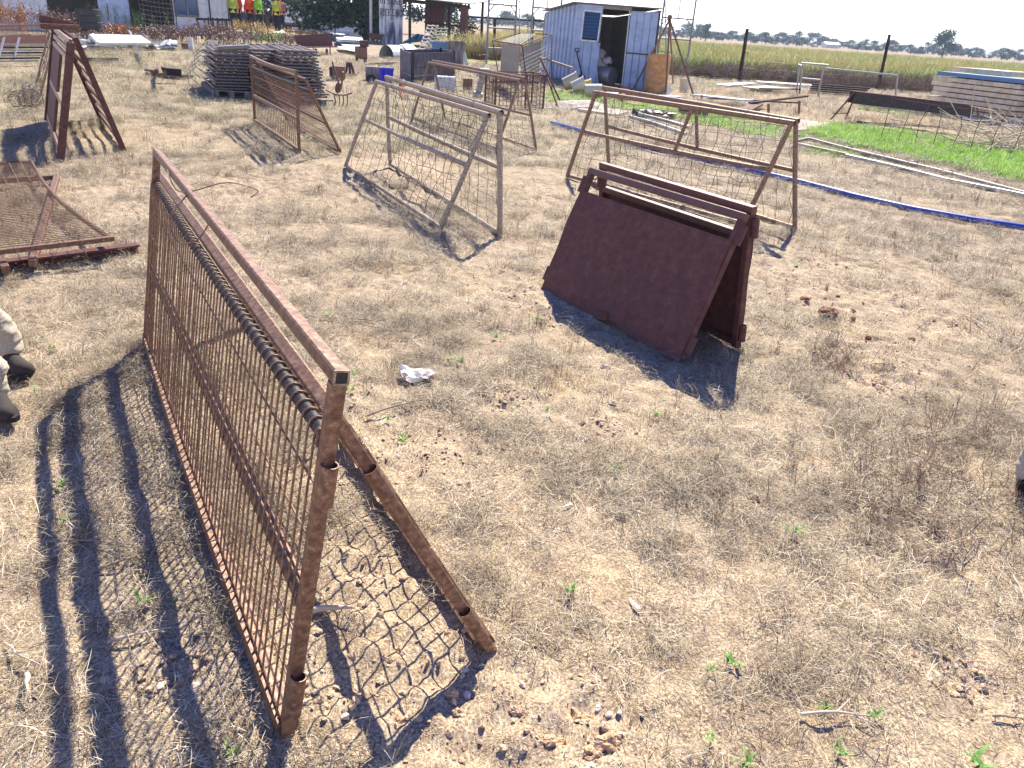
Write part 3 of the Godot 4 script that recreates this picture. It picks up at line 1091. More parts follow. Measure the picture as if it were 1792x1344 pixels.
func build_field() -> void:
	# tall grass
	var green := [lin(140, 168, 78), lin(160, 178, 86), lin(180, 180, 104), lin(122, 152, 70), lin(196, 188, 126), lin(112, 148, 90)]
	var meshes := [tuft(401, 26, 0.85, 0.022, green, 1.3), tuft(402, 24, 0.75, 0.02, green, 1.4), tuft(403, 26, 0.95, 0.024, [lin(190, 172, 96), lin(206, 184, 110), lin(168, 158, 84), lin(214, 190, 120)], 1.2)]
	var xf := [[], [], []]
	var cols := [[], [], []]
	for k in 24000:
		var z := -36.0 - pow(rng.randf(), 1.7) * 120.0
		var x := rng.randf_range(-0.12, 0.86) * -z
		if x < -4.2 or (x < 3.5 and z > -38.0):
			continue
		var m := rng.randi() % 2
		if n_patch.get_noise_2d(x * 0.3, z * 0.3) > 0.2 or (x < 2.0 and rng.randf() < 0.6):
			m = 2
		xf[m].append(turned(Vector3(x, gh(x, z) - 0.02, z), rng.randf_range(0.6, 1.25) * (1.0 if z > -60.0 else 0.95), 0.15))
		cols[m].append(Color.WHITE * rng.randf_range(0.75, 1.15))
	scatter("tall_grass", "tall yellow green grass filling the field beyond the yard", "grass", meshes, M.straw, xf, cols)
	# dead weeds edging the field
	var mauve := [lin(120, 98, 92), lin(98, 78, 74), lin(142, 120, 110), lin(158, 138, 124)]
	meshes = []
	for i in 4:
		meshes.append(dead_weed(420 + i, 0.6, mauve, 30, 0.55))
	xf = [[], [], [], []]
	cols = [[], [], [], []]
	for k in 1500:
		var z := rng.randf_range(-37.5, -33.6)
		var x := rng.randf_range(5.0, 30.0) if k % 5 > 0 else rng.randf_range(-4.0, 0.2)
		if k % 5 == 0:
			z -= 4.0
		var m := rng.randi() % 4
		xf[m].append(turned(Vector3(x, gh(x, z), z), rng.randf_range(0.5, 1.2), 0.3))
		cols[m].append(Color.WHITE * rng.randf_range(0.7, 1.2))
	scatter("brown_weeds", "band of dead mauve brown weeds edging the field", "weeds", meshes, M.straw, xf, cols)
	# trees on the far side
	var gum := [lin(76, 100, 70), lin(62, 86, 64), lin(90, 112, 80), lin(52, 74, 58)]
	var protos := []
	for i in 4:
		protos.append(make_tree("gum_tree", ["squat rounded gum tree in the far tree line", "narrow dark gum tree in the far tree line", "spreading dark gum tree in the far tree line", "broad flat topped gum tree in the far tree line"][i], 500 + i, 9 + i, 1700, 0.06, gum, 0.1 + 0.04 * (i % 3), 0.38 + 0.06 * i))
	var big := make_tree("gum_tree", "tall open gum tree rising alone above the far tree line", 510, 13, 3000, 0.05, gum, 0.26, 0.42)
	var bp := Vector3(107.181, 0, -223.102)
	big.position = bp
	big.scale = Vector3.ONE * 7.291
	var tall := make_tree("gum_tree", "tall gum tree over the far tree line beside the leaning timber post", 511, 9, 2200, 0.045, gum, 0.22, 0.3)
	tall.position = Vector3(49.496, 0, -247.096)
	tall.scale = Vector3.ONE * 5.216
	var spots := [[Vector3(-30.208, 0, -399.43), 2.6], [Vector3(-30.307, 0, -427.942), 2.5], [Vector3(-20.424, 0, -317.552), 1.8], [Vector3(-23.265, 0, -392.149), 3.5], [Vector3(-16.683, 0, -301.915), 2.0], [Vector3(-15.633, 0, -317.55), 2.3], [Vector3(-13.984, 0, -310.015), 2.7], [Vector3(-13.27, 0, -333.13), 4.2], [Vector3(-14.064, 0, -391.56), 5.8], [Vector3(-12.795, 0, -389.476), 7.0], [Vector3(-9.463, 0, -355.235), 4.0], [Vector3(-8.195, 0, -363.654), 2.8], [Vector3(-7.237, 0, -437.959), 2.6], [Vector3(-3.439, 0, -353.722), 5.7], [Vector3(-1.584, 0, -296.344), 2.1], [Vector3(0.351, 0, -337.843), 3.6], [Vector3(1.754, 0, -323.834), 3.4], [Vector3(3.509, 0, -384.061), 2.5], [Vector3(4.567, 0, -344.88), 2.5], [Vector3(7.68, 0, -389.637), 2.0], [Vector3(7.806, 0, -306.888), 3.3], [Vector3(14.147, 0, -443.501), 4.2], [Vector3(11.953, 0, -335.643), 4.8], [Vector3(13.242, 0, -340.107), 3.7], [Vector3(63.085, 0, -437.612), 5.2], [Vector3(50.368, 0, -333.661), 2.2], [Vector3(56.593, 0, -361.622), 4.4], [Vector3(65.585, 0, -402.572), 2.2], [Vector3(56.843, 0, -341.102), 3.1], [Vector3(55.197, 0, -319.534), 2.6], [Vector3(72.575, 0, -405.717), 6.8], [Vector3(64.321, 0, -347.558), 4.5], [Vector3(81.56, 0, -430.185), 7.2], [Vector3(60.402, 0, -310.256), 4.5], [Vector3(84.992, 0, -430.034), 6.5], [Vector3(76.729, 0, -380.103), 2.0], [Vector3(77.502, 0, -374.528), 3.7], [Vector3(66.283, 0, -311.274), 3.1], [Vector3(73.474, 0, -339.64), 3.4], [Vector3(68.752, 0, -311.01), 3.1], [Vector3(92.407, 0, -406.798), 4.6], [Vector3(97.891, 0, -422.04), 5.1], [Vector3(97.807, 0, -410.517), 3.1], [Vector3(96.645, 0, -395.258), 2.5], [Vector3(95.564, 0, -385.977), 4.6], [Vector3(86.822, 0, -342.286), 4.0], [Vector3(80.437, 0, -312.145), 2.9], [Vector3(81.122, 0, -310.328), 2.0], [Vector3(102.801, 0, -385.724), 4.8], [Vector3(82.25, 0, -302.506), 4.4], [Vector3(101.112, 0, -364.988), 2.7], [Vector3(84.025, 0, -297.442), 2.7], [Vector3(119.015, 0, -416.84), 5.1], [Vector3(109.784, 0, -375.981), 5.5], [Vector3(91.767, 0, -308.21), 1.8], [Vector3(124.588, 0, -409.856), 6.4], [Vector3(94.911, 0, -308.203), 3.6], [Vector3(98.793, 0, -314.13), 3.5], [Vector3(132.801, 0, -413.963), 6.4], [Vector3(96.936, 0, -296.765), 1.9], [Vector3(140.583, 0, -422.279), 6.8], [Vector3(136.342, 0, -401.844), 5.2], [Vector3(128.149, 0, -370.53), 3.9], [Vector3(140.966, 0, -402.035), 3.2], [Vector3(120.309, 0, -338.84), 3.7], [Vector3(133.509, 0, -371.384), 3.0], [Vector3(161.746, 0, -444.499), 3.4], [Vector3(128.251, 0, -347.685), 2.9], [Vector3(164.615, 0, -441.192), 4.4], [Vector3(113.01, 0, -297.23), 2.6], [Vector3(164.165, 0, -427.519), 3.7], [Vector3(140.15, 0, -359.737), 4.5], [Vector3(156.781, 0, -398.863), 3.0], [Vector3(147.37, 0, -371.809), 4.5], [Vector3(120.566, 0, -300.139), 2.2], [Vector3(131.086, 0, -323.228), 1.9], [Vector3(172.484, 0, -421.246), 2.4], [Vector3(141.593, 0, -341.082), 5.0], [Vector3(141.063, 0, -335.138), 2.6], [Vector3(148.377, 0, -347.834), 4.1], [Vector3(179.325, 0, -414.452), 3.6], [Vector3(157.451, 0, -358.64), 1.8], [Vector3(136.179, 0, -307.487), 3.4], [Vector3(139.264, 0, -310.552), 2.4], [Vector3(134.612, 0, -297.964), 2.9], [Vector3(136.483, 0, -300.047), 1.8], [Vector3(156.289, 0, -341.124), 1.6], [Vector3(166.626, 0, -359.739), 5.0], [Vector3(170.609, 0, -363.384), 5.3], [Vector3(144.025, 0, -302.429), 2.8], [Vector3(168.835, 0, -351.971), 2.1], [Vector3(148.05, 0, -305.108), 3.0], [Vector3(181.384, 0, -369.348), 4.4], [Vector3(196.424, 0, -395.706), 5.6], [Vector3(180.694, 0, -359.614), 3.4], [Vector3(201.891, 0, -399.249), 3.8], [Vector3(168.574, 0, -329.615), 3.6], [Vector3(155.196, 0, -300.542), 1.4], [Vector3(183.612, 0, -353.554), 4.3], [Vector3(173.75, 0, -332.467), 3.1], [Vector3(174.509, 0, -329.862), 1.7], [Vector3(168.476, 0, -314.64), 1.4], [Vector3(211.506, 0, -392.399), 2.3], [Vector3(242.766, 0, -445.033), 5.5], [Vector3(169.203, 0, -307.412), 4.0], [Vector3(173.219, 0, -310.939), 4.4], [Vector3(206.913, 0, -369.504), 2.1], [Vector3(219.732, 0, -388.117), 5.0], [Vector3(187.614, 0, -329.025), 2.6], [Vector3(176.474, 0, -307.749), 2.5], [Vector3(174.592, 0, -301.078), 2.8]]
	var k := 0
	for s in spots:
		var p: Vector3 = s[0]
		var o: Node3D = protos[k % 4]
		if k >= 4:
			o = copy(o, p, k * 1.7, "", 1.0)
		o.position = p
		o.scale = Vector3(1.5, 1.0, 1.5) * s[1]
		o.rotation.y = k * 1.7
		k += 1
	# big dark tree beyond the iron fence, and its neighbours
	var dark := [lin(52, 72, 38), lin(64, 86, 44), lin(44, 60, 36), lin(88, 108, 56)]
	for a in [["pepper_tree", "broad dark evergreen tree drooping over the pale iron fence", Vector3(-10.762, 0, -53.524), 5.6, 601, 24, 16000, 3.3, 0.16],
			["pepper_tree", "dense dark tree showing under the open shelter's roof", Vector3(-9.341, 0, -81.598), 6.0, 602, 12, 6000, 3.0, 0.2],
			["pepper_tree", "dark tree crown above the end of the pale iron fence", Vector3(-22.654, 0, -79.039), 6.5, 603, 14, 7000, 3.2, 0.12]]:
		var t := thing(a[0], a[1], "tree", a[2])
		var r := RandomNumberGenerator.new()
		r.seed = a[4]
		var o: Vector3 = a[2]
		var h: float = a[3]
		var tb := MB.new()
		var cb := MB.new()
		cb.coloured = true
		var fork := o + Vector3(-0.25, h * 0.32, 0.1)
		tb.tube([o - Vector3(0, 0.1, 0), o + Vector3(0.08, h * 0.16, 0), fork], 0.24, 10, true, 0.18)
		for n in a[5]:
			var an: float = TAU * n / a[5] * 2.4 + r.randf()
			var f: float = float(n) / (a[5] - 1.0)
			var rr: float = a[7] * r.randf_range(0.3, 0.95) * (1.0 - 0.35 * f)
			var c := o + Vector3(cos(an) * rr - (1.5 if n % 2 == 0 and a[4] == 601 else 0.0), h * lerpf(0.16, 0.9, f), sin(an) * rr)
			tb.tube([fork, fork.lerp(c, 0.5) + Vector3(0, 0.25, 0), c], 0.13, 6, true, 0.03)
			foliage(cb, r, c, Vector3(1.35, 0.95, 1.35) * r.randf_range(0.8, 1.25), a[6] / a[5], 0.24, dark, 0.1)
		part("trunk", tb, M.bark, t)
		part("crown", cb, M.leaf, t)
	# posts
	var n := 0
	for a in [[Vector3(8.44, 0, -34.067), Vector3(8.423, 1.937, -34.071), 0.15, "tall weathered timber post leaning at the field edge beside a stump post"], [Vector3(14.398, 0, -34.701), Vector3(14.346, 2.084, -34.722), 0.13, "tall weathered timber post leaning behind the black steel trough"],
			[Vector3(13.896, 0, -55.315), Vector3(13.895, 0.798, -55.315), 0.26, "short timber post half hidden in weeds behind the tall leaning post"], [Vector3(-2.261, 0, -46.689), Vector3(-2.289, 1.787, -46.687), 0.18, "timber post in the grass behind the wire cage"], [Vector3(-4.156, 0, -53.727), Vector3(-3.939, 0.98, -53.743), 0.16, "short split post beside the open shelter's pillar"]]:
		var b := MB.new()
		b.tube([a[0] - Vector3(0, 0.1, 0), a[0].lerp(a[1], 0.5) + Vector3(0.01, 0, 0), a[1]], a[2] / 2.0 * 1.05, 9, true, a[2] / 2.0 * 0.9)
		lone("timber_post", b, M.dark_timber, a[3], "post")
		n += 1
	# wire fence between the posts and on through the field
	var b := MB.new()
	for y in [0.5, 0.8, 1.1]:
		b.tube(sag(Vector3(8.44, 0, -34.067) + Vector3(0, y, 0), Vector3(14.398, 0, -34.701) + Vector3(0, y, 0), Vector3(0, -0.04, 0)), 0.004, 4, false)
		b.tube(sag(Vector3(14.398, 0, -34.701) + Vector3(0, y, 0), Vector3(14.398, 0, -34.701) + Vector3(10, y, -3.0), Vector3(0, -0.04, 0)), 0.004, 4, false)
	lone("field_fence", b, M.galvanised, "three strands of slack fence wire between the leaning timber posts", "fence")
	# far white farm buildings low among the trees
	var i := 0
	for a in [[Vector3(140.787, 0, -365.662), 6.0, 1.6, "long white farm roof low among the far trees"], [Vector3(114.706, 0, -330.272), 5.0, 1.3, "small white farm shed under the far trees"]]:
		var g := thing("far_shed", a[3], "building", a[0])
		var p: Vector3 = a[0]
		b = MB.new()
		b.box(p + Vector3(0, a[2] / 2.0, 0), Vector3(a[1], a[2], 5.0))
		part("wall", b, M.tin, g)
		b = MB.new()
		var hw: float = a[1] / 2.0 + 0.4
		var ey: float = a[2]
		b.solid([p + Vector3(-hw, ey, 3.4), p + Vector3(-hw, ey + 0.9, 0), p + Vector3(-hw, ey, -3.4)], [p + Vector3(hw, ey, 3.4), p + Vector3(hw, ey + 0.9, 0), p + Vector3(hw, ey, -3.4)])
		part("roof", b, M.white, g)
		i += 1

# ------------------------------------------------------------------ buildings
# corrugated sheet: ribs run along u, waves follow one another along w
func corrugate(b: MB, o: Vector3, u: Vector3, w: Vector3, pitch: float, amp: float) -> void:
	var nn := u.cross(w).normalized()
	var n := maxi(int(w.length() / pitch * 4.0), 4)
	for sd: float in [1.0, -1.0]:
		for i in n:
			var a0 := float(i) / n
			var a1 := float(i + 1) / n
			var h0 := sin(a0 * w.length() / pitch * TAU) * amp + sd * 0.0012
			var h1 := sin(a1 * w.length() / pitch * TAU) * amp + sd * 0.0012
			var p0 := o + w * a0 + nn * h0
			var p1 := o + w * a1 + nn * h1
			var fn := u.cross(p1 - p0).normalized()
			if fn.dot(nn) * sd < 0.0:
				fn = -fn
			b.quad(p0, p1, p1 + u, p0 + u, fn)

# flat pan cladding with a square rib at one edge
func pan(b: MB, o: Vector3, u: Vector3, w: Vector3, rib: float) -> void:
	var nn := u.cross(w).normalized()
	var wu := w.normalized()
	b.solid([o + wu * 0.008, o + w - wu * 0.008, o + w - wu * 0.008 + nn * 0.003, o + wu * 0.008 + nn * 0.003], [o + u + wu * 0.003, o + u + w - wu * 0.003, o + u + w - wu * 0.003 + nn * 0.003, o + u + wu * 0.003 + nn * 0.003])
	b.solid([o + wu * 0.004 + nn * 0.003, o + wu * 0.06 + nn * 0.003, o + wu * 0.048 + nn * rib, o + wu * 0.012 + nn * rib], [o + u + wu * 0.004 + nn * 0.003, o + u + wu * 0.06 + nn * 0.003, o + u + wu * 0.048 + nn * rib, o + u + wu * 0.012 + nn * rib])

func build_old_shed() -> void:
	var p0 := Vector3(-24.6, 0, -32.2)
	var dir := Vector3(5.9, 0, -10.2).normalized()
	var back := Vector3(-dir.z, 0, dir.x) * -1.0
	if back.z > 0.0:
		back = -back
	var g := thing("iron_shed", "old iron shed with wide dark openings behind the weeds", "building", p0)
	var total := (Vector3(-16.55, 0, -46.1) - p0).length()
	var h := 3.3
	var spans := [[0.0, 5.9, 0], [8.3, 9.9, 1], [12.35, total, 2]]
	for s in spans:
		var x: float = s[0]
		while x < s[1] - 0.05:
			var w: float = minf(0.76, s[1] - x)
			var b := MB.new()
			corrugate(b, p0 + dir * x + back * 0.01 * (int(x * 3.0) % 2), Vector3.UP * h, dir * w, 0.19 if s[2] < 2 else 0.38, 0.014 if s[2] < 2 else 0.008)
			part("wall_sheet", b, M.tin_blue if s[2] == 1 else M.tin, g)
			x += w + 0.004
	# frame timbers, lintel, roof and the walls out of sight that keep the inside dark
	for x in [0.0, 5.95, 8.25, 9.95, 12.3, 15.4, total]:
		var b := MB.new()
		b.beam(p0 + dir * x + back * 0.08, p0 + dir * x + back * 0.08 + Vector3.UP * h, 0.12, 0.12, dir)
		part("timber_post", b, M.dark_timber, g)
	var b := MB.new()
	b.beam(p0 + back * 0.08 + Vector3.UP * (h - 0.15), p0 + dir * total + back * 0.08 + Vector3.UP * (h - 0.15), 0.1, 0.2)
	part("lintel", b, M.dark_timber, g)
	b = MB.new()
	b.beam(p0 + back * 7.0, p0 + back * 7.0 + Vector3.UP * h, 0.05, 0.05)
	b.slab([p0 + back * 7.0, p0 + dir * total + back * 7.0, p0 + dir * total + back * 7.0 + Vector3.UP * 4.4, p0 + back * 7.0 + Vector3.UP * 4.4], 0.03)
	for x in [0.02, total - 0.02]:
		b.slab([p0 + dir * x + back * 0.02, p0 + dir * x + back * 7.0, p0 + dir * x + back * 7.0 + Vector3.UP * 4.4, p0 + dir * x + back * 0.02 + Vector3.UP * h], 0.03)
	part("back_wall", b, M.old_tin, g)
	b = MB.new()
	b.slab([p0 - dir * 0.4 - back * 0.4 + Vector3.UP * (h + 0.02), p0 + dir * (total + 0.4) - back * 0.4 + Vector3.UP * (h + 0.02), p0 + dir * (total + 0.4) + back * 7.4 + Vector3.UP * 4.5, p0 - dir * 0.4 + back * 7.4 + Vector3.UP * 4.5], 0.04)
	part("roof", b, M.old_tin, g)
	# window with boards behind a wire screen
	var wo := p0 + dir * 12.45 - back * 0.03
	b = MB.new()
	var x0 := 0.0
	for q in [[Vector2(0, 0.85), Vector2(1.35, 0.85)], [Vector2(0, 2.1), Vector2(1.35, 2.1)], [Vector2(0, 0.85), Vector2(0, 2.1)], [Vector2(1.35, 0.85), Vector2(1.35, 2.1)], [Vector2(0.7, 0.85), Vector2(0.7, 2.1)]]:
		b.beam(wo + dir * q[0].x + Vector3.UP * q[0].y, wo + dir * q[1].x + Vector3.UP * q[1].y, 0.07, 0.06, back)
	var fr := part("window", b, M.grey_timber, g)
	b = MB.new()
	b.slab([wo + back * 0.01 + Vector3.UP * 0.9, wo + dir * 1.3 + back * 0.01 + Vector3.UP * 0.9, wo + dir * 1.3 + back * 0.01 + Vector3.UP * 2.05, wo + back * 0.01 + Vector3.UP * 2.05], 0.01)
	part("pane", b, M.glass, fr)
	# dark strips laid on the wall as the shade in the door gaps
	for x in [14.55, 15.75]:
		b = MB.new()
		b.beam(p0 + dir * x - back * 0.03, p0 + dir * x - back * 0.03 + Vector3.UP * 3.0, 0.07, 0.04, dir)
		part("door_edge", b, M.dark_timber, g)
	# wire fence standing before the wide opening
	var f0 := Vector3(-18.731, 0, -39.871)
	var f1 := Vector3(-17.079, 0, -39.979)
	g = thing("wire_screen", "pale wire fence panel across the iron shed's wide opening", "fence", f0)
	b = MB.new()
	for k in 9:
		b.tube(sag(f0 + Vector3.UP * (0.1 + k * 0.2), f1 + Vector3.UP * (0.05 + k * 0.19), Vector3.DOWN * 0.03), 0.006, 4, false)
	for k in 10:
		b.tube([f0.lerp(f1, k / 9.0), f0.lerp(f1, k / 9.0) + Vector3.UP * 1.75], 0.005, 4, false)
	part("wire_mesh", b, M.silver, g)
	for e in [f0, f1]:
		b = MB.new()
		b.tube([e, e + Vector3.UP * 1.9], 0.02, 6)
		part("post", b, M.black_steel, g)

func build_tin_shed() -> void:
	var o := Vector3(1.22, 0, -25.76)
	var fx := Vector3(2.25, 0, 1.46).normalized()
	var sx := Vector3(-0.96, 0, -3.5).normalized()
	var wf := 2.68
	var ws := 3.65
	var g := thing("tin_shed", "small pale blue tin garden shed with its sliding door open", "shed", o)
	var up := Vector3(0.02, 1, 0.0)
	var out_f := fx.cross(Vector3.UP).normalized()
	if out_f.z < 0.0:
		out_f = -out_f
	# side wall: 9 pans
	for k in 9:
		var b := MB.new()
		var t0 := ws * k / 9.0
		var h := lerpf(2.24, 1.98, (k + 0.5) / 9.0)
		pan(b, o + sx * t0, up * h, sx * ws / 9.0, 0.045)
		part("wall_panel", b, M.tin_blue, g)
	# front: corner pans, window bay, damaged sheet, open door, sliding leaf
	var b: MB
	for k in 3:
		b = MB.new()
		var w := 0.86 / 3.0
		pan(b, o + fx * (w * k + w), up * 1.2, -fx * w, 0.024)
		part("wall_panel", b, M.tin_blue, g)
	b = MB.new()
	pan(b, o + fx * 0.2 + Vector3.UP * 1.2, up * 1.02, -fx * 0.2, 0.02)
	part("wall_panel", b, M.tin_blue, g)
	b = MB.new()
	b.slab([o + fx * 0.2 + Vector3.UP * 2.06, o + fx * 0.86 + Vector3.UP * 2.04, o + fx * 0.86 + Vector3.UP * 2.2, o + fx * 0.2 + Vector3.UP * 2.22], 0.012)
	part("wall_panel", b, M.tin_blue, g)
	# louvre window
	b = MB.new()
	for q in [[0.22, 1.23, 0.8, 1.23], [0.24, 2.05, 0.84, 2.03], [0.22, 1.23, 0.24, 2.05], [0.8, 1.23, 0.84, 2.03]]:
		b.beam(o + fx * q[0] + Vector3.UP * q[1] + out_f * 0.02, o + fx * q[2] + Vector3.UP * q[3] + out_f * 0.02, 0.05, 0.05, out_f)
	var win := part("window", b, M.tin, g)
	for k in 8:
		b = MB.new()
		var y := 1.3 + k * 0.093
		b.slab([o + fx * 0.25 + Vector3.UP * y + out_f * 0.03, o + fx * 0.79 + Vector3.UP * y + out_f * 0.03, o + fx * 0.79 + Vector3.UP * (y + 0.1) - out_f * 0.015, o + fx * 0.25 + Vector3.UP * (y + 0.1) - out_f * 0.015], 0.005)
		part("louvre", b, M.glass, win)
	# bent sheet edge beside the doorway
	b = MB.new()
	b.slab([o + fx * 0.86, o + fx * 1.02 + out_f * 0.1, o + fx * 0.84 + Vector3.UP * 0.62 + out_f * 0.02, o + fx * 0.8 + Vector3.UP * 0.6], 0.006)
	part("bent_sheet", b, M.tin_blue, g)
	# sliding door leaf standing open on the far side: 4 pans and a rail
	for k in 4:
		b = MB.new()
		var w := 0.88 / 4.0
		pan(b, o + fx * (1.8 + w * k + w) + out_f * 0.03, Vector3.UP * 2.1, -fx * w, 0.024)
		part("door_panel", b, M.tin_blue, g)
	b = MB.new()
	b.beam(o + fx * 1.8 + Vector3.UP * 0.99 + out_f * 0.06, o + fx * 2.72 + Vector3.UP * 0.99 + out_f * 0.06, 0.02, 0.03)
	part("door_rail", b, M.black_steel, g)
	b = MB.new()
	b.beam(o + fx * 2.7 + out_f * 0.02, o + fx * 2.7 + out_f * 0.02 + Vector3.UP * 2.15, 0.04, 0.04, fx)
	part("door_edge", b, M.black_steel, g)
	b = MB.new()
	b.beam(o + fx * 1.78 + out_f * 0.04, o + fx * 1.76 + out_f * 0.04 + Vector3.UP * 2.12, 0.03, 0.03, fx)
	part("door_jamb", b, M.tin, g)
	# closed walls behind and the roof
	b = MB.new()
	var q := o + sx * ws
	b.slab([q, q + fx * wf, q + fx * wf + Vector3.UP * 1.95, q + Vector3.UP * 1.95], 0.01)
	b.slab([o + fx * wf, q + fx * wf, q + fx * wf + Vector3.UP * 1.95, o + fx * wf + Vector3.UP * 2.15], 0.01)
	part("back_wall", b, M.old_tin, g)
	b = MB.new()
	var r0 := o - fx * 0.1 + out_f * 0.12 + Vector3.UP * 2.26
	b.slab([r0, r0 + fx * (wf + 0.25) - Vector3.UP * 0.06, q + fx * (wf + 0.15) + Vector3.UP * 2.0, q - fx * 0.12 + Vector3.UP * 2.02], 0.025)
	part("roof", b, M.old_tin, g)
	b = MB.new()
	b.beam(o + fx * 0.86 + Vector3.UP * 2.17, o + fx * 1.8 + Vector3.UP * 2.15, 0.03, 0.1)
	part("door_header", b, M.old_tin, g)
	# things inside
	var n := 0
	for a in [[1.15, 0.9, 0.5, 0.34], [1.35, 0.75, 0.22, 0.3], [1.25, 1.0, 0.86, 0.2], [1.5, 0.8, 0.7, 0.14]]:
		b = MB.new()
		b.ball(o + fx * a[0] + sx * a[1] + Vector3.UP * a[2], Vector3(a[3] * 1.1, a[3] * 0.8, a[3]), 700 + n, 0.3, 7)
		lone("stuffed_bag", b, M.cloth, ["big pale bag slumped on the tin shed's floor", "low pale bag at the tin shed's doorway", "crumpled white bag on top of the heap inside the tin shed", "small white bag tucked on the heap inside the tin shed"][n], "bag")
		n += 1
	b = MB.new()
	b.tube([o + fx * 0.98 + sx * 0.6 + Vector3.UP * 0.28, o + fx * 1.62 + sx * 0.5 + Vector3.UP * 0.28], 0.27, 16)
	lone("gas_drum", b, M.galvanised, "grey drum lying on its side inside the tin shed", "drum")
	# shovel against the front
	g = thing("shovel", "long shovel with a loop handle leaning on the tin shed", "shovel", Vector3(1.511, 0, -25.53))
	var s0 := Vector3(1.511, 0, -25.53)
	var s1 := o + fx * 0.13 + out_f * 0.06 + Vector3.UP * 0.88
	b = MB.new()
	b.tube([s0 + Vector3.UP * 0.25, s1], 0.02, 8)
	part("shaft", b, M.dark_timber, g)
	b = MB.new()
	b.slab([s0, s0 + fx * 0.09, s0 + fx * 0.1 + Vector3.UP * 0.26, s0 - fx * 0.1 + Vector3.UP * 0.26, s0 - fx * 0.09], 0.006)
	part("blade", b, M.black_steel, g)
	b = MB.new()
	b.tube([s1, s1 + fx * 0.07 + Vector3.UP * 0.06, s1 + fx * 0.07 + Vector3.UP * 0.12, s1 - fx * 0.07 + Vector3.UP * 0.12, s1 - fx * 0.07 + Vector3.UP * 0.06, s1], 0.015, 6)
	part("handle", b, M.black_steel, g)

func build_shelter() -> void:
	var pr := Vector3(-4.143, 0, -48.863)
	var pm := Vector3(-5.136, 0, -50.059)
	var pl := Vector3(-7.381, 0, -49.501)
	var ux := (pr - pl).normalized()
	var back := Vector3(ux.z, 0, -ux.x)
	if back.z > 0.0:
		back = -back
	var g := thing("open_shelter", "open sided shelter with a low iron roof on timber posts", "shelter", pl)
	var b := MB.new()
	b.slab([pl - ux * 2.6 - back * 0.5 + Vector3.UP * 2.62, pr + ux * 0.55 - back * 0.5 + Vector3.UP * 2.38, pr + ux * 0.55 + back * 4.5 + Vector3.UP * 2.75, pl - ux * 2.6 + back * 4.5 + Vector3.UP * 3.0], 0.05)
	part("roof", b, M.old_tin, g)
	b = MB.new()
	b.beam(pl - ux * 2.6 + Vector3.UP * 2.44, pr + ux * 0.3 + Vector3.UP * 2.22, 0.12, 0.2)
	part("front_beam", b, M.dark_timber, g)
	for a in [[pl, 0.13, 2.4], [pm, 0.16, 2.24], [pl + back * 4.0, 0.14, 2.8], [pr + back * 4.0, 0.14, 2.6], [pl - ux * 2.5, 0.14, 2.5]]:
		b = MB.new()
		b.beam(a[0], a[0] + Vector3.UP * a[2], a[1], a[1], ux)
		part("post", b, M.dark_timber, g)
	b = MB.new()
	b.beam(pr, pr + Vector3.UP * 2.25, 0.42, 0.4, ux, 0.03)
	part("brick_pillar", b, M.rust_dark, g)
	# boarded red wall at the back: planks
	for k in 6:
		b = MB.new()
		var x := 0.15 + 0.21 * k
		b.beam(pl + ux * x + back * 2.6 + Vector3.UP * 0.75, pl + ux * x + back * 2.6 + Vector3.UP * 2.6, 0.2, 0.03, back)
		part("wall_plank", b, M.rust_dark, g)
	b = MB.new()
	b.beam(pl + ux * 0.1 + back * 2.56 + Vector3.UP * 1.25, pr + back * 2.56 + Vector3.UP * 1.15, 0.05, 0.09)
	part("cross_rail", b, M.dark_timber, g)
	# painted sign sheet
	var s0 := Vector3(-9.077, 0, -48.964)
	var su := Vector3(-7.935, 0, -49.363) - s0
	su = su.normalized()
	var sn := Vector3(su.z, 0, -su.x)
	if sn.z < 0.0:
		sn = -sn
	g = thing("painted_sign", "tall peeling white sheet sign with black capital lettering", "sign", s0)
	b = MB.new()
	for k in 4:
		corrugate(b, s0 + su * 0.34 * k, Vector3.UP * 2.9, su * 0.345, 0.115, 0.006)
	part("sheet", b, M.peeling, g)
	var font := SystemFont.new()
	font.font_names = PackedStringArray(["Droid Serif"])
	font.font_weight = 700
	for a in [["GY DIDGE", 2.06], ["RICH EARN", 1.45]]:
		var tm := TextMesh.new()
		tm.text = a[0]
		tm.font = font
		tm.font_size = 64
		tm.pixel_size = 0.0046
		tm.depth = 0.006
		tm.horizontal_alignment = HORIZONTAL_ALIGNMENT_LEFT
		var o := MeshInstance3D.new()
		o.mesh = tm
		o.material_override = M.black_plastic
		o.name = "lettering"
		g.add_child(o, true)
		o.transform = Transform3D(Basis(su * 0.82, Vector3.UP * 1.75, sn), su * 0.05 + Vector3.UP * (a[1] + 0.22) + sn * 0.012)
	# white post before the sign
	b = MB.new()
	var wp := Vector3(-9.764, 0, -49.911)
	b.beam(wp, wp + Vector3(0.05, 2.9, 0), 0.13, 0.13, ux)
	lone("white_post", b, M.white, "pale painted post standing beside the peeling sign", "post")

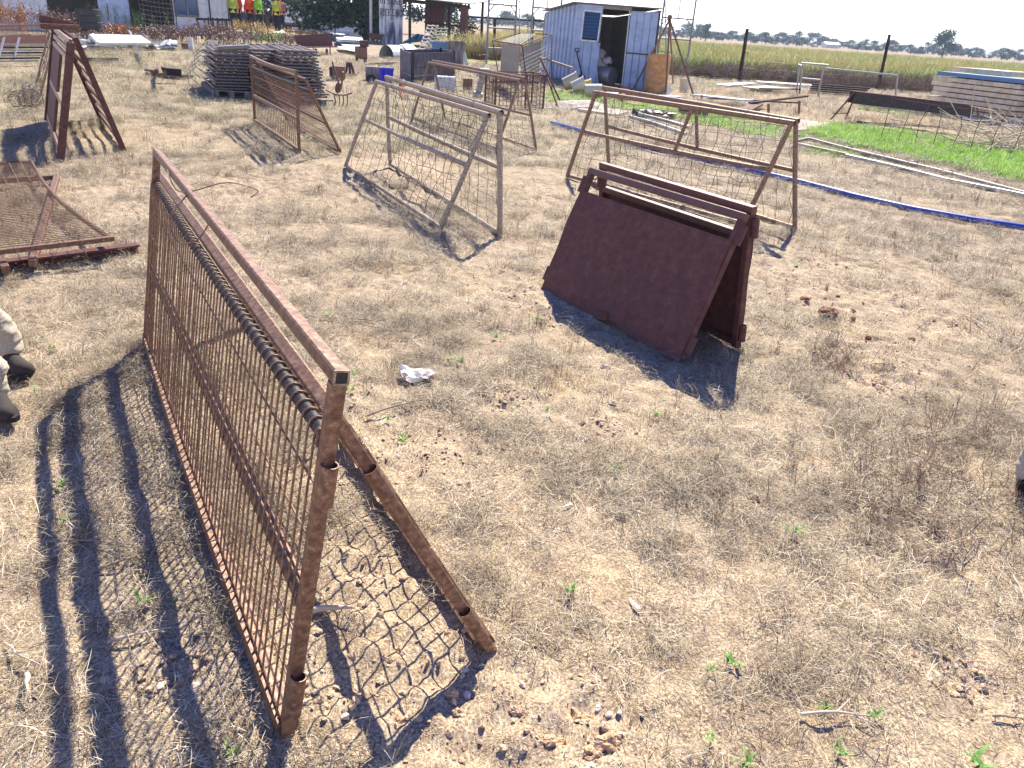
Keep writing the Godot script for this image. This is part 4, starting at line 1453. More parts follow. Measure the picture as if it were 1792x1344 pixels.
func build_fence() -> void:
	var f0 := Vector3(-20.576, 0, -65.931)
	var f1 := Vector3(-11.031, 0, -56.603)
	var u := f1 - f0
	var g := thing("iron_fence", "pale grey fence of iron sheets laid lengthwise under the dark tree", "fence", f0)
	for k in 3:
		for r in 2:
			var b := MB.new()
			var tilt := Vector3(0.02 * (k - 1), 0, 0.03 * r)
			corrugate(b, f0 + u * (k / 3.0) + Vector3.UP * (0.04 + 0.92 * r) + tilt, u / 3.0 * 0.995, Vector3.UP * 0.9, 0.22, 0.012)
			part("iron_sheet", b, M.tin if (k + r) % 2 == 0 else M.white, g)
	for k in 4:
		var b := MB.new()
		var p := f0.lerp(f1, k / 3.0) - Vector3(0, 0, 0.1)
		b.beam(p, p + Vector3.UP * 2.0, 0.1, 0.1)
		part("post", b, M.dark_timber, g)
	var b := MB.new()
	b.tube([Vector3(-27.64, 0, -91.913) , Vector3(-19.224, 2.559, -73.982)], 0.09, 8)
	lone("leaning_pole", b, M.grey_timber, "long grey pole leaning across the pale iron fence", "pole")

func build_scaffold() -> void:
	var labels := ["white pipe scaffold frame between the open shelter and the tin shed", "white pipe scaffold frame rising just behind the tin shed's side wall", "white pipe scaffold frame standing beyond the tripod"]
	var i := 0
	for a in [[Vector3(-1.913, 0, -33.727), Vector3(-0.848, 0, -34.732)], [Vector3(-0.178, 0, -34.677), Vector3(0.983, 0, -35.273)], [Vector3(5.527, 0, -37.715), Vector3(7.059, 0, -38.615)]]:
		var p0: Vector3 = a[0]
		var p1: Vector3 = a[1]
		var g := thing("scaffold_frame", labels[i], "scaffold", p0, "scaffold frames")
		for p in [p0, p1]:
			var b := MB.new()
			b.tube([p, p + Vector3.UP * 3.6], 0.042, 8)
			part("pole", b, M.silver, g)
		for y in [0.6, 1.35, 2.2, 3.1]:
			var b := MB.new()
			b.tube([p0 + Vector3.UP * y, p1 + Vector3.UP * y], 0.034, 7)
			part("rung", b, M.silver, g)
		var b := MB.new()
		b.tube([p0.lerp(p1, 0.5) + Vector3.UP * 2.2, p0.lerp(p1, 0.5) + Vector3.UP * 3.1], 0.026, 6)
		part("strut", b, M.silver, g)
		for q in [[p0, p1], [p1, p0]]:
			b = MB.new()
			b.tube([q[0] + Vector3.UP * 1.9, q[0].lerp(q[1], 0.22) + Vector3.UP * 2.2], 0.024, 6)
			part("corner_brace", b, M.silver, g)
		i += 1
	# ladders
	i = 0
	for a in [[Vector3(-0.386, 0, -35.89), 0.28, -0.35], [Vector3(5.63, 0, -36.486), 0.28, -0.4]]:
		var g := thing("ladder", ["aluminium ladder leaning up between two scaffold frames", "aluminium ladder leaning up behind the tin shed's roof edge"][i], "ladder", a[0])
		var p: Vector3 = a[0]
		for s: float in [0.0, 1.0]:
			var b := MB.new()
			b.tube([p + Vector3(a[1] * (s - 0.5) * 1.5, 0, 0), p + Vector3(a[1] * (s - 0.5) + a[2], 3.6, -0.8)], 0.022, 6)
			part("stile", b, M.silver, g)
		for k in 11:
			var b := MB.new()
			var f := (k + 0.7) / 11.5
			var c := p + Vector3(a[2] * f, 3.6 * f, -0.8 * f)
			var hw: float = a[1] * lerpf(0.75, 0.5, f)
			b.tube([c - Vector3(hw, 0, 0), c + Vector3(hw, 0, 0)], 0.014, 5)
			part("rung", b, M.silver, g)
		i += 1
	# long rail running off from the shelter
	var b := MB.new()
	b.tube([Vector3(-3.59, 1.717, -44.179), Vector3(0.488, 1.745, -42.198)], 0.05, 7)
	for a in [[Vector3(-2.833, 0, -44.66), 1.9], [Vector3(-0.126, 0, -42.372), 1.9]]:
		b.tube([a[0], a[0] + Vector3.UP * 1.93], 0.04, 6)
	lone("yard_rail", b, M.dark_timber, "long dark rail on posts joining the open shelter to the scaffold", "rail")

func build_sheds() -> void:
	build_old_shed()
	build_tin_shed()
	build_shelter()
	build_fence()
	build_scaffold()

# ------------------------------------------------------------------ the yard
func build_heavy_frame() -> void:
	# tall plate gate with a slatted gate and a thin pipe gate propped against it
	var o := Vector3(-4.9, 0, -8.19)
	var l := Vector3(-1.67, 0, -2.66)
	var a := Vector3(-4.661, 1.146, -8.34) - o
	var lu := l.normalized()
	var nn := l.cross(a).normalized()
	var g := thing("plate_gate", "tall dark rusty plate gate with a thick end post", "gate", o, "gates leaning together in pairs")
	var b := MB.new()
	b.beam(o, o + a, 0.065, 0.075, nn, 0.006)
	var post := part("upright", b, M.rust_dark, g)
	for t in [0.3, 0.55, 0.9]:
		b = MB.new()
		b.tube([at(o, l, a, 0, t) - lu * 0.055, at(o, l, a, 0, t) - lu * 0.045], 0.01, 8)
		part("bolt", b, M.black_steel, post)
	b = MB.new()
	b.beam(at(o, l, a, 1, 0), at(o, l, a, 1, 1), 0.08, 0.08, nn)
	part("upright", b, M.rust_dark, g)
	b = MB.new()
	b.slab([at(o, l, a, 0.45, 0.02), at(o, l, a, 0.98, 0.02), at(o, l, a, 0.98, 0.84), at(o, l, a, 0.45, 0.84)], 0.03)
	part("steel_plate", b, M.rust_dark, g)
	for t in [0.06, 0.45, 0.86, 0.93, 1.0]:
		b = MB.new()
		b.beam(at(o, l, a, 0.02, t), at(o, l, a, 1.0, t), 0.05, 0.035, nn)
		part("rail", b, M.rust, g)
	# slatted gate
	var o2 := Vector3(-4.61, 0, -8.97)
	var a2 := Vector3(-4.871, 1.169, -8.806) - o2
	var l2 := Vector3(-1.5, 0, -2.4)
	g = thing("slat_gate", "rusty slatted gate sloping against the tall dark plate gate", "gate", o2, "gates leaning together in pairs")
	var n2 := l2.cross(a2).normalized()
	for s: float in [0.0, 1.0]:
		b = MB.new()
		b.beam(at(o2, l2, a2, s, 0), at(o2, l2, a2, s, 1), 0.05, 0.06, n2)
		part("upright", b, M.rust_dark, g)
	for k in 9:
		b = MB.new()
		var t := 0.05 + 0.115 * k
		b.beam(at(o2, l2, a2, 0, t, 0.01), at(o2, l2, a2, 1, t, 0.01), 0.03 if k % 3 else 0.075, 0.014, n2)
		part("slat", b, M.rust if k % 3 == 0 else M.rust_dark, g)
	# thin pipe gate leaning the other way
	var o3 := Vector3(-8.129, 0, -13.339)
	var l3 := Vector3(-1.26, 0, -2.03)
	var a3 := Vector3(-7.808, 0.917, -13.536) - o3
	pipe_gate("thin rusty pipe gate leaning behind the tall plate gate", o3, l3, a3, 0.5, 0.018, 41, M.pipe_brown)
	# short channel off-cuts thrown on top
	var n := 0
	for q in [[at(o, l, a, 0.95, 1.02), Vector3(-0.16, 0.03, 0.06), 0.1, "dark steel channel off-cut lying on the tall plate gate"], [at(o, l, a, 0.6, 1.03), Vector3(0.16, 0.0, -0.14), 0.06, "pale steel off-cut balanced across the tall plate gate"]]:
		b = MB.new()
		var p: Vector3 = q[0] + Vector3.UP * q[2] * 0.4
		b.beam(p - q[1], p + q[1], q[2], 0.012, Vector3(0.3, 1, 0))
		b.beam(p - q[1] + Vector3.UP * q[2] * 0.4, p + q[1] + Vector3.UP * q[2] * 0.4, 0.012, q[2] * 0.8, Vector3(0.3, 1, 0))
		lone("steel_offcut", b, M.rust_dark if n == 0 else M.rust, q[3], "steel")
		n += 1
	# roll of netting
	b = MB.new()
	var r := RandomNumberGenerator.new()
	r.seed = 8
	var c := Vector3(-7.242, 0, -11.541) + Vector3.UP * 0.24
	for k in 34:
		var pts := []
		var ph := r.randf() * TAU
		var rr := r.randf_range(0.04, 0.19)
		for m in 13:
			var an := TAU * m / 12.0 + ph
			pts.append(c + Vector3(cos(an) * rr * 0.9 + r.randfn() * 0.02, sin(an) * rr * 0.75 + r.randfn() * 0.015 - 0.06, (k - 17) * 0.02 + r.randfn() * 0.03))
		b.tube(pts, 0.0025, 4, false)
	lone("netting_roll", b, M.wire_old, "tangled roll of old wire netting by the tall plate gate", "netting")

func build_flat_panels() -> void:
	# two mesh panels lying flat, one on another, and a heavy beam
	var nr := Vector3(-2.74, 0.13, -4.99)
	var fr := Vector3(-4.77, 0.1, -7.49)
	var w := Vector3(-1.15, 0, 1.1)
	var g := thing("weldmesh_sheet", "rusty weldmesh panel lying flat on top of another", "panel", nr, "mesh panels lying flat")
	var b := MB.new()
	var edge := []
	for k in 9:
		var t := k / 8.0
		edge.append(nr.lerp(fr, t) + Vector3(-0.05, -0.02, 0.04) * sin(PI * t))
	for k in 8:
		b.beam(edge[k], edge[k + 1], 0.024, 0.024)
	b.beam(nr - w * 0.01, nr + w, 0.04, 0.03)
	b.beam(fr, fr + w, 0.025, 0.025)
	part("edge_frame", b, M.rust, g)
	b = MB.new()
	var nl := 17
	var ns := 62
	for i in nl + 1:
		var s := float(i) / nl
		var line := []
		for k in 9:
			line.append(edge[k] + w * s + Vector3.UP * (0.012 + 0.012 * sin(s * 9.0 + k)))
		b.tube(line, 0.0026, 4, false)
	for i in ns + 1:
		var t := float(i) / ns
		var k := mini(int(t * 8.0), 7)
		var p: Vector3 = edge[k].lerp(edge[k + 1], t * 8.0 - k)
		b.tube([p + Vector3.UP * 0.014, p + w * 0.5 + Vector3.UP * (0.01 + 0.01 * sin(t * 20.0)), p + w + Vector3.UP * 0.014], 0.0026, 4, false)
	var m := part("wire_mesh", b, M.rust_wire, g)
	m.set_meta("kind", "stuff")
	var f0 := Vector3(-2.55, 0.05, -5.0)
	var f1 := Vector3(-4.33, 0.05, -7.13)
	g = thing("tube_frame", "square tube gate frame lying under the flat mesh panel", "frame", f0, "mesh panels lying flat")
	for q in [[f0 + Vector3(-0.5, 0, 0.4), f1], [f1, f1 + w * 1.1], [f0 + w * 0.5, f1 + w * 0.45], [f0 + w * 0.72, f1 + w * 0.66], [f0 + w * 1.0, f1 + w * 1.0]]:
		b = MB.new()
		b.beam(q[0], q[1], 0.045, 0.045, Vector3.UP, 0.004)
		part("rail", b, M.rust, g)
	b = MB.new()
	var b0 := Vector3(-2.654, 0, -5.164) + Vector3.UP * 0.05
	var b1 := b0 + (Vector3(-3.256, 0, -4.585) - Vector3(-2.654, 0, -5.164)) * 2.2
	b.beam(b0, b1, 0.08, 0.012)
	b.beam(b0 + Vector3(-0.02, -0.05, -0.03), b1 + Vector3(-0.02, -0.05, -0.03), 0.012, 0.09)
	lone("angle_iron", b, M.rust_dark, "long dark angle iron propping the edge of the flat mesh panels", "steel")

# one flat gate of the stacks: long rails and two ends, built at the origin
func make_stacked(called: String, label: String) -> Node3D:
	var t := thing(called, label, "panel", Vector3.ZERO, "flat pipe panels in stacks")
	var b := MB.new()
	for z in [0.0, -2.2]:
		b = MB.new()
		b.tube([Vector3(-0.32, 0, z), Vector3(0.32, 0, z)], 0.019, 7)
		part("end_rail", b, M.stack_edge, t)
	b = MB.new()
	for x in [-0.3, -0.15, 0.0, 0.15, 0.3]:
		b.tube([Vector3(x, 0, 0), Vector3(x, 0, -2.2)], 0.018, 6)
	for z in [-0.4, -0.8, -1.2, -1.6]:
		b.beam(Vector3(-0.3, 0, z), Vector3(0.3, 0, z), 0.12, 0.02)
	part("rails", b, M.stack_steel, t)
	return t

func build_stacks() -> void:
	var proto: Node3D = null
	var names := ["at the foot", "low", "below the middle", "half way up", "above the middle", "high up", "near the top", "on top"]
	var stacks := ["wire-strewn pipe stack", "middle pipe stack behind the sagging gate", "pipe stack with the straight end"]
	var i := 0
	for s in [[Vector3(-5.599, 0, -15.303), 13], [Vector3(-4.912, 0, -15.459), 14], [Vector3(-4.05, 0, -14.812), 15]]:
		var o: Vector3 = s[0]
		# a pallet carries each stack
		var g := thing("pallet", ["timber pallet under the wire-strewn pipe stack", "timber pallet under the middle pipe stack", "timber pallet under the straight-ended pipe stack"][i], "pallet", o)
		for x in [-0.3, 0.0, 0.3]:
			var b := MB.new()
			b.beam(o + Vector3(x, 0.05, 0.1), o + Vector3(x - 0.9, 0.05, -1.6), 0.09, 0.1)
			part("bearer", b, M.grey_timber, g)
		for k in 4:
			var b := MB.new()
			var z := 0.05 - 0.5 * k
			b.beam(o + Vector3(-0.42 + z * 0.5, 0.11, z), o + Vector3(0.42 + z * 0.5, 0.11, z), 0.1, 0.02)
			part("board", b, M.grey_timber, g)
		for k in s[1]:
			var label: String = "flat rusty pipe panel %s of the %s" % [names[mini(k * 8 / s[1], 7)], stacks[i]]
			var n: Node3D
			var p := o + Vector3(rng.randfn() * 0.03 - k * 0.006 * (i - 0.5), 0.145 + 0.054 * k, rng.randfn() * 0.015)
			if proto == null:
				proto = make_stacked("stacked_panel", label)
				n = proto
				n.position = p
				n.rotation.y = 0.46
			else:
				n = copy(proto, p, 0.46 + rng.randfn() * 0.03, label)
		i += 1
	# loose wires trailing off the first stack
	for k in 5:
		var b := MB.new()
		var p := Vector3(-6.076, 0, -16.256) + Vector3(-0.1 - 0.1 * k, 0.75 - 0.12 * k, -0.1 * k)
		b.tube([p + Vector3(0.3, 0.05, -0.2), p, p + Vector3(-0.25, 0.12, 0.0), p + Vector3(-0.42, -0.02, 0.05), p + Vector3(-0.4, -0.2, 0.08), p + Vector3(-0.25, -0.3, 0.12)], 0.008, 5)
		lone("trailing_wire", b, M.galvanised, "bright bent wire trailing off the pipe stack", "wire", "wires off the pipe stack")
	# pipes and a bucket lying on top
	var b := MB.new()
	b.tube([Vector3(-5.803, 0.833, -15.209), Vector3(-5.314, 0.884, -15.513)], 0.05, 9)
	lone("old_pipe", b, M.old_tin, "short fat pipe lying on the wire-strewn stack", "pipe")

func build_pipes() -> void:
	var b := MB.new()
	b.tube([Vector3(0.386, 0.03, -14.315), Vector3(0.714, 0.04, -13.666), Vector3(1.141, 0.035, -12.897), Vector3(1.521, 0.05, -12.184), Vector3(1.898, 0.035, -11.756), Vector3(2.685, 0.035, -10.758), Vector3(3.03, 0.045, -10.172), Vector3(3.382, 0.035, -9.763), Vector3(3.813, 0.03, -9.027), Vector3(4.22, 0.035, -8.468), Vector3(4.672, 0.03, -8.137), Vector3(5.112, 0.035, -7.867), Vector3(5.881, 0.035, -7.637)], 0.034, 12)
	lone("blue_pipe", b, M.blue_pipe, "long blue poly pipe lying across the yard", "pipe")
	b = MB.new()
	b.tube([Vector3(4.638, 0.04, -13.961), Vector3(4.953, 0.05, -14.333), Vector3(5.35, 0.04, -13.096), Vector3(5.919, 0.04, -11.539), Vector3(6.297, 0.04, -10.011), Vector3(6.623, 0.04, -8.449)], 0.032, 9)
	lone("white_pipe", b, M.old_tin, "long grey white pipe edging the bright green grass", "pipe")
	b = MB.new()
	b.tube([Vector3(4.552, 0.03, -13.645), Vector3(5.029, 0.03, -12.721)], 0.026, 8)
	lone("white_pipe", b, M.old_tin, "short grey white pipe near the end of the brown pipe gates", "pipe")
	b = MB.new()
	b.tube([Vector3(4.979, 0.03, -12.582), Vector3(5.356, 0.03, -11.769), Vector3(5.686, 0.03, -10.746), Vector3(6.165, 0.03, -10.053), Vector3(6.59, 0.03, -9.25)], 0.03, 9)
	lone("white_pipe", b, M.galvanised, "grey pipe with wire hoops beside the dry brown weeds", "pipe")
	for p in [Vector3(5.178, 0, -13.108), Vector3(5.416, 0, -12.4), Vector3(5.651, 0, -11.769), Vector3(5.833, 0, -11.095)]:
		b = MB.new()
		b.tube([p + Vector3(-0.1, 0.02, -0.12), p + Vector3(-0.02, 0.12, -0.04), p + Vector3(0.06, 0.11, 0.02), p + Vector3(0.08, 0.0, 0.06)], 0.006, 5)
		lone("wire_hoop", b, M.galvanised, "small wire hoop bent over the grey pipe", "wire", "hoops over the pipe")

func in_poly(p: Vector2, poly: PackedVector2Array) -> bool:
	return Geometry2D.is_point_in_polygon(p, poly)

func flat(list: Array) -> PackedVector2Array:
	var r := PackedVector2Array()
	for p in list:
		r.append(Vector2(p.x, p.z))
	return r

func build_green() -> void:
	var cols := [lin(150, 196, 56), lin(166, 212, 70), lin(132, 178, 54), lin(176, 214, 96), lin(188, 202, 136)]
	var meshes := [tuft(801, 20, 0.1, 0.011, cols, 1.9), tuft(802, 18, 0.08, 0.013, cols, 2.2), rosette(803, 14, 0.09)]
	var xf := [[], [], []]
	var tint := [[], [], []]
	var zones := [[flat([Vector3(6.524, 0, -18.007), Vector3(8.003, 0, -16.929), Vector3(9.531, 0, -15.456), Vector3(8.446, 0, -12.655), Vector3(6.993, 0, -11.086), Vector3(6.707, 0, -12.082), Vector3(6.301, 0, -13.113), Vector3(5.643, 0, -14.382), Vector3(5.328, 0, -15.465)]), 6000, 1.1],
		[flat([Vector3(2.784, 0, -19.889), Vector3(4.199, 0, -20.008), Vector3(4.843, 0, -17.148), Vector3(5.259, 0, -15.769), Vector3(5.087, 0, -14.554), Vector3(4.157, 0, -14.549), Vector3(3.286, 0, -16.552), Vector3(2.037, 0, -18.022)]), 1500, 0.9],
		[flat([Vector3(0.415, 0, -21.725), Vector3(1.678, 0, -22.02), Vector3(2.439, 0, -20.554), Vector3(2.037, 0, -18.022), Vector3(1.055, 0, -18.661), Vector3(0.336, 0, -18.704)]), 700, 0.95],
		[flat([Vector3(4.737, 0, -14.093), Vector3(5.343, 0, -13.56), Vector3(5.136, 0, -12.504), Vector3(4.462, 0, -12.913)]), 160, 0.6],
		[flat([Vector3(6.232, 0, -30.898), Vector3(7.144, 0, -31.163), Vector3(6.593, 0, -28.933), Vector3(5.639, 0, -28.334)]), 70, 0.8],
		[flat([Vector3(9.918, 0, -24.246), Vector3(11.31, 0, -22.916), Vector3(10.648, 0, -21.515), Vector3(8.964, 0, -22.617)]), 200, 0.8],
		[flat([Vector3(-2.884, 0, -45.457), Vector3(-1.971, 0, -44.57), Vector3(-1.858, 0, -40.891), Vector3(-2.655, 0, -40.231)]), 90, 1.0]]
	for zn in zones:
		var poly: PackedVector2Array = zn[0]
		var lo := Vector2(INF, INF)
		var hi := -lo
		for p in poly:
			lo = lo.min(p); hi = hi.max(p)
		var n := 0
		var tries := 0
		while n < zn[1] and tries < 60000:
			tries += 1
			var p := Vector2(rng.randf_range(lo.x, hi.x), rng.randf_range(lo.y, hi.y))
			if not in_poly(p + Vector2(rng.randfn(), rng.randfn()) * 0.12, poly):
				continue
			n += 1
			var m := rng.randi() % 3
			xf[m].append(turned(Vector3(p.x, gh(p.x, p.y), p.y), rng.randf_range(0.6, 1.3) * zn[2], 0.2))
			tint[m].append(Color.WHITE * rng.randf_range(0.75, 1.2))
	scatter("green_grass", "bright green weeds and grass growing along the pipes", "grass", meshes, M.grass_green, xf, tint)

func build_weeds_by_shed() -> void:
	# dry bushes against the old shed
	var kinds := {
		"orange": [lin(176, 118, 66), lin(150, 96, 58), lin(196, 146, 86), lin(130, 88, 60)],
		"brown": [lin(132, 100, 84), lin(110, 84, 72), lin(152, 122, 100), lin(98, 74, 64)],
		"green": [lin(118, 156, 70), lin(96, 138, 58), lin(146, 178, 92), lin(164, 180, 110)],
		"yellow": [lin(206, 170, 96), lin(190, 146, 78), lin(214, 186, 122), lin(150, 150, 90)]}
	var n := 0
	for a in [["orange", Vector3(-21.282, 0, -33.52), 1.4, 1.15], ["orange", Vector3(-20.613, 0, -33.409), 1.3, 1.2], ["brown", Vector3(-19.889, 0, -33.627), 1.5, 1.05], ["brown", Vector3(-19.198, 0, -33.636), 1.5, 1.1], ["brown", Vector3(-18.555, 0, -33.434), 1.2, 0.95],
			["green", Vector3(-20.374, 0, -39.763), 1.2, 1.3], ["green", Vector3(-20.224, 0, -40.795), 1.5, 1.35], ["green", Vector3(-19.433, 0, -40.544), 1.3, 1.1], ["orange", Vector3(-17.548, 0, -34.745), 1.2, 0.6], ["orange", Vector3(-16.852, 0, -34.689), 1.2, 0.6],
			["brown", Vector3(-15.581, 0, -34.201), 1.2, 0.6], ["brown", Vector3(-14.796, 0, -34.461), 1.3, 0.75], ["brown", Vector3(-14.033, 0, -34.629), 1.2, 0.8], ["brown", Vector3(-13.286, 0, -34.735), 1.2, 0.9], ["brown", Vector3(-12.609, 0, -34.647), 1.2, 0.9],
			["yellow", Vector3(-15.376, 0, -43.591), 1.4, 0.9], ["yellow", Vector3(-14.865, 0, -43.85), 1.4, 0.9], ["yellow", Vector3(-13.803, 0, -42.877), 1.3, 0.8], ["brown", Vector3(-12.228, 0, -35.634), 1.2, 0.8], ["green", Vector3(-11.866, 0, -36.571), 1.1, 0.6],
			["green", Vector3(-11.5, 0, -37.52), 1.1, 0.6], ["brown", Vector3(-10.616, 0, -35.995), 1.1, 0.6], ["yellow", Vector3(-13.985, 0, -49.255), 1.3, 0.55], ["yellow", Vector3(-13.063, 0, -48.956), 1.2, 0.5], ["brown", Vector3(-16.553, 0, -31.023), 0.9, 0.4]]:
		var o: Vector3 = a[1]
		var r := RandomNumberGenerator.new()
		r.seed = 900 + n
		var b := MB.new()
		b.coloured = true
		var w: float = a[2]
		var h: float = a[3]
		for k in 30:
			var p := o + Vector3(r.randfn() * w * 0.28, 0, r.randfn() * w * 0.28)
			var tip := p + Vector3(r.randfn() * 0.15, h * r.randf_range(0.5, 1.05), r.randfn() * 0.15)
			b.col = kinds[a[0]][r.randi() % 4]
			b.tube([p, tip], 0.009, 3, false, 0.004)
			foliage(b, r, p.lerp(tip, 0.72), Vector3(0.14, h * 0.3, 0.14), 26, 0.055, kinds[a[0]], 0.0)
		var label: String = {"orange": "rust orange dry bush in the weeds along the iron shed", "brown": "dull brown dead bush in the weeds along the yard edge", "green": "leafy green bush growing among the dry weeds", "yellow": "straw yellow dry bush beside the people's clearing"}[a[0]]
		lone("dry_bush" if a[0] != "green" else "green_bush", b, M.leaf, label, "bush", "bushes along the yard edge")
		n += 1

func build_yard() -> void:
	build_heavy_frame()
	build_flat_panels()
	build_stacks()
	build_pipes()
	build_green()
	build_weeds_by_shed()

# ------------------------------------------------------------------ scrap and gear about the yard
func bucket(label: String, o: Vector3, r: float, h: float, m: Material, lean := Basis(), handle := true, called := "bucket", cat := "bucket") -> void:
	var g := thing(called, label, cat, o)
	var b := MB.new()
	b.lathe([Vector2(0, 0.005), Vector2(r * 0.8, 0.005), Vector2(r, h), Vector2(r * 1.06, h), Vector2(r * 1.06, h - 0.03), Vector2(r * 1.0, h - 0.03)], o, 20, lean)
	b.lathe([Vector2(r * 0.97, h), Vector2(r * 0.78, 0.02), Vector2(0, 0.02)], o, 20, lean)
	part("body", b, m, g)
	if handle:
		b = MB.new()
		var pts := []
		for k in 9:
			var a := PI * k / 8.0
			pts.append(o + lean * Vector3(cos(a) * r * 1.05, h - 0.02 + sin(a) * r * 0.55, sin(a) * r * 0.5))
		b.tube(pts, 0.006, 5)
		part("handle", b, M.silver, g)

func drum(label: String, o: Vector3, r: float, h: float, m: Material, lean := Basis(), called := "drum") -> void:
	var g := thing(called, label, "drum", o)
	var b := MB.new()
	var p := [Vector2(0, 0.0), Vector2(r * 0.97, 0.0), Vector2(r, 0.02)]
	for k in 3:
		var y := h * (0.28 + 0.24 * k)
		p.append_array([Vector2(r, y - 0.02), Vector2(r * 1.025, y), Vector2(r, y + 0.02)])
	p.append_array([Vector2(r, h - 0.02), Vector2(r * 0.97, h)])
	b.lathe(p, o, 24, lean)
	part("body", b, m, g)
	b = MB.new()
	b.lathe([Vector2(r * 0.98, h), Vector2(r * 0.98, h + 0.012), Vector2(r * 0.9, h + 0.012), Vector2(r * 0.9, h - 0.01), Vector2(0, h - 0.01)], o, 24, lean)
	part("lid", b, m, g)

func plank(called: String, a: Vector3, c: Vector3, w: float, t: float, m: Material, label: String, group := "", up := Vector3.UP) -> void:
	var b := MB.new()
	b.beam(a, c, w, t, up)
	lone(called, b, m, label, "plank" if called == "plank" else "sheet", group)

func build_crate() -> void:
	var o := Vector3(-3.094, 0, -21.173)
	var rx := Vector3(-2.272, 0, -23.813) - o
	var lx := Vector3(-3.662, 0, -22.875) - o
	var h := 0.74
	var g := thing("timber_crate", "big open grey plank crate with a dark corner strap", "crate", o)
	for f in [[o, rx, 0], [o, lx, 1], [o + lx, rx, 2], [o + rx, lx, 3]]:
		for k in 4:
			var b := MB.new()
			var y := h * (k + 0.5) / 4.0
			var jog := Vector3(0, 0.004 * ((k * 7) % 3), 0)
			b.beam(f[0] + f[1] * 0.01 + Vector3.UP * y + jog, f[0] + f[1] * 0.99 + Vector3.UP * y, 0.025, h / 4.0 - 0.014, Vector3.UP)
			part("plank", b, M.blue_timber, g)
	for p in [o, o + rx, o + lx, o + rx + lx]:
		var b := MB.new()
		b.beam(p + (o + rx / 2 + lx / 2 - p) * 0.03, p + (o + rx / 2 + lx / 2 - p) * 0.03 + Vector3.UP * (h + 0.03), 0.07, 0.07)
		part("corner_post", b, M.dark_timber, g)
	var b := MB.new()
	var out := -(rx + lx).normalized()
	b.beam(o + out * 0.03, o + out * 0.03 + Vector3.UP * h, 0.05, 0.01, out)
	part("corner_strap", b, M.black_steel, g)
	b = MB.new()
	b.slab([o + Vector3.UP * 0.03, o + rx + Vector3.UP * 0.03, o + rx + lx + Vector3.UP * 0.03, o + lx + Vector3.UP * 0.03], 0.02)
	part("bottom", b, M.dark_timber, g)
	# bins behind it
	var n := 0
	for a in [[Vector3(-3.497, 0, -31.484), 0.62, 0.75, M.blue_panel, "blue plastic bin behind the grey plank crate"], [Vector3(-2.923, 0, -31.386), 0.6, 0.8, M.grey_timber, "weathered grey box beside the blue bin"]]:
		g = thing("storage_bin", a[4], "bin", a[0])
		b = MB.new()
		var p: Vector3 = a[0]
		var w: float = a[1]
		var q: float = a[2]
		b.solid([p + Vector3(-w * 0.45, 0, 0.3), p + Vector3(w * 0.45, 0, 0.3), p + Vector3(w * 0.45, 0, -0.3), p + Vector3(-w * 0.45, 0, -0.3)], [p + Vector3(-w * 0.52, q, 0.34), p + Vector3(w * 0.52, q, 0.34), p + Vector3(w * 0.52, q, -0.34), p + Vector3(-w * 0.52, q, -0.34)])
		part("body", b, a[3], g)
		b = MB.new()
		for e in [[Vector3(-0.56, 0, 0.4), Vector3(0.56, 0, 0.4)], [Vector3(-0.56, 0, -0.4), Vector3(0.56, 0, -0.4)], [Vector3(-0.56, 0, 0.4), Vector3(-0.56, 0, -0.4)], [Vector3(0.56, 0, 0.4), Vector3(0.56, 0, -0.4)]]:
			b.beam(p + Vector3(e[0].x * w, q, e[0].z), p + Vector3(e[1].x * w, q, e[1].z), 0.05, 0.05)
		part("rim", b, a[3], g)
		n += 1

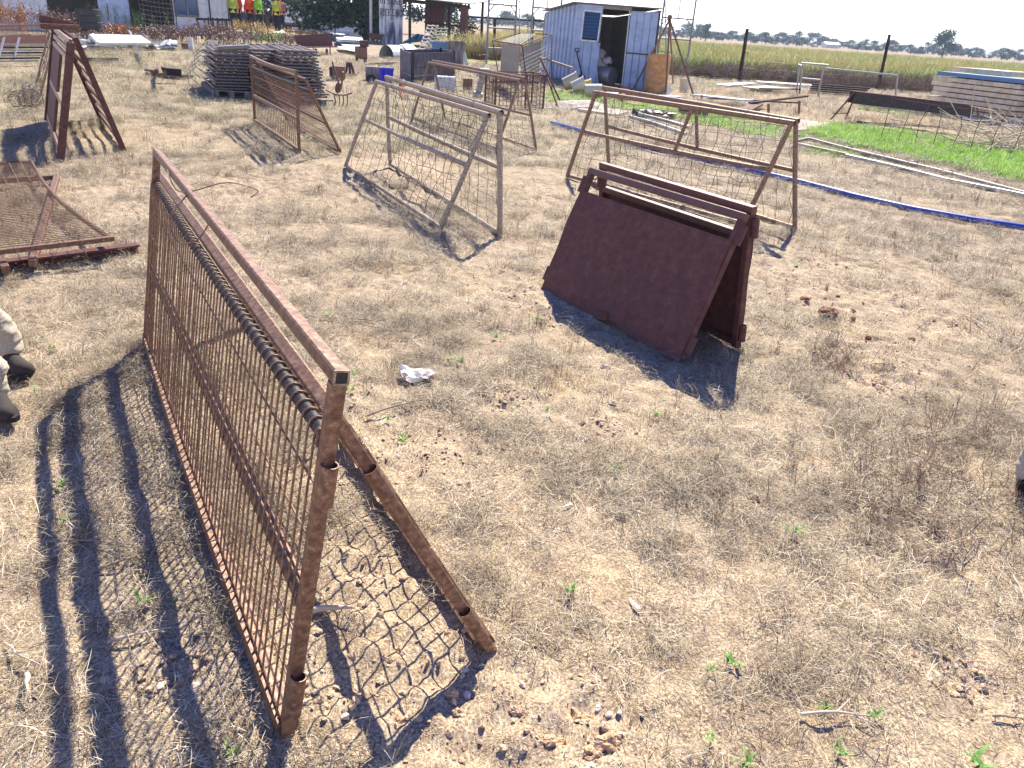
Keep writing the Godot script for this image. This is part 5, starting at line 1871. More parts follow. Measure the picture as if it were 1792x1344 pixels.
func build_cage() -> void:
	var p := Vector3(-0.297, 0, -25.566)
	var g := thing("wire_cage", "tall wire and sheet iron animal cage raised on thin legs", "cage", p)
	var fl := Vector3(-1.292, 1.056, -25.599)
	var fr := Vector3(-0.286, 1.137, -19.259)
	var br := Vector3(0.45, 1.355, -23.98)
	var bl := Vector3(-0.575, 1.27, -29.079)
	var drop := Vector3(0.02, -0.98, 0)
	for q in [[fl, fr], [fr, br], [br, bl], [bl, fl], [fl + drop, fr + drop], [fr + drop, br + drop], [br + drop, bl + drop], [bl + drop, fl + drop], [fl, Vector3(-0.993, 0, -24.86)], [fr, Vector3(-0.055, 0, -18.418)], [br, Vector3(0.546, 0, -22.223)], [bl, Vector3(-0.355, 0, -26.911)]]:
		var b := MB.new()
		b.tube([q[0], q[1]], 0.016, 7)
		part("frame_rod", b, M.rust_dark, g)
	# two iron sheets across the front
	for k in 2:
		var b := MB.new()
		var s0 := fr.lerp(fl, 0.62 - 0.58 * k)
		var s1 := fr.lerp(fl, 0.06 if k == 0 else -0.6)
		if k == 1:
			s0 = fr + (br - fr) * 0.02
			s1 = fr + (br - fr) * 0.62
		corrugate(b, s1 + Vector3.DOWN * 0.95, s0 - s1, Vector3.UP * 0.9, 0.06, 0.003)
		part("iron_sheet", b, M.old_tin, g)
	# slats of the lid
	for k in 8:
		var b := MB.new()
		var t := (k + 0.5) / 8.0
		b.tube([bl.lerp(br, 0.1 + 0.5 * t), fl.lerp(fr, 0.3 + 0.65 * t)], 0.008, 5)
		part("lid_bar", b, M.galvanised, g)
	var b := MB.new()
	for k in 15:
		b.tube([fr.lerp(br, k / 14.0), fr.lerp(br, k / 14.0) + drop], 0.0025, 4, false)
		b.tube([bl.lerp(br, k / 14.0), bl.lerp(br, k / 14.0) + drop], 0.0025, 4, false)
	for k in 12:
		b.tube([fr + drop * (k / 11.0), br + drop * (k / 11.0)], 0.0025, 4, false)
		b.tube([bl + drop * (k / 11.0), br + drop * (k / 11.0)], 0.0025, 4, false)
	var w := part("wire_mesh", b, M.galvanised, g)
	w.set_meta("kind", "stuff")
	# stand legs splayed in front
	g = thing("trestle_leg", "pair of thin rusty legs splayed under the wire cage", "trestle", Vector3(0.591, 0, -17.426))
	for q in [[Vector3(0.591, 0, -17.426), Vector3(0.327, 0.538, -18.268)], [Vector3(0.7, 0, -17.75), Vector3(0.146, 0.91, -18.305)]]:
		b = MB.new()
		b.tube([q[0], q[1]], 0.02, 7)
		part("leg", b, M.rust_dark, g)
	b = MB.new()
	b.tube([Vector3(0.138, 0.748, -23.7), Vector3(1.05, 0.588, -22.282)], 0.03, 8)
	lone("round_pole", b, M.pipe, "grey round pole sticking out of the wire cage towards the tin shed", "pole")
	# wire basket
	var o := Vector3(-0.709, 0, -16.201)
	var x := Vector3(0.257, 0, -16.959) - o
	var z := Vector3(-0.25, 0, -0.75)
	g = thing("wire_basket", "square rusty wire mesh basket under the cage", "basket", o)
	b = MB.new()
	var h := 0.66
	for f in [[o, x], [o + z, x], [o, z], [o + x, z]]:
		var n := 13 if f[1] == x else 9
		for k in n + 1:
			b.tube([f[0] + f[1] * k / n, f[0] + f[1] * k / n + Vector3.UP * h], 0.0045, 4, false)
		for k in 9:
			b.tube([f[0] + Vector3.UP * h * k / 8.0, f[0] + f[1] + Vector3.UP * h * k / 8.0], 0.0045, 4, false)
	w = part("wire_mesh", b, M.rust_dark, g)
	w.set_meta("kind", "stuff")
	for e in [[o, x], [o + z, x], [o, z], [o + x, z]]:
		b = MB.new()
		b.tube([e[0] + Vector3.UP * h, e[0] + e[1] + Vector3.UP * h], 0.014, 6)
		part("rim", b, M.rust_dark, g)
	for e in [o, o + x, o + z, o + x + z, o + x * 0.62]:
		b = MB.new()
		b.beam(e, e + Vector3.UP * h, 0.03, 0.03)
		part("upright", b, M.rust_dark, g)
	b = MB.new()
	b.slab([o + Vector3.UP * 0.47 + z * 0.5, o + x + Vector3.UP * 0.47 + z * 0.5, o + x + Vector3.UP * 0.5 + z * 0.52, o + Vector3.UP * 0.5 + z * 0.52], 0.03)
	part("rust_strip", b, M.rust, g)

func build_by_shed() -> void:
	# tripod of poles
	var top := Vector3(3.702, 1.934, -23.832)
	var g := thing("pole_tripod", "tall tripod of rusty pipes chained at the top", "tripod", top - Vector3(0, top.y, 0))
	for p in [Vector3(4.547, 0, -23.001), Vector3(3.8, 0, -23.356), Vector3(2.965, 0, -24.295), Vector3(4.931, 0, -29.049)]:
		var b := MB.new()
		b.tube([p, top + (top - p).normalized() * 0.12], 0.026, 9)
		part("leg", b, M.rust, g)
	var b := MB.new()
	for k in 3:
		var pts := []
		for m in 9:
			var an := TAU * m / 8.0
			pts.append(top + Vector3(cos(an) * 0.05, -0.04 + 0.03 * k, sin(an) * 0.05))
		b.tube(pts, 0.012, 5)
	part("chain", b, M.black_steel, g)
	drum("upright tan plastic drum between the tin shed and the tripod", Vector3(3.578, 0, -23.972), 0.33, 1.02, M.tan_plastic)
	bucket("white bucket with a wire handle behind the tripod", Vector3(4.639, 0, -25.283), 0.16, 0.36, M.white_plastic)
	var lie := Basis(Vector3(0, 0, 1), 1.35)
	var lie2 := Basis(Vector3(0.3, 0.5, 1).normalized(), -1.3)
	bucket("cream tub tipped over in the green grass beside the cage", Vector3(0.836, 0, -22.079) + Vector3.UP * 0.17, 0.2, 0.42, M.cream_plastic, lie2, false, "tub", "tub")
	bucket("white pail lying beside the yellow one at the tin shed's corner", Vector3(1.035, 0, -21.316) + Vector3.UP * 0.16, 0.17, 0.36, M.white_plastic, lie2, false)
	bucket("yellow pail lying in the grass at the tin shed's corner", Vector3(1.24, 0, -21.847) + Vector3.UP * 0.16, 0.16, 0.34, M.yellow_plastic, Basis(Vector3(0.2, 0.4, 1).normalized(), -1.5), false)
	drum("cream plastic drum lying on its side before the tin shed", Vector3(1.326, 0, -20.684) + Vector3.UP * 0.15, 0.16, 0.42, M.cream_plastic, Basis(Vector3(0, 0, 1), -1.5), "plastic_drum")
	b = MB.new()
	b.tube([Vector3(1.907, 0.08, -20.822), Vector3(3.816, 0.08, -21.126)], 0.07, 12)
	lone("white_pipe", b, M.white, "fat white pipe lying in front of the tin shed door", "pipe")
	b = MB.new()
	b.lathe([Vector2(0.1, 0.0), Vector2(0.14, 0.2), Vector2(0.16, 0.2), Vector2(0.16, 0.24), Vector2(0.13, 0.24), Vector2(0.1, 0.03)], Vector3(2.249, 0, -20.103) + Vector3.UP * 0.1, 14, Basis(Vector3(1, 0, 0), 1.2))
	lone("clay_pot", b, M.orange_plastic, "broken orange clay pot lying by the white pipe", "pot")
	# pale mound of cement
	b = MB.new()
	b.ball(Vector3(1.016, 0, -17.839) + Vector3(0, -0.06, 0), Vector3(0.75, 0.2, 0.6), 31, 0.2, 10)
	b.ball(Vector3(0.387, 0, -17.661) + Vector3(0, -0.05, 0), Vector3(0.5, 0.1, 0.35), 32, 0.2, 8)
	lone("cement_mound", b, M.concrete, "low pale mound of set cement beside the green grass", "mound")
	b = MB.new()
	b.slab([Vector3(1.278, 0.02, -18.06), Vector3(2.09, 0.02, -17.367), Vector3(1.761, 0.02, -16.486), Vector3(0.979, 0.02, -17.112)], 0.04)
	lone("cement_slab", b, M.concrete, "thin pale cement slab running from the low mound", "slab")
	# blue offcut sheet and plate at the shed's foot
	plank("sheet", Vector3(3.893, 0, -23.431), Vector3(3.662, 0.186, -24.519), 0.36, 0.01, M.tin, "small pale sheet propped behind the tripod's foot", "", Vector3(0, 0, 1))

func build_right_side() -> void:
	# long black steel trough on bent pipe legs
	var a := Vector3(7.403, 0.633, -19.159)
	var c := Vector3(10.461, 0.479, -19.69)
	var g := thing("steel_trough", "long black steel trough upside down on bent pipe legs", "trough", a - Vector3(0, a.y, 0))
	var b := MB.new()
	b.beam(a, c, 0.34, 0.03, Vector3.UP, 0.008)
	part("top_plate", b, M.rust_dark, g)
	b = MB.new()
	b.beam(a + Vector3(0, -0.13, 0.16), c + Vector3(0, -0.13, 0.16), 0.012, 0.24)
	b.beam(a + Vector3(0, -0.13, -0.16), c + Vector3(0, -0.13, -0.16), 0.012, 0.24)
	part("side_plate", b, M.black_steel, g)
	for q in [[Vector3(6.943, 0, -18.924), a + Vector3(0, 0, 0.12)], [Vector3(7.438, 0, -19.336), a + Vector3(0.05, -0.1, 0.05)], [Vector3(10.465, 0, -19.564), c + Vector3(-0.1, -0.02, 0.12)], [Vector3(11.542, 0, -21.129), c + Vector3(0.15, -0.06, 0)]]:
		b = MB.new()
		var m: Vector3 = q[0].lerp(q[1], 0.85) + (q[0] - q[1]).normalized() * -0.02 + Vector3(0, 0.02, 0)
		b.tube([q[0], q[0].lerp(q[1], 0.6), m, q[1]], 0.02, 8)
		part("leg", b, M.rust_dark, g)
	b = MB.new()
	b.tube([Vector3(6.969, 0.153, -18.914), Vector3(7.443, 0.142, -19.334)], 0.014, 6)
	part("leg_tie", b, M.rust_dark, g)
	# stack of insulated panels
	var o := Vector3(11.01, 0, -23.027)
	var u := Vector3(11.891, 0, -20.352) - o
	var w := Vector3(1.25, 0, -0.35)
	var mats := [M.tin, M.beige_panel, M.beige_panel, M.beige_panel, M.beige_panel, M.beige_panel, M.beige_panel, M.beige_panel, M.blue_panel, M.beige_panel]
	var names := ["lowest grey panel of the insulated panel stack", "pale panel second from the foot of the insulated stack", "stained beige panel third from the foot of the insulated stack", "beige panel fourth from the foot of the insulated stack", "beige panel half way up the insulated stack", "dirty beige panel above the middle of the insulated stack", "beige panel third from the top of the insulated stack", "brown edged beige panel under the blue one", "blue edged insulated panel near the top of the stack", "short beige panel on top of the insulated stack"]
	for k in 10:
		b = MB.new()
		var p := o + Vector3.UP * (0.05 + 0.125 * k) + u.normalized() * rng.randf_range(-0.06, 0.1) + w * rng.randf_range(-0.04, 0.06)
		var uu := u * (1.0 if k < 9 else 0.62) * rng.randf_range(0.97, 1.05)
		if k == 9:
			p += w * 0.6 - u.normalized() * 0.5
		b.slab([p, p + uu, p + uu + w, p + w], 0.1)
		lone("insulated_panel", b, mats[k], names[k], "panel", "stacked insulated panels")
	for k in 5:
		b = MB.new()
		var p := o + u * 1.06 + w * 0.25 + Vector3.UP * (0.05 + 0.14 * k) + Vector3(0.1, 0.5, 0) * 0.0
		b.slab([p + Vector3.UP * 0.55, p + u * 0.3 + Vector3.UP * 0.55, p + u * 0.3 + w * 1.4 + Vector3.UP * 0.55, p + w * 1.4 + Vector3.UP * 0.55], 0.11)
		lone("insulated_panel", b, [M.tin, M.beige_panel, M.tin, M.white, M.blue_panel][k], ["grey panel at the foot of the short end stack", "beige panel low in the short end stack", "pale panel in the middle of the short end stack", "white panel under the bright blue one", "bright blue panel on top of the short end stack"][k], "panel", "stacked insulated panels")
	b = MB.new()
	for q in [0.0, 1.0]:
		b.box(o + u * (1.1 + 0.2 * q) + w * 0.9 + Vector3.UP * 0.3, Vector3(0.5, 0.6, 0.35), 0.4)
	lone("timber_block", b, M.dark_timber, "dark timber blocks holding up the short end stack", "blocks")
	# brush heap
	b = MB.new()
	var r := RandomNumberGenerator.new()
	r.seed = 61
	var c0 := Vector3(8.776, 0, -15.114)
	for k in 230:
		var p := c0 + Vector3(r.randfn() * 0.6 + 0.35, r.randf_range(0.0, 0.55) * r.randf(), r.randfn() * 0.45)
		var d := Vector3(r.randfn() - 0.4, r.randf_range(-0.25, 0.7), r.randfn() * 0.7).normalized()
		var l := r.randf_range(0.3, 0.95)
		var mid := p + d * l * 0.5 + Vector3(r.randfn(), r.randfn(), r.randfn()) * 0.04
		var q := p + d * l
		p.y = maxf(p.y, 0.01)
		mid.y = maxf(mid.y, 0.02)
		q.y = maxf(q.y, 0.01)
		b.tube([p, mid, q], r.randf_range(0.007, 0.017), 4, false, 0.004)
	for k in 4:
		b.tube([Vector3(9.651, 0, -16.782), Vector3(9.451, 0.436, -16.894), Vector3(9.24, 0.826, -16.957) + Vector3(0.06 * k, -0.05 * k, 0)], 0.012, 5, false, 0.004)
	var bh := lone("brush_heap", b, M.pale_stick, "heap of bare grey dead branches by the wire fence", "branches")
	bh.set_meta("kind", "thing")
	# length of old ring-lock fence standing loose
	var f0 := Vector3(6.591, 0, -15.211)
	var f1 := Vector3(8.5, 0, -13.68)
	g = thing("ringlock_fence", "sagging length of old square wire fence before the brush heap", "fence", f0)
	for k in 9:
		b = MB.new()
		var p := f0.lerp(f1, k / 8.0)
		b.tube([p, p + Vector3(0.05 * sin(k * 2.0), 0.4, 0.04), p + Vector3(0.08 * sin(k * 1.3), 0.82 - 0.05 * (k % 3), 0.06)], 0.006, 5)
		part("stay_wire", b, M.rust_dark, g)
	for k in 5:
		b = MB.new()
		b.tube(sag(f0 + Vector3.UP * (0.05 + 0.18 * k), f1 + Vector3.UP * (0.05 + 0.18 * k), Vector3(0, -0.05, 0.05), 8), 0.003, 4, false)
		part("line_wire", b, M.rust_dark, g)
	# low board table
	g = thing("low_trestle", "low trestle of long boards on short pipe legs", "trestle", Vector3(5.623, 0, -19.333))
	for q in [[Vector3(4.556, 0.086, -22.868), Vector3(5.554, 0.163, -20.959), M.white, 0.42], [Vector3(4.712, 0.085, -21.917), Vector3(6.604, 0.236, -20.261), M.rust_dark, 0.1], [Vector3(5.471, 0.134, -20.606), Vector3(7.139, 0.331, -21.473), M.dark_timber, 0.12], [Vector3(5.106, 0.051, -19.528), Vector3(5.702, 0.108, -20.758), M.rust_dark, 0.3]]:
		b = MB.new()
		b.beam(q[0], q[1], q[3], 0.035)
		part("board", b, q[2], g)
	for q in [[1345, Vector3(5.54, 0, -19.032), Vector3(5.491, 0.26, -19.046)], [1398, Vector3(6.514, 0, -19.895), Vector3(6.465, 0.31, -19.911)], [1225, Vector3(4.589, 0, -22.149), Vector3(4.566, 0.143, -22.154)]]:
		b = MB.new()
		b.tube([q[1], q[2]], 0.03, 8)
		part("leg", b, M.rust, g)
	# pipe frame with a long rail
	g = thing("pipe_stand", "grey steel pipe frame with a long level rail", "frame", Vector3(9.074, 0, -28.284))
	for q in [[Vector3(9.121, 0, -28.564), Vector3(9.036, 0.87, -28.59)], [Vector3(9.153, 0, -28.349), Vector3(9.074, 0.918, -28.374)], [Vector3(9.486, 0, -27.462), Vector3(9.478, 0.931, -27.464)], [Vector3(9.015, 0.949, -28.392), Vector3(9.634, 0.957, -27.498)], [Vector3(8.998, 0.885, -28.602), Vector3(9.089, 0.848, -28.369)], [Vector3(9.129, 0.473, -28.356), Vector3(9.468, 0.495, -27.468)], [Vector3(9.52, 0.861, -27.538), Vector3(12.022, 0.783, -27.671)], [Vector3(12.193, 0, -27.793), Vector3(12.094, 0.778, -27.836)]]:
		b = MB.new()
		b.tube([q[0], q[1]], 0.028, 8)
		part("pipe", b, M.galvanised, g)
	# sheets and planks on the ground
	var n := 0
	for q in [[Vector3(6.667, 0, -29.271), Vector3(8.458, 0, -32.104), 0.5, M.white, "white board lying at the end of the low sheet pile"], [Vector3(8.862, 0, -32.804), Vector3(11.246, 0, -32.833), 0.9, M.white, "broad white sheet lying along the field's weeds"], [Vector3(7.368, 0, -27.582), Vector3(8.664, 0, -29.179), 0.9, M.beige_panel, "pale triangular sheet lying before the broad white one"], [Vector3(7.502, 0, -27.223), Vector3(9.126, 0, -28.327), 0.15, M.dark_timber, "dark batten lying under the pale sheets"]]:
		plank("sheet", q[0] + Vector3.UP * (0.04 + 0.03 * n), q[1] + Vector3.UP * (0.04 + 0.03 * n), q[2], 0.03, q[3], q[4], "sheets lying on the ground")
		n += 1
	for k in 5:
		plank("plank", Vector3(9.501, 0, -28.395) + Vector3(0.05 * k, 0.04 + 0.06 * k, -0.12 * k), Vector3(11.248, 0, -28.392) + Vector3(0.1 * k, 0.04 + 0.06 * k, -0.1 * k), 0.2, 0.05, M.dark_timber, "brown plank in the low stack behind the pipe frame", "brown planks in the low stack")
	b = MB.new()
	b.slab([Vector3(5.859, 0.02, -17.876), Vector3(6.551, 0.02, -17.845), Vector3(5.874, 0.02, -16.286), Vector3(5.125, 0.02, -15.709)], 0.06)
	lone("cement_slab", b, M.concrete, "bare white concrete slab at the end of the brown pipe gates", "slab")
	plank("plank", Vector3(7.481, 0.02, -18.711), Vector3(8.986, 0.02, -17.001), 0.05, 0.04, M.dark_timber, "thin dark batten lying in the sand behind the green grass")
	# blocks and panels lying behind the trough
	plank("sheet", Vector3(9.56, 0.08, -23.808), Vector3(11.141, 0.08, -22.608), 0.5, 0.14, M.beige_panel, "pale panel lying flat under the black trough")
	for k in 2:
		g = thing("hollow_block", ["pale concrete block with a round hole near the panel stack", "small pale concrete block beside the holed one"][k], "block", Vector3(10.848, 0, -22.333) if k == 0 else Vector3(11.518, 0, -22.179))
		var p: Vector3 = Vector3(10.848, 0, -22.333) if k == 0 else Vector3(11.518, 0, -22.179)
		b = MB.new()
		if k == 0:
			b.box(p + Vector3(-0.32, 0.14, 0), Vector3(0.36, 0.26, 0.24))
			b.box(p + Vector3(0.32, 0.14, 0), Vector3(0.36, 0.26, 0.24))
			b.box(p + Vector3(0, 0.03, 0), Vector3(0.28, 0.05, 0.24))
			b.box(p + Vector3(0, 0.25, 0), Vector3(0.28, 0.04, 0.24))
		else:
			b.box(p + Vector3(0, 0.12, 0), Vector3(0.4, 0.2, 0.22), 0.2, 0.02)
		part("body", b, M.concrete, g)
	# scrap in the green grass behind the brown gates
	b = MB.new()
	b.tube([Vector3(1.972, 0.05, -16.115), Vector3(2.312, 0.06, -15.063), Vector3(2.673, 0.05, -13.779)], 0.035, 8)
	lone("grey_pipe", b, M.galvanised, "grey pipe lying in the grass behind the brown gates, the lower one", "pipe")
	b = MB.new()
	b.tube([Vector3(2.181, 0.09, -16.385), Vector3(2.573, 0.09, -15.406), Vector3(2.911, 0.06, -14.783)], 0.03, 8)
	lone("grey_pipe", b, M.galvanised, "grey pipe lying across the black plastic behind the brown gates", "pipe")
	b = MB.new()
	for k in 5:
		b.ball(Vector3(2.253, 0, -16.877) + Vector3(0.16 * k, 0.05, -0.1 * (k % 3)), Vector3(0.16, 0.07, 0.12), 80 + k, 0.5, 6)
	lone("plastic_scrap", b, M.black_plastic, "crumpled black plastic lying in the grass behind the brown gates", "plastic")
	b = MB.new()
	b.box(Vector3(3.513, 0, -17.656) + Vector3.UP * 0.1, Vector3(0.55, 0.16, 0.4), 0.1, 0.02)
	lone("black_tray", b, M.black_plastic, "flat black tray in the green grass", "tray")
	# planks and rails lying behind the tripod
	for k in 4:
		plank("plank", Vector3(6.59, 0, -33.591) + Vector3(0, 0.05 + 0.06 * k, -0.15 * k), Vector3(8.043, 0, -33.669) + Vector3(-0.4 * k, 0.05 + 0.06 * k, -0.15 * k), 0.14, 0.05, M.dark_timber, "dark plank in the small pile beyond the tripod", "dark planks beyond the tripod")

func build_middle() -> void:
	# tin box, grey box, blue bucket, foam box
	var g := thing("tin_box", "square rusty tin box standing beside the pipe stacks", "box", Vector3(-5.014, 0, -21.232))
	var b := MB.new()
	b.box(Vector3(-5.014, 0, -21.232) + Vector3.UP * 0.16, Vector3(0.32, 0.3, 0.3), 0.35, 0.01)
	part("body", b, M.rust, g)
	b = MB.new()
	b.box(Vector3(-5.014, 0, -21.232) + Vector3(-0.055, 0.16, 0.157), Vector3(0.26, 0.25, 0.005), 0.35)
	part("shade_face", b, M.black_steel, g)  # black sheet puts the shade of the box front into its colour
	b = MB.new()
	b.box(Vector3(-4.125, 0, -21.461) + Vector3.UP * 0.17, Vector3(0.42, 0.34, 0.3), 0.1, 0.01)
	lone("grey_box", b, M.grey_timber, "plain grey box behind the blue bucket", "box")
	bucket("bright blue plastic bucket beside the grey box", Vector3(-3.695, 0, -20.809), 0.19, 0.36, M.blue_bucket)
	b = MB.new()
	b.box(Vector3(-2.106, 0, -19.951) + Vector3.UP * 0.16, Vector3(0.48, 0.32, 0.34), 0.25, 0.03)
	lone("foam_box", b, M.white, "white foam box in front of the grey plank crate", "box")
	b = MB.new()
	b.lathe([Vector2(0.06, -0.06), Vector2(0.13, -0.06), Vector2(0.13, 0.06), Vector2(0.06, 0.06), Vector2(0.06, -0.06)], Vector3(-3.98, 0, -20.335) + Vector3.UP * 0.08, 14, Basis(Vector3(1, 0, 0), 1.2))
	lone("small_tyre", b, M.black_plastic, "small black tyre lying below the grey box", "tyre")
	# old hand cultivator
	var o := Vector3(-3.51, 0, -14.97)
	g = thing("hand_cultivator", "rusty hand cultivator standing on its tines", "cultivator", o)
	b = MB.new()
	b.lathe([Vector2(0.0, -0.02), Vector2(0.09, -0.02), Vector2(0.1, 0.0), Vector2(0.09, 0.02), Vector2(0.0, 0.02)], o + Vector3(-0.03, 0.32, 0), 16, Basis(Vector3(1, 0, 1.2).normalized(), 1.3))
	part("wheel", b, M.rust, g)
	for q in [[Vector3(-0.02, 0.4, 0), Vector3(-0.14, 0.75, -0.05)], [Vector3(0.02, 0.3, 0), Vector3(0.08, 0.6, 0.05)]]:
		b = MB.new()
		b.tube([o + q[0], o + q[1]], 0.018, 7)
		part("handle", b, M.rust, g)
	b = MB.new()
	b.tube([o + Vector3(-0.22, 0.28, 0.15), o + Vector3(-0.08, 0.2, 0.04), o + Vector3(0.1, 0.2, -0.04), o + Vector3(0.2, 0.24, -0.1)], 0.014, 7)
	part("frame", b, M.rust, g)
	for x in [-0.1, -0.02, 0.05, 0.12]:
		b = MB.new()
		b.tube([o + Vector3(x, 0.2, -x * 0.4), o + Vector3(x + 0.02, 0.08, 0.05), o + Vector3(x - 0.01, 0.0, 0.02)], 0.011, 6)
		part("tine", b, M.rust, g)
	# iron lumps about the crate
	o = Vector3(-6.125, 0, -29.479)
	g = thing("engine_block", "rusty engine block with a square tin on its side", "engine", o)
	b = MB.new()
	b.box(o + Vector3(0, 0.3, 0), Vector3(0.4, 0.4, 0.35), 0.3, 0.04)
	part("block", b, M.rust, g)
	b = MB.new()
	b.tube([o + Vector3(0.1, 0.5, -0.1), o + Vector3(0.1, 0.7, -0.1)], 0.16, 12)
	part("cylinder", b, M.rust_dark, g)
	for x in [-0.15, 0.15]:
		b = MB.new()
		b.box(o + Vector3(x, 0.05, 0), Vector3(0.08, 0.12, 0.3), 0.3)
		part("foot", b, M.rust_dark, g)
	o = Vector3(-5.127, 0, -23.091)
	b = MB.new()
	for k in 3:
		b.lathe([Vector2(0.08, -0.03), Vector2(0.17, -0.03), Vector2(0.17, 0.03), Vector2(0.08, 0.03), Vector2(0.08, -0.03)], o + Vector3(-0.08 + 0.09 * k, 0.17, 0.05 * k), 14, Basis(Vector3(0.2, 0, 1).normalized(), 1.45 + 0.2 * k))
	lone("iron_rings", b, M.rust_dark, "bundle of rusty iron rings standing beside the tin box", "rings")
	plank("plank", Vector3(-4.935, 0.02, -22.947), Vector3(-5.112, 0.289, -24.771), 0.09, 0.02, M.rust_dark, "rusty flat bar leaning near the engine block", "", Vector3(0.3, 0.3, 1))
	for k in 4:
		plank("plank", Vector3(-5.718, 0.02, -27.885) + Vector3(0.15 * k, 0.01 * k, -0.25 * k), Vector3(-5.005, 0.02, -28.894) + Vector3(0.05 * k, 0.01 * k, -0.22 * k), 0.06, 0.03, M.rust_dark, "rusty bar lying flat behind the grey box", "rusty bars lying flat")
	# half round white tank shells
	var n := 0
	for q in [[Vector3(-5.918, 0, -33.38), 0.38, -0.5], [Vector3(-5.521, 0, -34.048), 0.4, -0.15]]:
		b = MB.new()
		var ax := Vector3(sin(q[2]) * -1.0, 0, -cos(q[2]))
		var sd := Vector3(ax.z, 0, -ax.x)
		for lay: float in [1.0, 0.96]:
			for k in 12:
				var a0 := PI * k / 12.0
				var a1 := PI * (k + 1) / 12.0
				var p0: Vector3 = q[0] + (sd * cos(a0) * q[1] + Vector3.UP * sin(a0) * q[1] * 1.25) * lay
				var p1: Vector3 = q[0] + (sd * cos(a1) * q[1] + Vector3.UP * sin(a1) * q[1] * 1.25) * lay
				var nn: Vector3 = (p0 + p1 - q[0] * 2.0).normalized() * (1.0 if lay == 1.0 else -1.0)
				b.quad(p0, p1, p1 + ax * 1.5, p0 + ax * 1.5, nn)
		lone("tank_shell", b, M.white, ["white half round tank shell lying like a low arch", "second white half round shell against the plank crate"][n], "tank")
		n += 1
	# rusty hopper on a stand
	o = Vector3(-8.614, 0, -32.179)
	g = thing("steel_hopper", "rusty sheet steel hopper on a low stand with wheels", "hopper", o)
	b = MB.new()
	var h0 := Vector3(-9.156, 0.637, -31.881)
	var h1 := Vector3(-8.204, 0.758, -33.537)
	b.slab([Vector3(-9.076, 0.263, -31.904), Vector3(-8.13, 0.3, -33.634), h1, h0], 0.03)
	part("back_plate", b, M.rust_dark, g)
	b = MB.new()
	b.beam(Vector3(-9.077, 0.243, -31.904), Vector3(-8.131, 0.279, -33.634), 0.5, 0.04)
	part("tray", b, M.rust_dark, g)
	for q in [Vector3(-9.004, 0, -32.064), Vector3(-8.005, 0, -32.689), Vector3(-8.342, 0, -31.481)]:
		b = MB.new()
		b.tube([q, q + Vector3.UP * 0.32], 0.025, 7)
		part("leg", b, M.rust, g)
	for q in [Vector3(-8.387, 0, -31.99), Vector3(-8.098, 0, -32.519)]:
		b = MB.new()
		b.lathe([Vector2(0.04, -0.05), Vector2(0.12, -0.04), Vector2(0.12, 0.04), Vector2(0.04, 0.05), Vector2(0.04, -0.05)], q + Vector3.UP * 0.12, 14, Basis(Vector3(0.3, 0, 1).normalized(), PI / 2))
		part("wheel", b, M.black_steel, g)
	# white roof sheets thrown down
	n = 0
	for q in [[Vector3(-12.965, 0, -53.407), Vector3(-13.523, 0, -61.25), Vector3(-8.625, 0, -42.717), Vector3(-8.449, 0, -37.487)], [Vector3(-8.983, 0, -38.006), Vector3(-7.605, 0, -37.648), Vector3(-6.968, 0, -33.338), Vector3(-8.146, 0, -35.058)], [Vector3(-14.174, 0, -58.082), Vector3(-14.433, 0, -63.041), Vector3(-12.508, 0, -55.267), Vector3(-11.898, 0, -49.549)], [Vector3(-10.972, 0, -46.204), Vector3(-9.708, 0, -47.139), Vector3(-8.85, 0, -43.247), Vector3(-9.865, 0, -41.759)]]:
		b = MB.new()
		for k in q.size():
			q[k] += Vector3.UP * (0.05 + 0.07 * n + 0.03 * (k % 2))
		b.slab(q, 0.02)
		lone("roof_sheet", b, M.white, ["long white roof sheet sliding off the scrap heap", "white roof sheet lying lowest beside the hopper", "small white sheet at the back of the roof sheet heap", "narrow white roof sheet across the heap"][n], "sheet", "white roof sheets")
		n += 1
	# wheelbarrow tray by the sign
	o = Vector3(-9.207, 0, -48.588)
	g = thing("wheelbarrow", "rusty wheelbarrow tray standing below the peeling sign", "wheelbarrow", o)
	b = MB.new()
	b.solid([o + Vector3(-0.25, 0.2, 0.25), o + Vector3(0.25, 0.2, 0.25), o + Vector3(0.25, 0.2, -0.25), o + Vector3(-0.25, 0.2, -0.25)], [o + Vector3(-0.42, 0.55, 0.36), o + Vector3(0.45, 0.5, 0.36), o + Vector3(0.45, 0.5, -0.36), o + Vector3(-0.42, 0.55, -0.36)])
	part("tray", b, M.rust, g)
	for x in [-0.3, 0.3]:
		b = MB.new()
		b.tube([o + Vector3(x, 0.0, 0.1), o + Vector3(x * 0.7, 0.25, 0), o + Vector3(x * 0.9, 0.5, -0.8)], 0.02, 6)
		part("handle", b, M.rust_dark, g)
	# teal iron sheets heaped under the shelter
	for k in 4:
		b = MB.new()
		var p := Vector3(-7.594, 0, -47.646) + Vector3(0.2 * k, 0.1 + 0.13 * k, -0.2 * k)
		corrugate(b, p, Vector3(1.5, 0.12 * (2 - k), 0.2), Vector3(0.1, 0.16, -0.7), 0.1, 0.012)
		lone("teal_sheet", b, M.teal, "weathered teal iron sheet heaped at the shelter's front", "sheet", "teal iron sheets")
	# pallets leaning
	n = 0
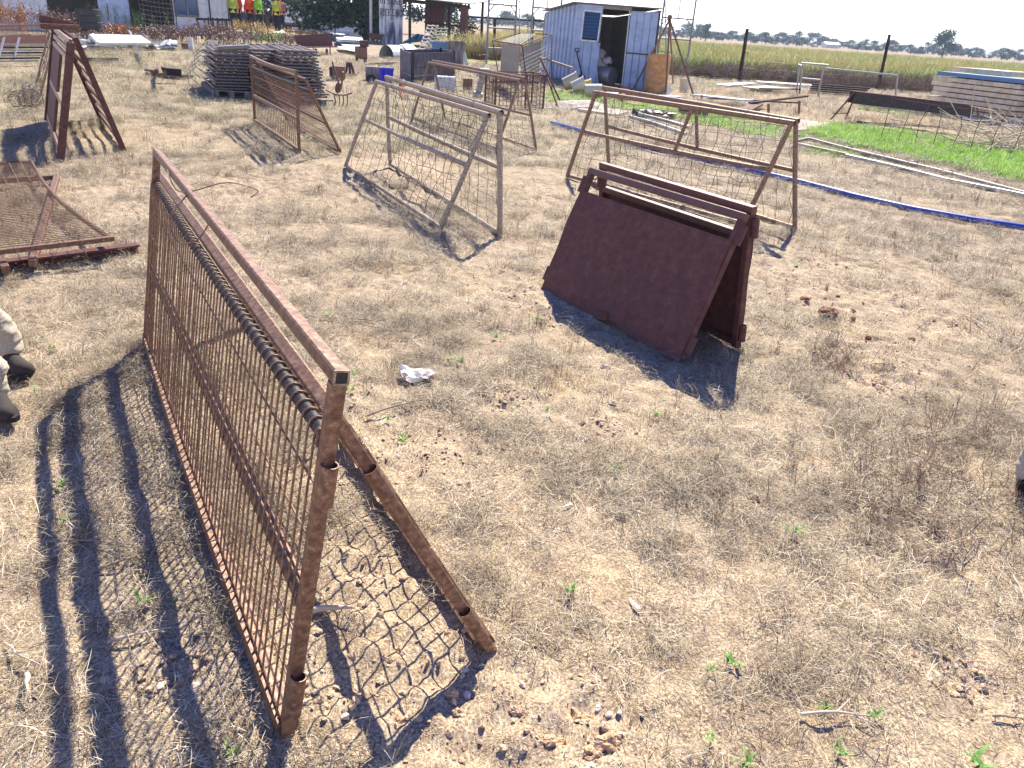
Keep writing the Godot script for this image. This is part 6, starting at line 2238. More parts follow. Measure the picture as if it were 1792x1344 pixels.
	for q in [[Vector3(-5.776, 0, -41.411), Vector3(-5.44, 0, -42.104), Vector3(-5.826, 1.23, -46.657), "grey slatted pallet leaning steeply by the plank crate", M.grey_timber], [Vector3(-5.375, 0, -40.534), Vector3(-4.994, 0, -41.288), Vector3(-5.237, 1.126, -45.67), "dull green slatted pallet leaning behind the grey one", M.green_timber]]:
		var p: Vector3 = q[0]
		var ux: Vector3 = (q[1] - q[0]) * 1.4
		var uy: Vector3 = q[2] - q[0] - ux * 0.2
		g = thing("leaning_pallet", q[3], "pallet", p)
		for k in 8:
			b = MB.new()
			b.beam(p + uy * (0.06 + k * 0.125), p + uy * (0.06 + k * 0.125) + ux, 0.02, 0.1, uy)
			part("slat", b, q[4], g)
		for k in 3:
			b = MB.new()
			b.beam(p + ux * (0.04 + 0.46 * k) - ux.cross(uy).normalized() * 0.05, p + ux * (0.04 + 0.46 * k) + uy - ux.cross(uy).normalized() * 0.05, 0.05, 0.08, ux)
			part("bearer", b, q[4], g)
		n += 1
	# old motor dark under the shelter, green sheet
	o = Vector3(-3.975, 0, -45.117)
	g = thing("old_motor", "dark seized motor with fins standing by the shelter's pillar", "motor", o)
	b = MB.new()
	b.box(o + Vector3(0, 0.45, 0), Vector3(0.7, 0.8, 0.6), 0.2, 0.06)
	part("block", b, M.black_steel, g)
	for k in 5:
		b = MB.new()
		b.lathe([Vector2(0.0, 0), Vector2(0.22, 0), Vector2(0.22, 0.03), Vector2(0.0, 0.03)], o + Vector3(-0.25, 0.55 + 0.09 * k, 0.3), 12, Basis(Vector3(0, 0, 1), 0.35))
		part("fin", b, M.black_steel, g)
	b = MB.new()
	b.slab([Vector3(-2.877, 0, -33.329), Vector3(-2.494, 0, -31.977), Vector3(-2.982, 0.485, -35.445), Vector3(-3.196, 0.543, -36.191)], 0.03)
	lone("green_sheet", b, M.green_plastic, "bowed green sheet leaning on the weathered grey box", "sheet")
	for k in 4:
		b = MB.new()
		b.box(Vector3(-2.902, 0, -39.11) + Vector3(0.25 * k, 0.1 + 0.06 * (k % 2), 0.9 * k), Vector3(0.5, 0.18, 0.3), 0.5 * k, 0.03)
		lone("rusty_scrap", b, M.rust_dark, "lump of rusty scrap lying beyond the plank crate", "scrap", "scrap lumps beyond the crate")
	# small gear between crate and basket
	b = MB.new()
	b.box(Vector3(-1.611, 0, -20.557) + Vector3.UP * 0.14, Vector3(0.22, 0.26, 0.2), 0.2, 0.02)
	lone("red_tin", b, M.rust, "small red brown tin behind the rusty pipe gates", "tin")
	b = MB.new()
	b.lathe([Vector2(0.0, 0), Vector2(0.13, 0), Vector2(0.13, 0.08), Vector2(0.07, 0.1), Vector2(0.07, 0.4), Vector2(0.14, 0.42), Vector2(0.14, 0.5), Vector2(0.0, 0.5)], Vector3(-1.244, 0, -18.994), 16, Basis(Vector3(0, 0, 1), -0.2))
	lone("metal_reel", b, M.galvanised, "grey metal reel standing behind the rusty pipe gates", "reel")
	b = MB.new()
	b.box(Vector3(-1.595, 0, -26.46) + Vector3.UP * 0.1, Vector3(0.4, 0.22, 0.3), 0.1, 0.03)
	lone("white_tub", b, M.white_plastic, "white tub lying beyond the rusty pipe gates", "tub")

func build_left_back() -> void:
	drum("black plastic drum standing before the iron shed", Vector3(-17.839, 0, -33.562), 0.42, 1.05, M.black_plastic, Basis(Vector3(0, 0, 1), 0.05))
	# steel beams lying
	plank("steel_beam", Vector3(-15.297, 0.2, -22.937), Vector3(-15.759, 0.2, -26.537), 0.3, 0.25, M.rust_dark, "long dark steel beam lying by the tall plate gate", "steel beams lying")
	plank("steel_beam", Vector3(-13.694, 0.45, -20.57), Vector3(-14.041, 0.45, -22.997), 0.2, 0.08, M.rust_dark, "thinner steel beam lying above the long dark one", "steel beams lying")
	plank("steel_beam", Vector3(-13.812, 0.7, -20.839), Vector3(-14.16, 0.7, -23.938), 0.08, 0.06, M.rust_dark, "thin rail crossing before the orange bushes", "steel beams lying")
	plank("steel_beam", Vector3(-15.289, 0.05, -23.118), Vector3(-15.337, 0.05, -24.179), 0.15, 0.06, M.rust, "short rusty bar lying by the steel beam", "steel beams lying")
	plank("plank", Vector3(-11.694, 0.04, -21.49), Vector3(-11.225, 0.04, -22.239), 0.1, 0.08, M.dark_timber, "dark sleeper lying in the grass beyond the tall plate gate")
	# slatted bundle
	var g := thing("slat_bundle", "bundle of pale slatted frames lying by the yard's edge", "bundle", Vector3(-11.736, 0, -18.716))
	for k in 7:
		var b := MB.new()
		b.beam(Vector3(-12.122, 0, -18.198) + Vector3(0.0, 0.1 + 0.055 * k, -0.1 * k), Vector3(-11.678, 0, -19.333) + Vector3(0, 0.1 + 0.055 * k, -0.1 * k), 0.05, 0.035)
		part("rail", b, M.dark_timber if k % 2 else M.galvanised, g)
	for x in [0.1, 0.32, 0.62]:
		var b := MB.new()
		var p: Vector3 = Vector3(-12.122, 0, -18.198).lerp(Vector3(-11.678, 0, -19.333), x)
		b.beam(p + Vector3(-0.1, 0.1, 0.06), p + Vector3(0.05, 0.6, -0.1), 0.07, 0.03)
		part("batten", b, M.white, g)
	# white gate lying on a heap of broken pipe
	g = thing("white_gate", "white tubular gate lying flat over broken white pipes", "gate", Vector3(-14.656, 0, -29.341))
	var p0 := Vector3(-13.551, 0.45, -25.383)
	var p1 := Vector3(-10.785, 0.5, -20.518)
	var p2 := Vector3(-10.235, 0.5, -22.11)
	var p3 := Vector3(-12.7, 0.45, -26.854)
	for q in [[p0, p1], [p3, p2], [p1, p2], [p0, p3]]:
		var b := MB.new()
		b.tube([q[0], q[1]], 0.045, 8)
		part("frame_pipe", b, M.white, g)
	for k in 4:
		var b := MB.new()
		b.tube([p0.lerp(p1, (k + 1) / 5.0), p3.lerp(p2, (k + 1) / 5.0)], 0.04, 7)
		part("bar", b, M.white, g)
	var r := RandomNumberGenerator.new()
	r.seed = 99
	for k in 46:
		var b := MB.new()
		var p: Vector3 = Vector3(-14.211, 0, -26.283).lerp(Vector3(-12.839, 0, -29.36), r.randf()) + Vector3(r.randfn() * 0.2, r.randf_range(0.04, 0.3), r.randfn() * 0.5)
		var d := Vector3(r.randfn(), r.randfn() * 0.2, r.randfn()).normalized() * r.randf_range(0.15, 0.55)
		b.beam(p - d, p + d, r.randf_range(0.06, 0.2), 0.04, Vector3(r.randfn() * 0.3, 1, r.randfn() * 0.3))
		lone("broken_board", b, M.white if k % 4 else M.galvanised, "broken white board in the heap under the white gate", "board", "broken white boards")
	# planks with a dark box
	var n := 0
	for q in [[Vector3(-8.746, 0.12, -18.586), Vector3(-8.053, 0.08, -18.565), 0.25, M.tan_timber, "pale plank lying on the little plank pile"], [Vector3(-8.697, 0.05, -18.599), Vector3(-7.797, 0.05, -18.316), 0.3, M.dark_timber, "dark plank at the foot of the little plank pile"], [Vector3(-7.936, 0.04, -18.339), Vector3(-7.799, 0.04, -18.696), 0.15, M.tan_timber, "short pale off-cut at the end of the little plank pile"], [Vector3(-7.04, 0.3, -15.519), Vector3(-8.982, 0.215, -19.697), 0.06, M.tan_timber, "thin stick poking up from the little plank pile"], [Vector3(-7.801, 0.22, -17.324), Vector3(-7.579, 0.2, -17.539), 0.35, M.black_steel, "dark flat box on the little plank pile"]]:
		plank("plank", q[0], q[1], q[2], 0.05 if n < 4 else 0.14, q[3], q[4], "little plank pile")
		n += 1
	# white pieces
	var b := MB.new()
	b.box(Vector3(-12.178, 0, -29.483) + Vector3.UP * 0.2, Vector3(0.16, 0.42, 0.14), 0.1, 0.01)
	lone("white_block", b, M.white, "upright white block beside the rusty brick", "block")
	b = MB.new()
	b.box(Vector3(-12.565, 0, -29.975) + Vector3.UP * 0.1, Vector3(0.26, 0.2, 0.2), 0.1, 0.01)
	lone("rusty_brick", b, M.rust, "rusty brown brick beside the upright white block", "brick")
	bucket("white tub standing behind the wire-strewn stack", Vector3(-11.467, 0, -29.701), 0.15, 0.36, M.white_plastic, Basis(), false)
	# pale flower heads of the dead thistles
	for q in [Vector3(-15.619, 0, -34.076), Vector3(-15.427, 0, -34.707), Vector3(-15.019, 0, -34.873), Vector3(-11.126, 0, -31.742), Vector3(-11.78, 0, -31.734)]:
		b = MB.new()
		b.coloured = true
		for k in 60:
			var p: Vector3 = q + Vector3(r.randfn() * 0.28, r.randf_range(0.1, 0.62), r.randfn() * 0.25)
			b.col = lin(214, 200, 186) * r.randf_range(0.7, 1.1)
			foliage(b, r, p, Vector3.ONE * 0.03, 5, 0.035, [b.col], 0.0)
			b.col = lin(120, 100, 86)
			b.tube([Vector3(lerpf(p.x, q.x, 0.4), 0, lerpf(p.z, q.z, 0.4)), p], 0.006, 3, false)
		lone("dead_thistle", b, M.straw, "dead thistle clump with fluffy white heads", "thistle", "thistles by the iron shed")
	# dark timber rack against the shed
	g = thing("timber_rack", "dark timber rack with sloping stays before the white shed wall", "rack", Vector3(-15.407, 0, -40.13))
	var a := Vector3(-16.239, 0.821, -40.308)
	var c := Vector3(-14.524, 0.876, -40.28)
	b = MB.new()
	b.beam(a, c, 0.1, 0.1)
	part("top_rail", b, M.dark_timber, g)
	for k in 6:
		b = MB.new()
		var t := k / 5.0
		b.beam(a.lerp(c, t), Vector3(-15.64, 0, -39.253).lerp(Vector3(-14.08, 0, -39.113), t) + Vector3(0, 0.02, 0), 0.1, 0.08, Vector3(1, 0, 0))
		part("stay", b, M.dark_timber, g)
		b = MB.new()
		b.beam(Vector3(-15.574, 0, -39.5).lerp(Vector3(-14.203, 0, -38.711), t) + Vector3(0.1, 0.0, -0.3), Vector3(-15.574, 0, -39.5).lerp(Vector3(-14.203, 0, -38.711), t) + Vector3(0.1, 0.95, -0.3), 0.06, 0.06)
		part("leg", b, M.dark_timber, g)
	# stakes
	n = 0
	for q in [[Vector3(-13.696, 0, -40.369), Vector3(-13.698, 0.951, -40.368)], [Vector3(-13.363, 0, -40.118), Vector3(-13.488, 0.987, -40.076)], [Vector3(-11.1, 0, -34.859), Vector3(-11.158, 1.378, -34.84)], [Vector3(-10.137, 0, -32.438), Vector3(-10.238, 0.625, -32.406)], [Vector3(-18.613, 0, -36.481), Vector3(-18.536, 1.264, -36.489)]]:
		b = MB.new()
		b.tube([q[0], q[0].lerp(q[1], 0.5) + Vector3(0.03, 0, 0), q[1]], 0.022, 6)
		lone("iron_stake", b, M.rust_dark, ["slim iron stake leaning among the yellow bushes", "slim iron stake crossing its neighbour in the yellow bushes", "tall iron stake among the green and brown weeds", "short iron stake behind the pipe stacks", "tall curved rod before the leafy green bush"][n], "stake")
		n += 1
	# platform with rails behind the weeds
	g = thing("flat_trailer", "flat grey trailer deck before the pale iron fence", "trailer", Vector3(-17.289, 0, -60.973))
	b = MB.new()
	b.box(Vector3(-17.289, 0, -60.973) + Vector3.UP * 0.55, Vector3(2.0, 0.14, 1.1), 0.12, 0.01)
	part("deck", b, M.grey_timber, g)
	b = MB.new()
	b.box(Vector3(-17.289, 0, -60.973) + Vector3.UP * 0.4, Vector3(1.9, 0.14, 0.9), 0.12)
	part("chassis", b, M.rust_dark, g)
	for x in [-0.5, 0.5]:
		b = MB.new()
		b.lathe([Vector2(0.06, -0.08), Vector2(0.26, -0.08), Vector2(0.28, 0), Vector2(0.26, 0.08), Vector2(0.06, 0.08), Vector2(0.06, -0.08)], Vector3(-17.289, 0, -60.973) + Vector3(x, 0.28, 0.5), 16, Basis(Vector3(1, 0, 0), PI / 2))
		part("wheel", b, M.black_plastic, g)
	for k in 3:
		b = MB.new()
		b.tube([Vector3(-17.289, 0, -60.973) + Vector3(0.5 + 0.22 * k, 0.6, -0.3), Vector3(-17.289, 0, -60.973) + Vector3(0.45 + 0.24 * k, 1.0, -0.3)], 0.02, 6)
		part("rail_post", b, M.galvanised, g)
	plank("plank", Vector3(-12.001, 0.3, -40.799), Vector3(-10.319, 0.3, -40.883), 0.2, 0.08, M.grey_timber, "pale plank laid below the flat trailer deck")
	# concrete step and red machine among the people
	b = MB.new()
	b.slab([Vector3(-15.315, 0, -42.093) + Vector3.UP * 0.17, Vector3(-13.07, 0, -43.879) + Vector3.UP * 0.17, Vector3(-16.148, 0, -53.796) + Vector3.UP * 0.17, Vector3(-18.677, 0, -51.428) + Vector3.UP * 0.17], 0.36)
	lone("cement_slab", b, M.concrete, "long pale concrete platform under the people", "slab")
	var o := Vector3(-16.609, 0, -48.643) + Vector3.UP * 0.35
	g = thing("red_tractor", "small red tractor with a dark front blade among the people", "tractor", o)
	b = MB.new()
	b.box(o + Vector3(0, 0.95, -0.6), Vector3(0.6, 0.55, 1.3), 0.2, 0.06)
	part("bonnet", b, M.red_paint, g)
	b = MB.new()
	b.slab([o + Vector3(-0.65, 0.35, 0.2), o + Vector3(0.65, 0.35, 0.2), o + Vector3(0.7, 0.85, 0.1), o + Vector3(-0.7, 0.85, 0.1)], 0.06)
	part("blade", b, M.blue_dark, g)
	for q in [[-0.5, 0.32, -0.4], [0.5, 0.32, -0.4], [-0.6, 0.55, -1.9], [0.6, 0.55, -1.9]]:
		b = MB.new()
		b.lathe([Vector2(q[1] * 0.5, -0.12), Vector2(q[1] * 0.95, -0.12), Vector2(q[1], -0.06), Vector2(q[1], 0.06), Vector2(q[1] * 0.95, 0.12), Vector2(q[1] * 0.5, 0.12), Vector2(q[1] * 0.5, -0.12)], o + Vector3(q[0], q[1], q[2]), 18, Basis(Vector3(0, 0, 1), PI / 2))
		part("wheel", b, M.black_plastic, g)
	b = MB.new()
	b.box(o + Vector3(0, 1.1, -1.9), Vector3(0.5, 0.12, 0.5), 0.2, 0.03)
	b.box(o + Vector3(0, 1.35, -2.15), Vector3(0.5, 0.5, 0.1), 0.2, 0.03)
	part("seat", b, M.black_plastic, g)
	# dark dense bush behind the people
	var cb := MB.new()
	cb.coloured = true
	var bo := Vector3(-16.449, 0, -52.173)
	foliage(cb, r, bo + Vector3(0, 0.8, -0.4), Vector3(0.85, 0.9, 0.7), 2600, 0.1, [lin(30, 38, 30), lin(40, 48, 36), lin(24, 30, 26)], 0.1)
	lone("dark_bush", cb, M.leaf, "dense black green round bush beside the people", "bush")

func build_junk() -> void:
	build_crate()
	build_cage()
	build_by_shed()
	build_right_side()
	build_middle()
	build_left_back()

# ------------------------------------------------------------------ people
# bones: [a, b, radius a, radius b, blend, colour]; one continuous skin round them
func skin(bones: Array, cell: float, into: MB, folds := 0.0) -> void:
	var fn := noise(661, 9.0, 2)
	var lo := Vector3(INF, INF, INF)
	var hi := -lo
	for q in bones:
		var r: float = maxf(q[2], q[3]) + cell * 2.0
		lo = lo.min(q[0] - Vector3.ONE * r).min(q[1] - Vector3.ONE * r)
		hi = hi.max(q[0] + Vector3.ONE * r).max(q[1] + Vector3.ONE * r)
	var nx := int((hi.x - lo.x) / cell) + 2
	var ny := int((hi.y - lo.y) / cell) + 2
	var nz := int((hi.z - lo.z) / cell) + 2
	var f := PackedFloat32Array()
	f.resize(nx * ny * nz)
	f.fill(1.0)
	var own := PackedInt32Array()
	own.resize(nx * ny * nz)
	var near := PackedFloat32Array()
	near.resize(nx * ny * nz)
	near.fill(9.0)
	for bi in bones.size():
		var q: Array = bones[bi]
		var a: Vector3 = q[0]
		var d: Vector3 = q[1] - q[0]
		var dd := maxf(d.length_squared(), 1e-9)
		var ra: float = q[2]
		var rb: float = q[3]
		var k: float = q[4]
		var pad := maxf(ra, rb) + k + cell * 2.5
		var b0 := (a.min(q[1]) - Vector3.ONE * pad - lo) / cell
		var b1 := (a.max(q[1]) + Vector3.ONE * pad - lo) / cell
		for iz in range(maxi(int(b0.z), 0), mini(int(b1.z) + 1, nz)):
			for iy in range(maxi(int(b0.y), 0), mini(int(b1.y) + 1, ny)):
				for ix in range(maxi(int(b0.x), 0), mini(int(b1.x) + 1, nx)):
					var p := lo + Vector3(ix, iy, iz) * cell
					var t := clampf((p - a).dot(d) / dd, 0.0, 1.0)
					var e := (p - a - d * t).length() - lerpf(ra, rb, t)
					if folds > 0.0:
						e += folds * fn.get_noise_3d(p.x * 0.8, p.y * 2.2 + p.x, p.z * 0.8)
					var i := (iz * ny + iy) * nx + ix
					var g := f[i]
					var h := k - absf(g - e)
					var m := minf(g, e)
					if h > 0.0:
						m -= h * h / (4.0 * k)
					f[i] = m
					if e < near[i]:
						near[i] = e
						own[i] = bi
	var vid := PackedInt32Array()
	vid.resize(nx * ny * nz)
	vid.fill(-1)
	var vs := PackedVector3Array()
	var ns := PackedVector3Array()
	var cs := PackedColorArray()
	var off := [0, 1, nx, nx + 1, nx * ny, nx * ny + 1, nx * ny + nx, nx * ny + nx + 1]
	var pos := [Vector3(0, 0, 0), Vector3(1, 0, 0), Vector3(0, 1, 0), Vector3(1, 1, 0), Vector3(0, 0, 1), Vector3(1, 0, 1), Vector3(0, 1, 1), Vector3(1, 1, 1)]
	var edges := [[0, 1], [2, 3], [4, 5], [6, 7], [0, 2], [1, 3], [4, 6], [5, 7], [0, 4], [1, 5], [2, 6], [3, 7]]
	for iz in nz - 1:
		for iy in ny - 1:
			for ix in nx - 1:
				var i := (iz * ny + iy) * nx + ix
				var inside := 0
				for c in 8:
					if f[i + off[c]] < 0.0:
						inside += 1
				if inside == 0 or inside == 8:
					continue
				var s := Vector3.ZERO
				var n := 0
				for e in edges:
					var fa := f[i + off[e[0]]]
					var fb := f[i + off[e[1]]]
					if (fa < 0.0) != (fb < 0.0):
						s += pos[e[0]].lerp(pos[e[1]], fa / (fa - fb))
						n += 1
				s /= n
				var g := Vector3(f[i + off[1]] + f[i + off[3]] + f[i + off[5]] + f[i + off[7]] - f[i] - f[i + off[2]] - f[i + off[4]] - f[i + off[6]],
					f[i + off[2]] + f[i + off[3]] + f[i + off[6]] + f[i + off[7]] - f[i] - f[i + off[1]] - f[i + off[4]] - f[i + off[5]],
					f[i + off[4]] + f[i + off[5]] + f[i + off[6]] + f[i + off[7]] - f[i] - f[i + off[1]] - f[i + off[2]] - f[i + off[3]])
				vid[i] = vs.size()
				vs.append(lo + (Vector3(ix, iy, iz) + s) * cell)
				ns.append(g.normalized())
				cs.append(bones[own[i]][5])
	var step := [1, nx, nx * ny]
	for iz in range(1, nz - 1):
		for iy in range(1, ny - 1):
			for ix in range(1, nx - 1):
				var i := (iz * ny + iy) * nx + ix
				for ax in 3:
					if (f[i] < 0.0) == (f[i + step[ax]] < 0.0):
						continue
					var u: int = step[(ax + 1) % 3]
					var w: int = step[(ax + 2) % 3]
					var q := [vid[i - u - w], vid[i - w], vid[i], vid[i - u]]
					if q.min() < 0:
						continue
					for t in [[0, 1, 2], [0, 2, 3]]:
						into.col = cs[q[t[0]]]
						into.tri(vs[q[t[0]]], vs[q[t[1]]], vs[q[t[2]]], ns[q[t[0]]], ns[q[t[1]]], ns[q[t[2]]])

func hand_bones(w: Vector3, down: Vector3, fwd: Vector3, c: Color, s: float) -> Array:
	# w: wrist; down: along the hand; fwd: where the thumb lies
	var out := []
	var side := down.cross(fwd).normalized()
	out.append([w, w + down * 0.085, 0.026, 0.03, 0.02, c])
	for k in 4:
		var root := w + down * 0.085 + fwd * (0.028 - 0.0187 * k)
		var l: float = [0.068, 0.076, 0.07, 0.055][k]
		var m := root + (down + side * 0.25 * s).normalized() * l * 0.5
		out.append([root, m, 0.0095, 0.009, 0.006, c])
		out.append([m, m + (down + side * 0.8 * s).normalized() * l * 0.5, 0.009, 0.0075, 0.004, c])
	var tr := w + down * 0.03 + fwd * 0.028
	out.append([tr, tr + (down * 0.7 + fwd * 0.7).normalized() * 0.04, 0.012, 0.0105, 0.008, c])
	out.append([tr + (down * 0.7 + fwd * 0.7).normalized() * 0.04, tr + (down * 0.7 + fwd * 0.7).normalized() * 0.04 + (down + fwd * 0.2).normalized() * 0.032, 0.0105, 0.009, 0.005, c])
	return out

# o: between the feet; face: heading of the body; cl: boots, trousers, shirt, sleeve, skin, hat; feet: [right, left] ankle offsets
func person(label: String, o: Vector3, face: float, cl: Array, cell: float, vest: Color, stance := 0.22, stride := 0.0, hands := false, ankles := []) -> Node3D:
	var g := thing("person", label, "person", o)
	var b := MB.new()
	b.coloured = true
	var bas := Basis(Vector3.UP, face)
	var F := bas * Vector3(0, 0, 1)
	var R := bas * Vector3(1, 0, 0)
	var U := Vector3.UP
	var bones := []
	var fine := []
	var legs := []
	var hip := o + U * 0.93
	for s: float in [-1.0, 1.0]:
		var ank := o + R * s * stance / 2.0 + F * stride * s * 0.5 + U * 0.1
		if ankles.size() == 2:
			ank = ankles[0 if s < 0.0 else 1]
		var h := hip + R * s * 0.09
		var knee := (ank + h) / 2.0 + F * 0.035 + U * 0.02
		bones.append([h, knee, 0.08, 0.06, 0.05, cl[1]])
		bones.append([knee, ank + U * 0.08, 0.058, 0.048, 0.03, cl[1]])
		legs.append([h, knee, 0.096, 0.078, 0.04, cl[1]])
		legs.append([knee, ank + U * 0.1, 0.072, 0.064, 0.03, cl[1]])
		legs.append([ank + U * 0.1 - F * 0.005, ank + U * 0.02 + F * 0.01, 0.064, 0.068, 0.03, cl[1]])
		bones.append([ank + U * 0.01, ank - U * 0.05 - F * 0.02, 0.05, 0.046, 0.02, cl[0]])
		bones.append([ank - U * 0.055 - F * 0.03, ank - U * 0.058 + F * 0.15 + R * s * 0.02, 0.036, 0.037, 0.02, cl[0]])
		bones.append([ank - U * 0.02 + F * 0.03, ank - U * 0.055 + F * 0.12, 0.039, 0.03, 0.03, cl[0]])
		var sh := hip + U * 0.5 + R * s * 0.19
		var el := sh - U * 0.27 + R * s * 0.06 - F * 0.02
		var wr := el - U * 0.23 + F * 0.09
		bones.append([sh, el, 0.058, 0.047, 0.04, cl[2]])
		bones.append([el, wr, 0.043, 0.03, 0.02, cl[3]])
		if hands:
			fine.append_array(hand_bones(wr, (-U + F * 0.2).normalized(), F, cl[4], -s))
		else:
			bones.append([wr, wr - U * 0.14 + F * 0.03, 0.034, 0.026, 0.02, cl[4]])
	bones.append([hip - R * 0.07, hip + R * 0.07, 0.115, 0.115, 0.06, cl[1]])
	bones.append([hip + U * 0.1, hip + U * 0.28, 0.135, 0.15, 0.08, cl[2]])
	bones.append([hip + U * 0.28 - R * 0.06, hip + U * 0.45 - R * 0.1, 0.13, 0.1, 0.08, cl[2]])
	bones.append([hip + U * 0.28 + R * 0.06, hip + U * 0.45 + R * 0.1, 0.13, 0.1, 0.08, cl[2]])
	bones.append([hip + U * 0.48, hip + U * 0.62, 0.06, 0.055, 0.04, cl[4]])
	var hd := hip + U * 0.72 + F * 0.02
	bones.append([hd - U * 0.04 + F * 0.02, hd + U * 0.04 - F * 0.01, 0.075, 0.095, 0.03, cl[4]])
	bones.append([hd + F * 0.09 + U * 0.01, hd + F * 0.105 - U * 0.02, 0.013, 0.017, 0.02, cl[4]])
	for s: float in [-1.0, 1.0]:
		bones.append([hd + R * s * 0.09 + U * 0.01, hd + R * s * 0.092 - U * 0.02, 0.018, 0.014, 0.01, cl[4]])
	legs.append([hip - R * 0.07 + U * 0.02, hip + R * 0.07 + U * 0.02, 0.125, 0.125, 0.06, cl[1]])
	skin(bones, cell, b)
	if hands:
		skin(fine, 0.004, b)
	part("body", b, M.person, g)
	b = MB.new()
	b.coloured = true
	skin(legs, cell * 0.8, b, 0.02)
	part("trousers", b, M.trousers, g)
	if cell < 0.018:
		for s: float in [-1.0, 1.0]:
			b = MB.new()
			b.coloured = true
			b.col = Color(0.02, 0.018, 0.016)
			var ank: Vector3 = ankles[0 if s < 0.0 else 1] if ankles.size() == 2 else o + R * s * stance / 2.0 + U * 0.1
			var hz: Vector3 = Vector3(ank.x, 0.012, ank.z)
			var ring0 := []
			var ring1 := []
			for k in 14:
				var an := TAU * k / 14.0
				var q: Vector3 = hz + F * (0.06 + 0.135 * cos(an)) + R * sin(an) * (0.045 + 0.006 * cos(an))
				ring0.append(q)
				ring1.append(q + U * 0.022)
			b.solid(ring0, ring1)
			part("boot_sole", b, M.person, g)
	b = MB.new()
	b.coloured = true
	b.col = cl[5]
	b.lathe([Vector2(0.0, 0.13), Vector2(0.06, 0.125), Vector2(0.1, 0.07), Vector2(0.11, 0.035), Vector2(0.2, 0.02), Vector2(0.2, 0.012), Vector2(0.105, 0.02)], hd + U * 0.03, 20)
	part("hat", b, M.person, g)
	for s: float in [-1.0, 1.0]:
		b = MB.new()
		b.coloured = true
		b.col = Color(0.03, 0.02, 0.02)
		b.ball(hd + F * 0.092 + R * s * 0.034 + U * 0.012, Vector3.ONE * 0.009, 3, 0.0, 5)
		part("eye", b, M.person, g)
	if vest.a > 0.0:
		b = MB.new()
		b.coloured = true
		b.col = vest
		var prof := [[-0.12, 0.19, 0.13], [0.05, 0.185, 0.135], [0.2, 0.18, 0.14], [0.36, 0.195, 0.14], [0.46, 0.2, 0.125], [0.53, 0.16, 0.1], [0.57, 0.08, 0.075]]
		for k in prof.size() - 1:
			for m in 18:
				var q := []
				var nq := []
				for c in [[k, m], [k, m + 1], [k + 1, m + 1], [k + 1, m]]:
					var an: float = TAU * c[1] / 18.0
					var d: Vector3 = R * cos(an) * prof[c[0]][1] + F * sin(an) * prof[c[0]][2]
					q.append(hip + U * (prof[c[0]][0] + 0.008 * sin(an * 5.0 + k)) + d)
					nq.append(d.normalized())
				b.tri(q[0], q[1], q[2], nq[0], nq[1], nq[2])
				b.tri(q[0], q[2], q[3], nq[0], nq[2], nq[3])
		part("vest", b, M.person, g)
	return g

func build_people() -> void:
	var khaki := lin(196, 186, 168)
	var boot := lin(58, 52, 48)
	var dark := lin(34, 36, 44)
	var sk := lin(196, 142, 112)
	var hat := lin(150, 130, 100)
	var no := Color(0, 0, 0, 0)
	person("person in pale khaki trousers and dark boots beside the flat mesh panels", Vector3(-2.62, 0, -2.95), 0.95, [boot, khaki, lin(90, 110, 150), lin(90, 110, 150), sk, hat], 0.016, no, 0.4, 0.1, false, [Vector3(-2.004, 0, -2.732) + Vector3(-0.15, 0.1, -0.08), Vector3(-2.184, 0, -3.111) + Vector3(-0.15, 0.1, -0.08)])
	person("person in pale trousers and black boots beside the broken weed stalks", Vector3(2.32, 0, -2.62), 2.6, [lin(18, 17, 18), lin(186, 180, 172), lin(120, 120, 130), lin(120, 120, 130), sk, hat], 0.016, no, 0.3, 0.1, false, [Vector3(2.1, 0, -2.675) + Vector3(0, 0.1, 0), Vector3(2.1, 0, -2.675) + Vector3(0.3, 0.1, -0.1)])
	person("person in a fluorescent yellow long sleeved shirt", Vector3(-5.088, 0, -7.065), 0.3, [boot, dark, lin(200, 240, 30), lin(200, 240, 30), sk, hat], 0.02, no, 0.24, 0.0, true)
	var n := 0
	for a in [[Vector3(-16.024, 0, -44.656), 0.4, lin(190, 205, 90), "person in a yellow vest at the corner of the iron shed"], [Vector3(-16.188, 0, -46.005), -0.5, lin(235, 80, 25), "person in a faded orange vest behind the red tractor's blade"], [Vector3(-15.654, 0, -46.294), 0.2, lin(240, 90, 25), "person in a bright orange vest leaning by the red tractor"],
			[Vector3(-15.181, 0, -46.302), 1.0, lin(150, 215, 60), "person in a lime green vest beside the dense dark bush"], [Vector3(-14.481, 0, -47.233), -0.4, lin(205, 215, 70), "person in a yellow vest on the iron fence side of the dark bush"], [Vector3(-14.933, 0, -49.494), 0.8, lin(225, 140, 120), "person in a pink and orange shirt at the iron fence"]]:
		person(a[3], a[0] + Vector3.UP * 0.35, a[1], [boot, dark, a[2] * 0.6, a[2] * 0.6, sk, hat], 0.026, a[2], 0.22, 0.05)
		n += 1

# ------------------------------------------------------------------ stones, sticks, rubbish on the ground
func lay(p: Vector3, h := 0.0) -> Vector3:
	return Vector3(p.x, gh(p.x, p.z) + h, p.z)

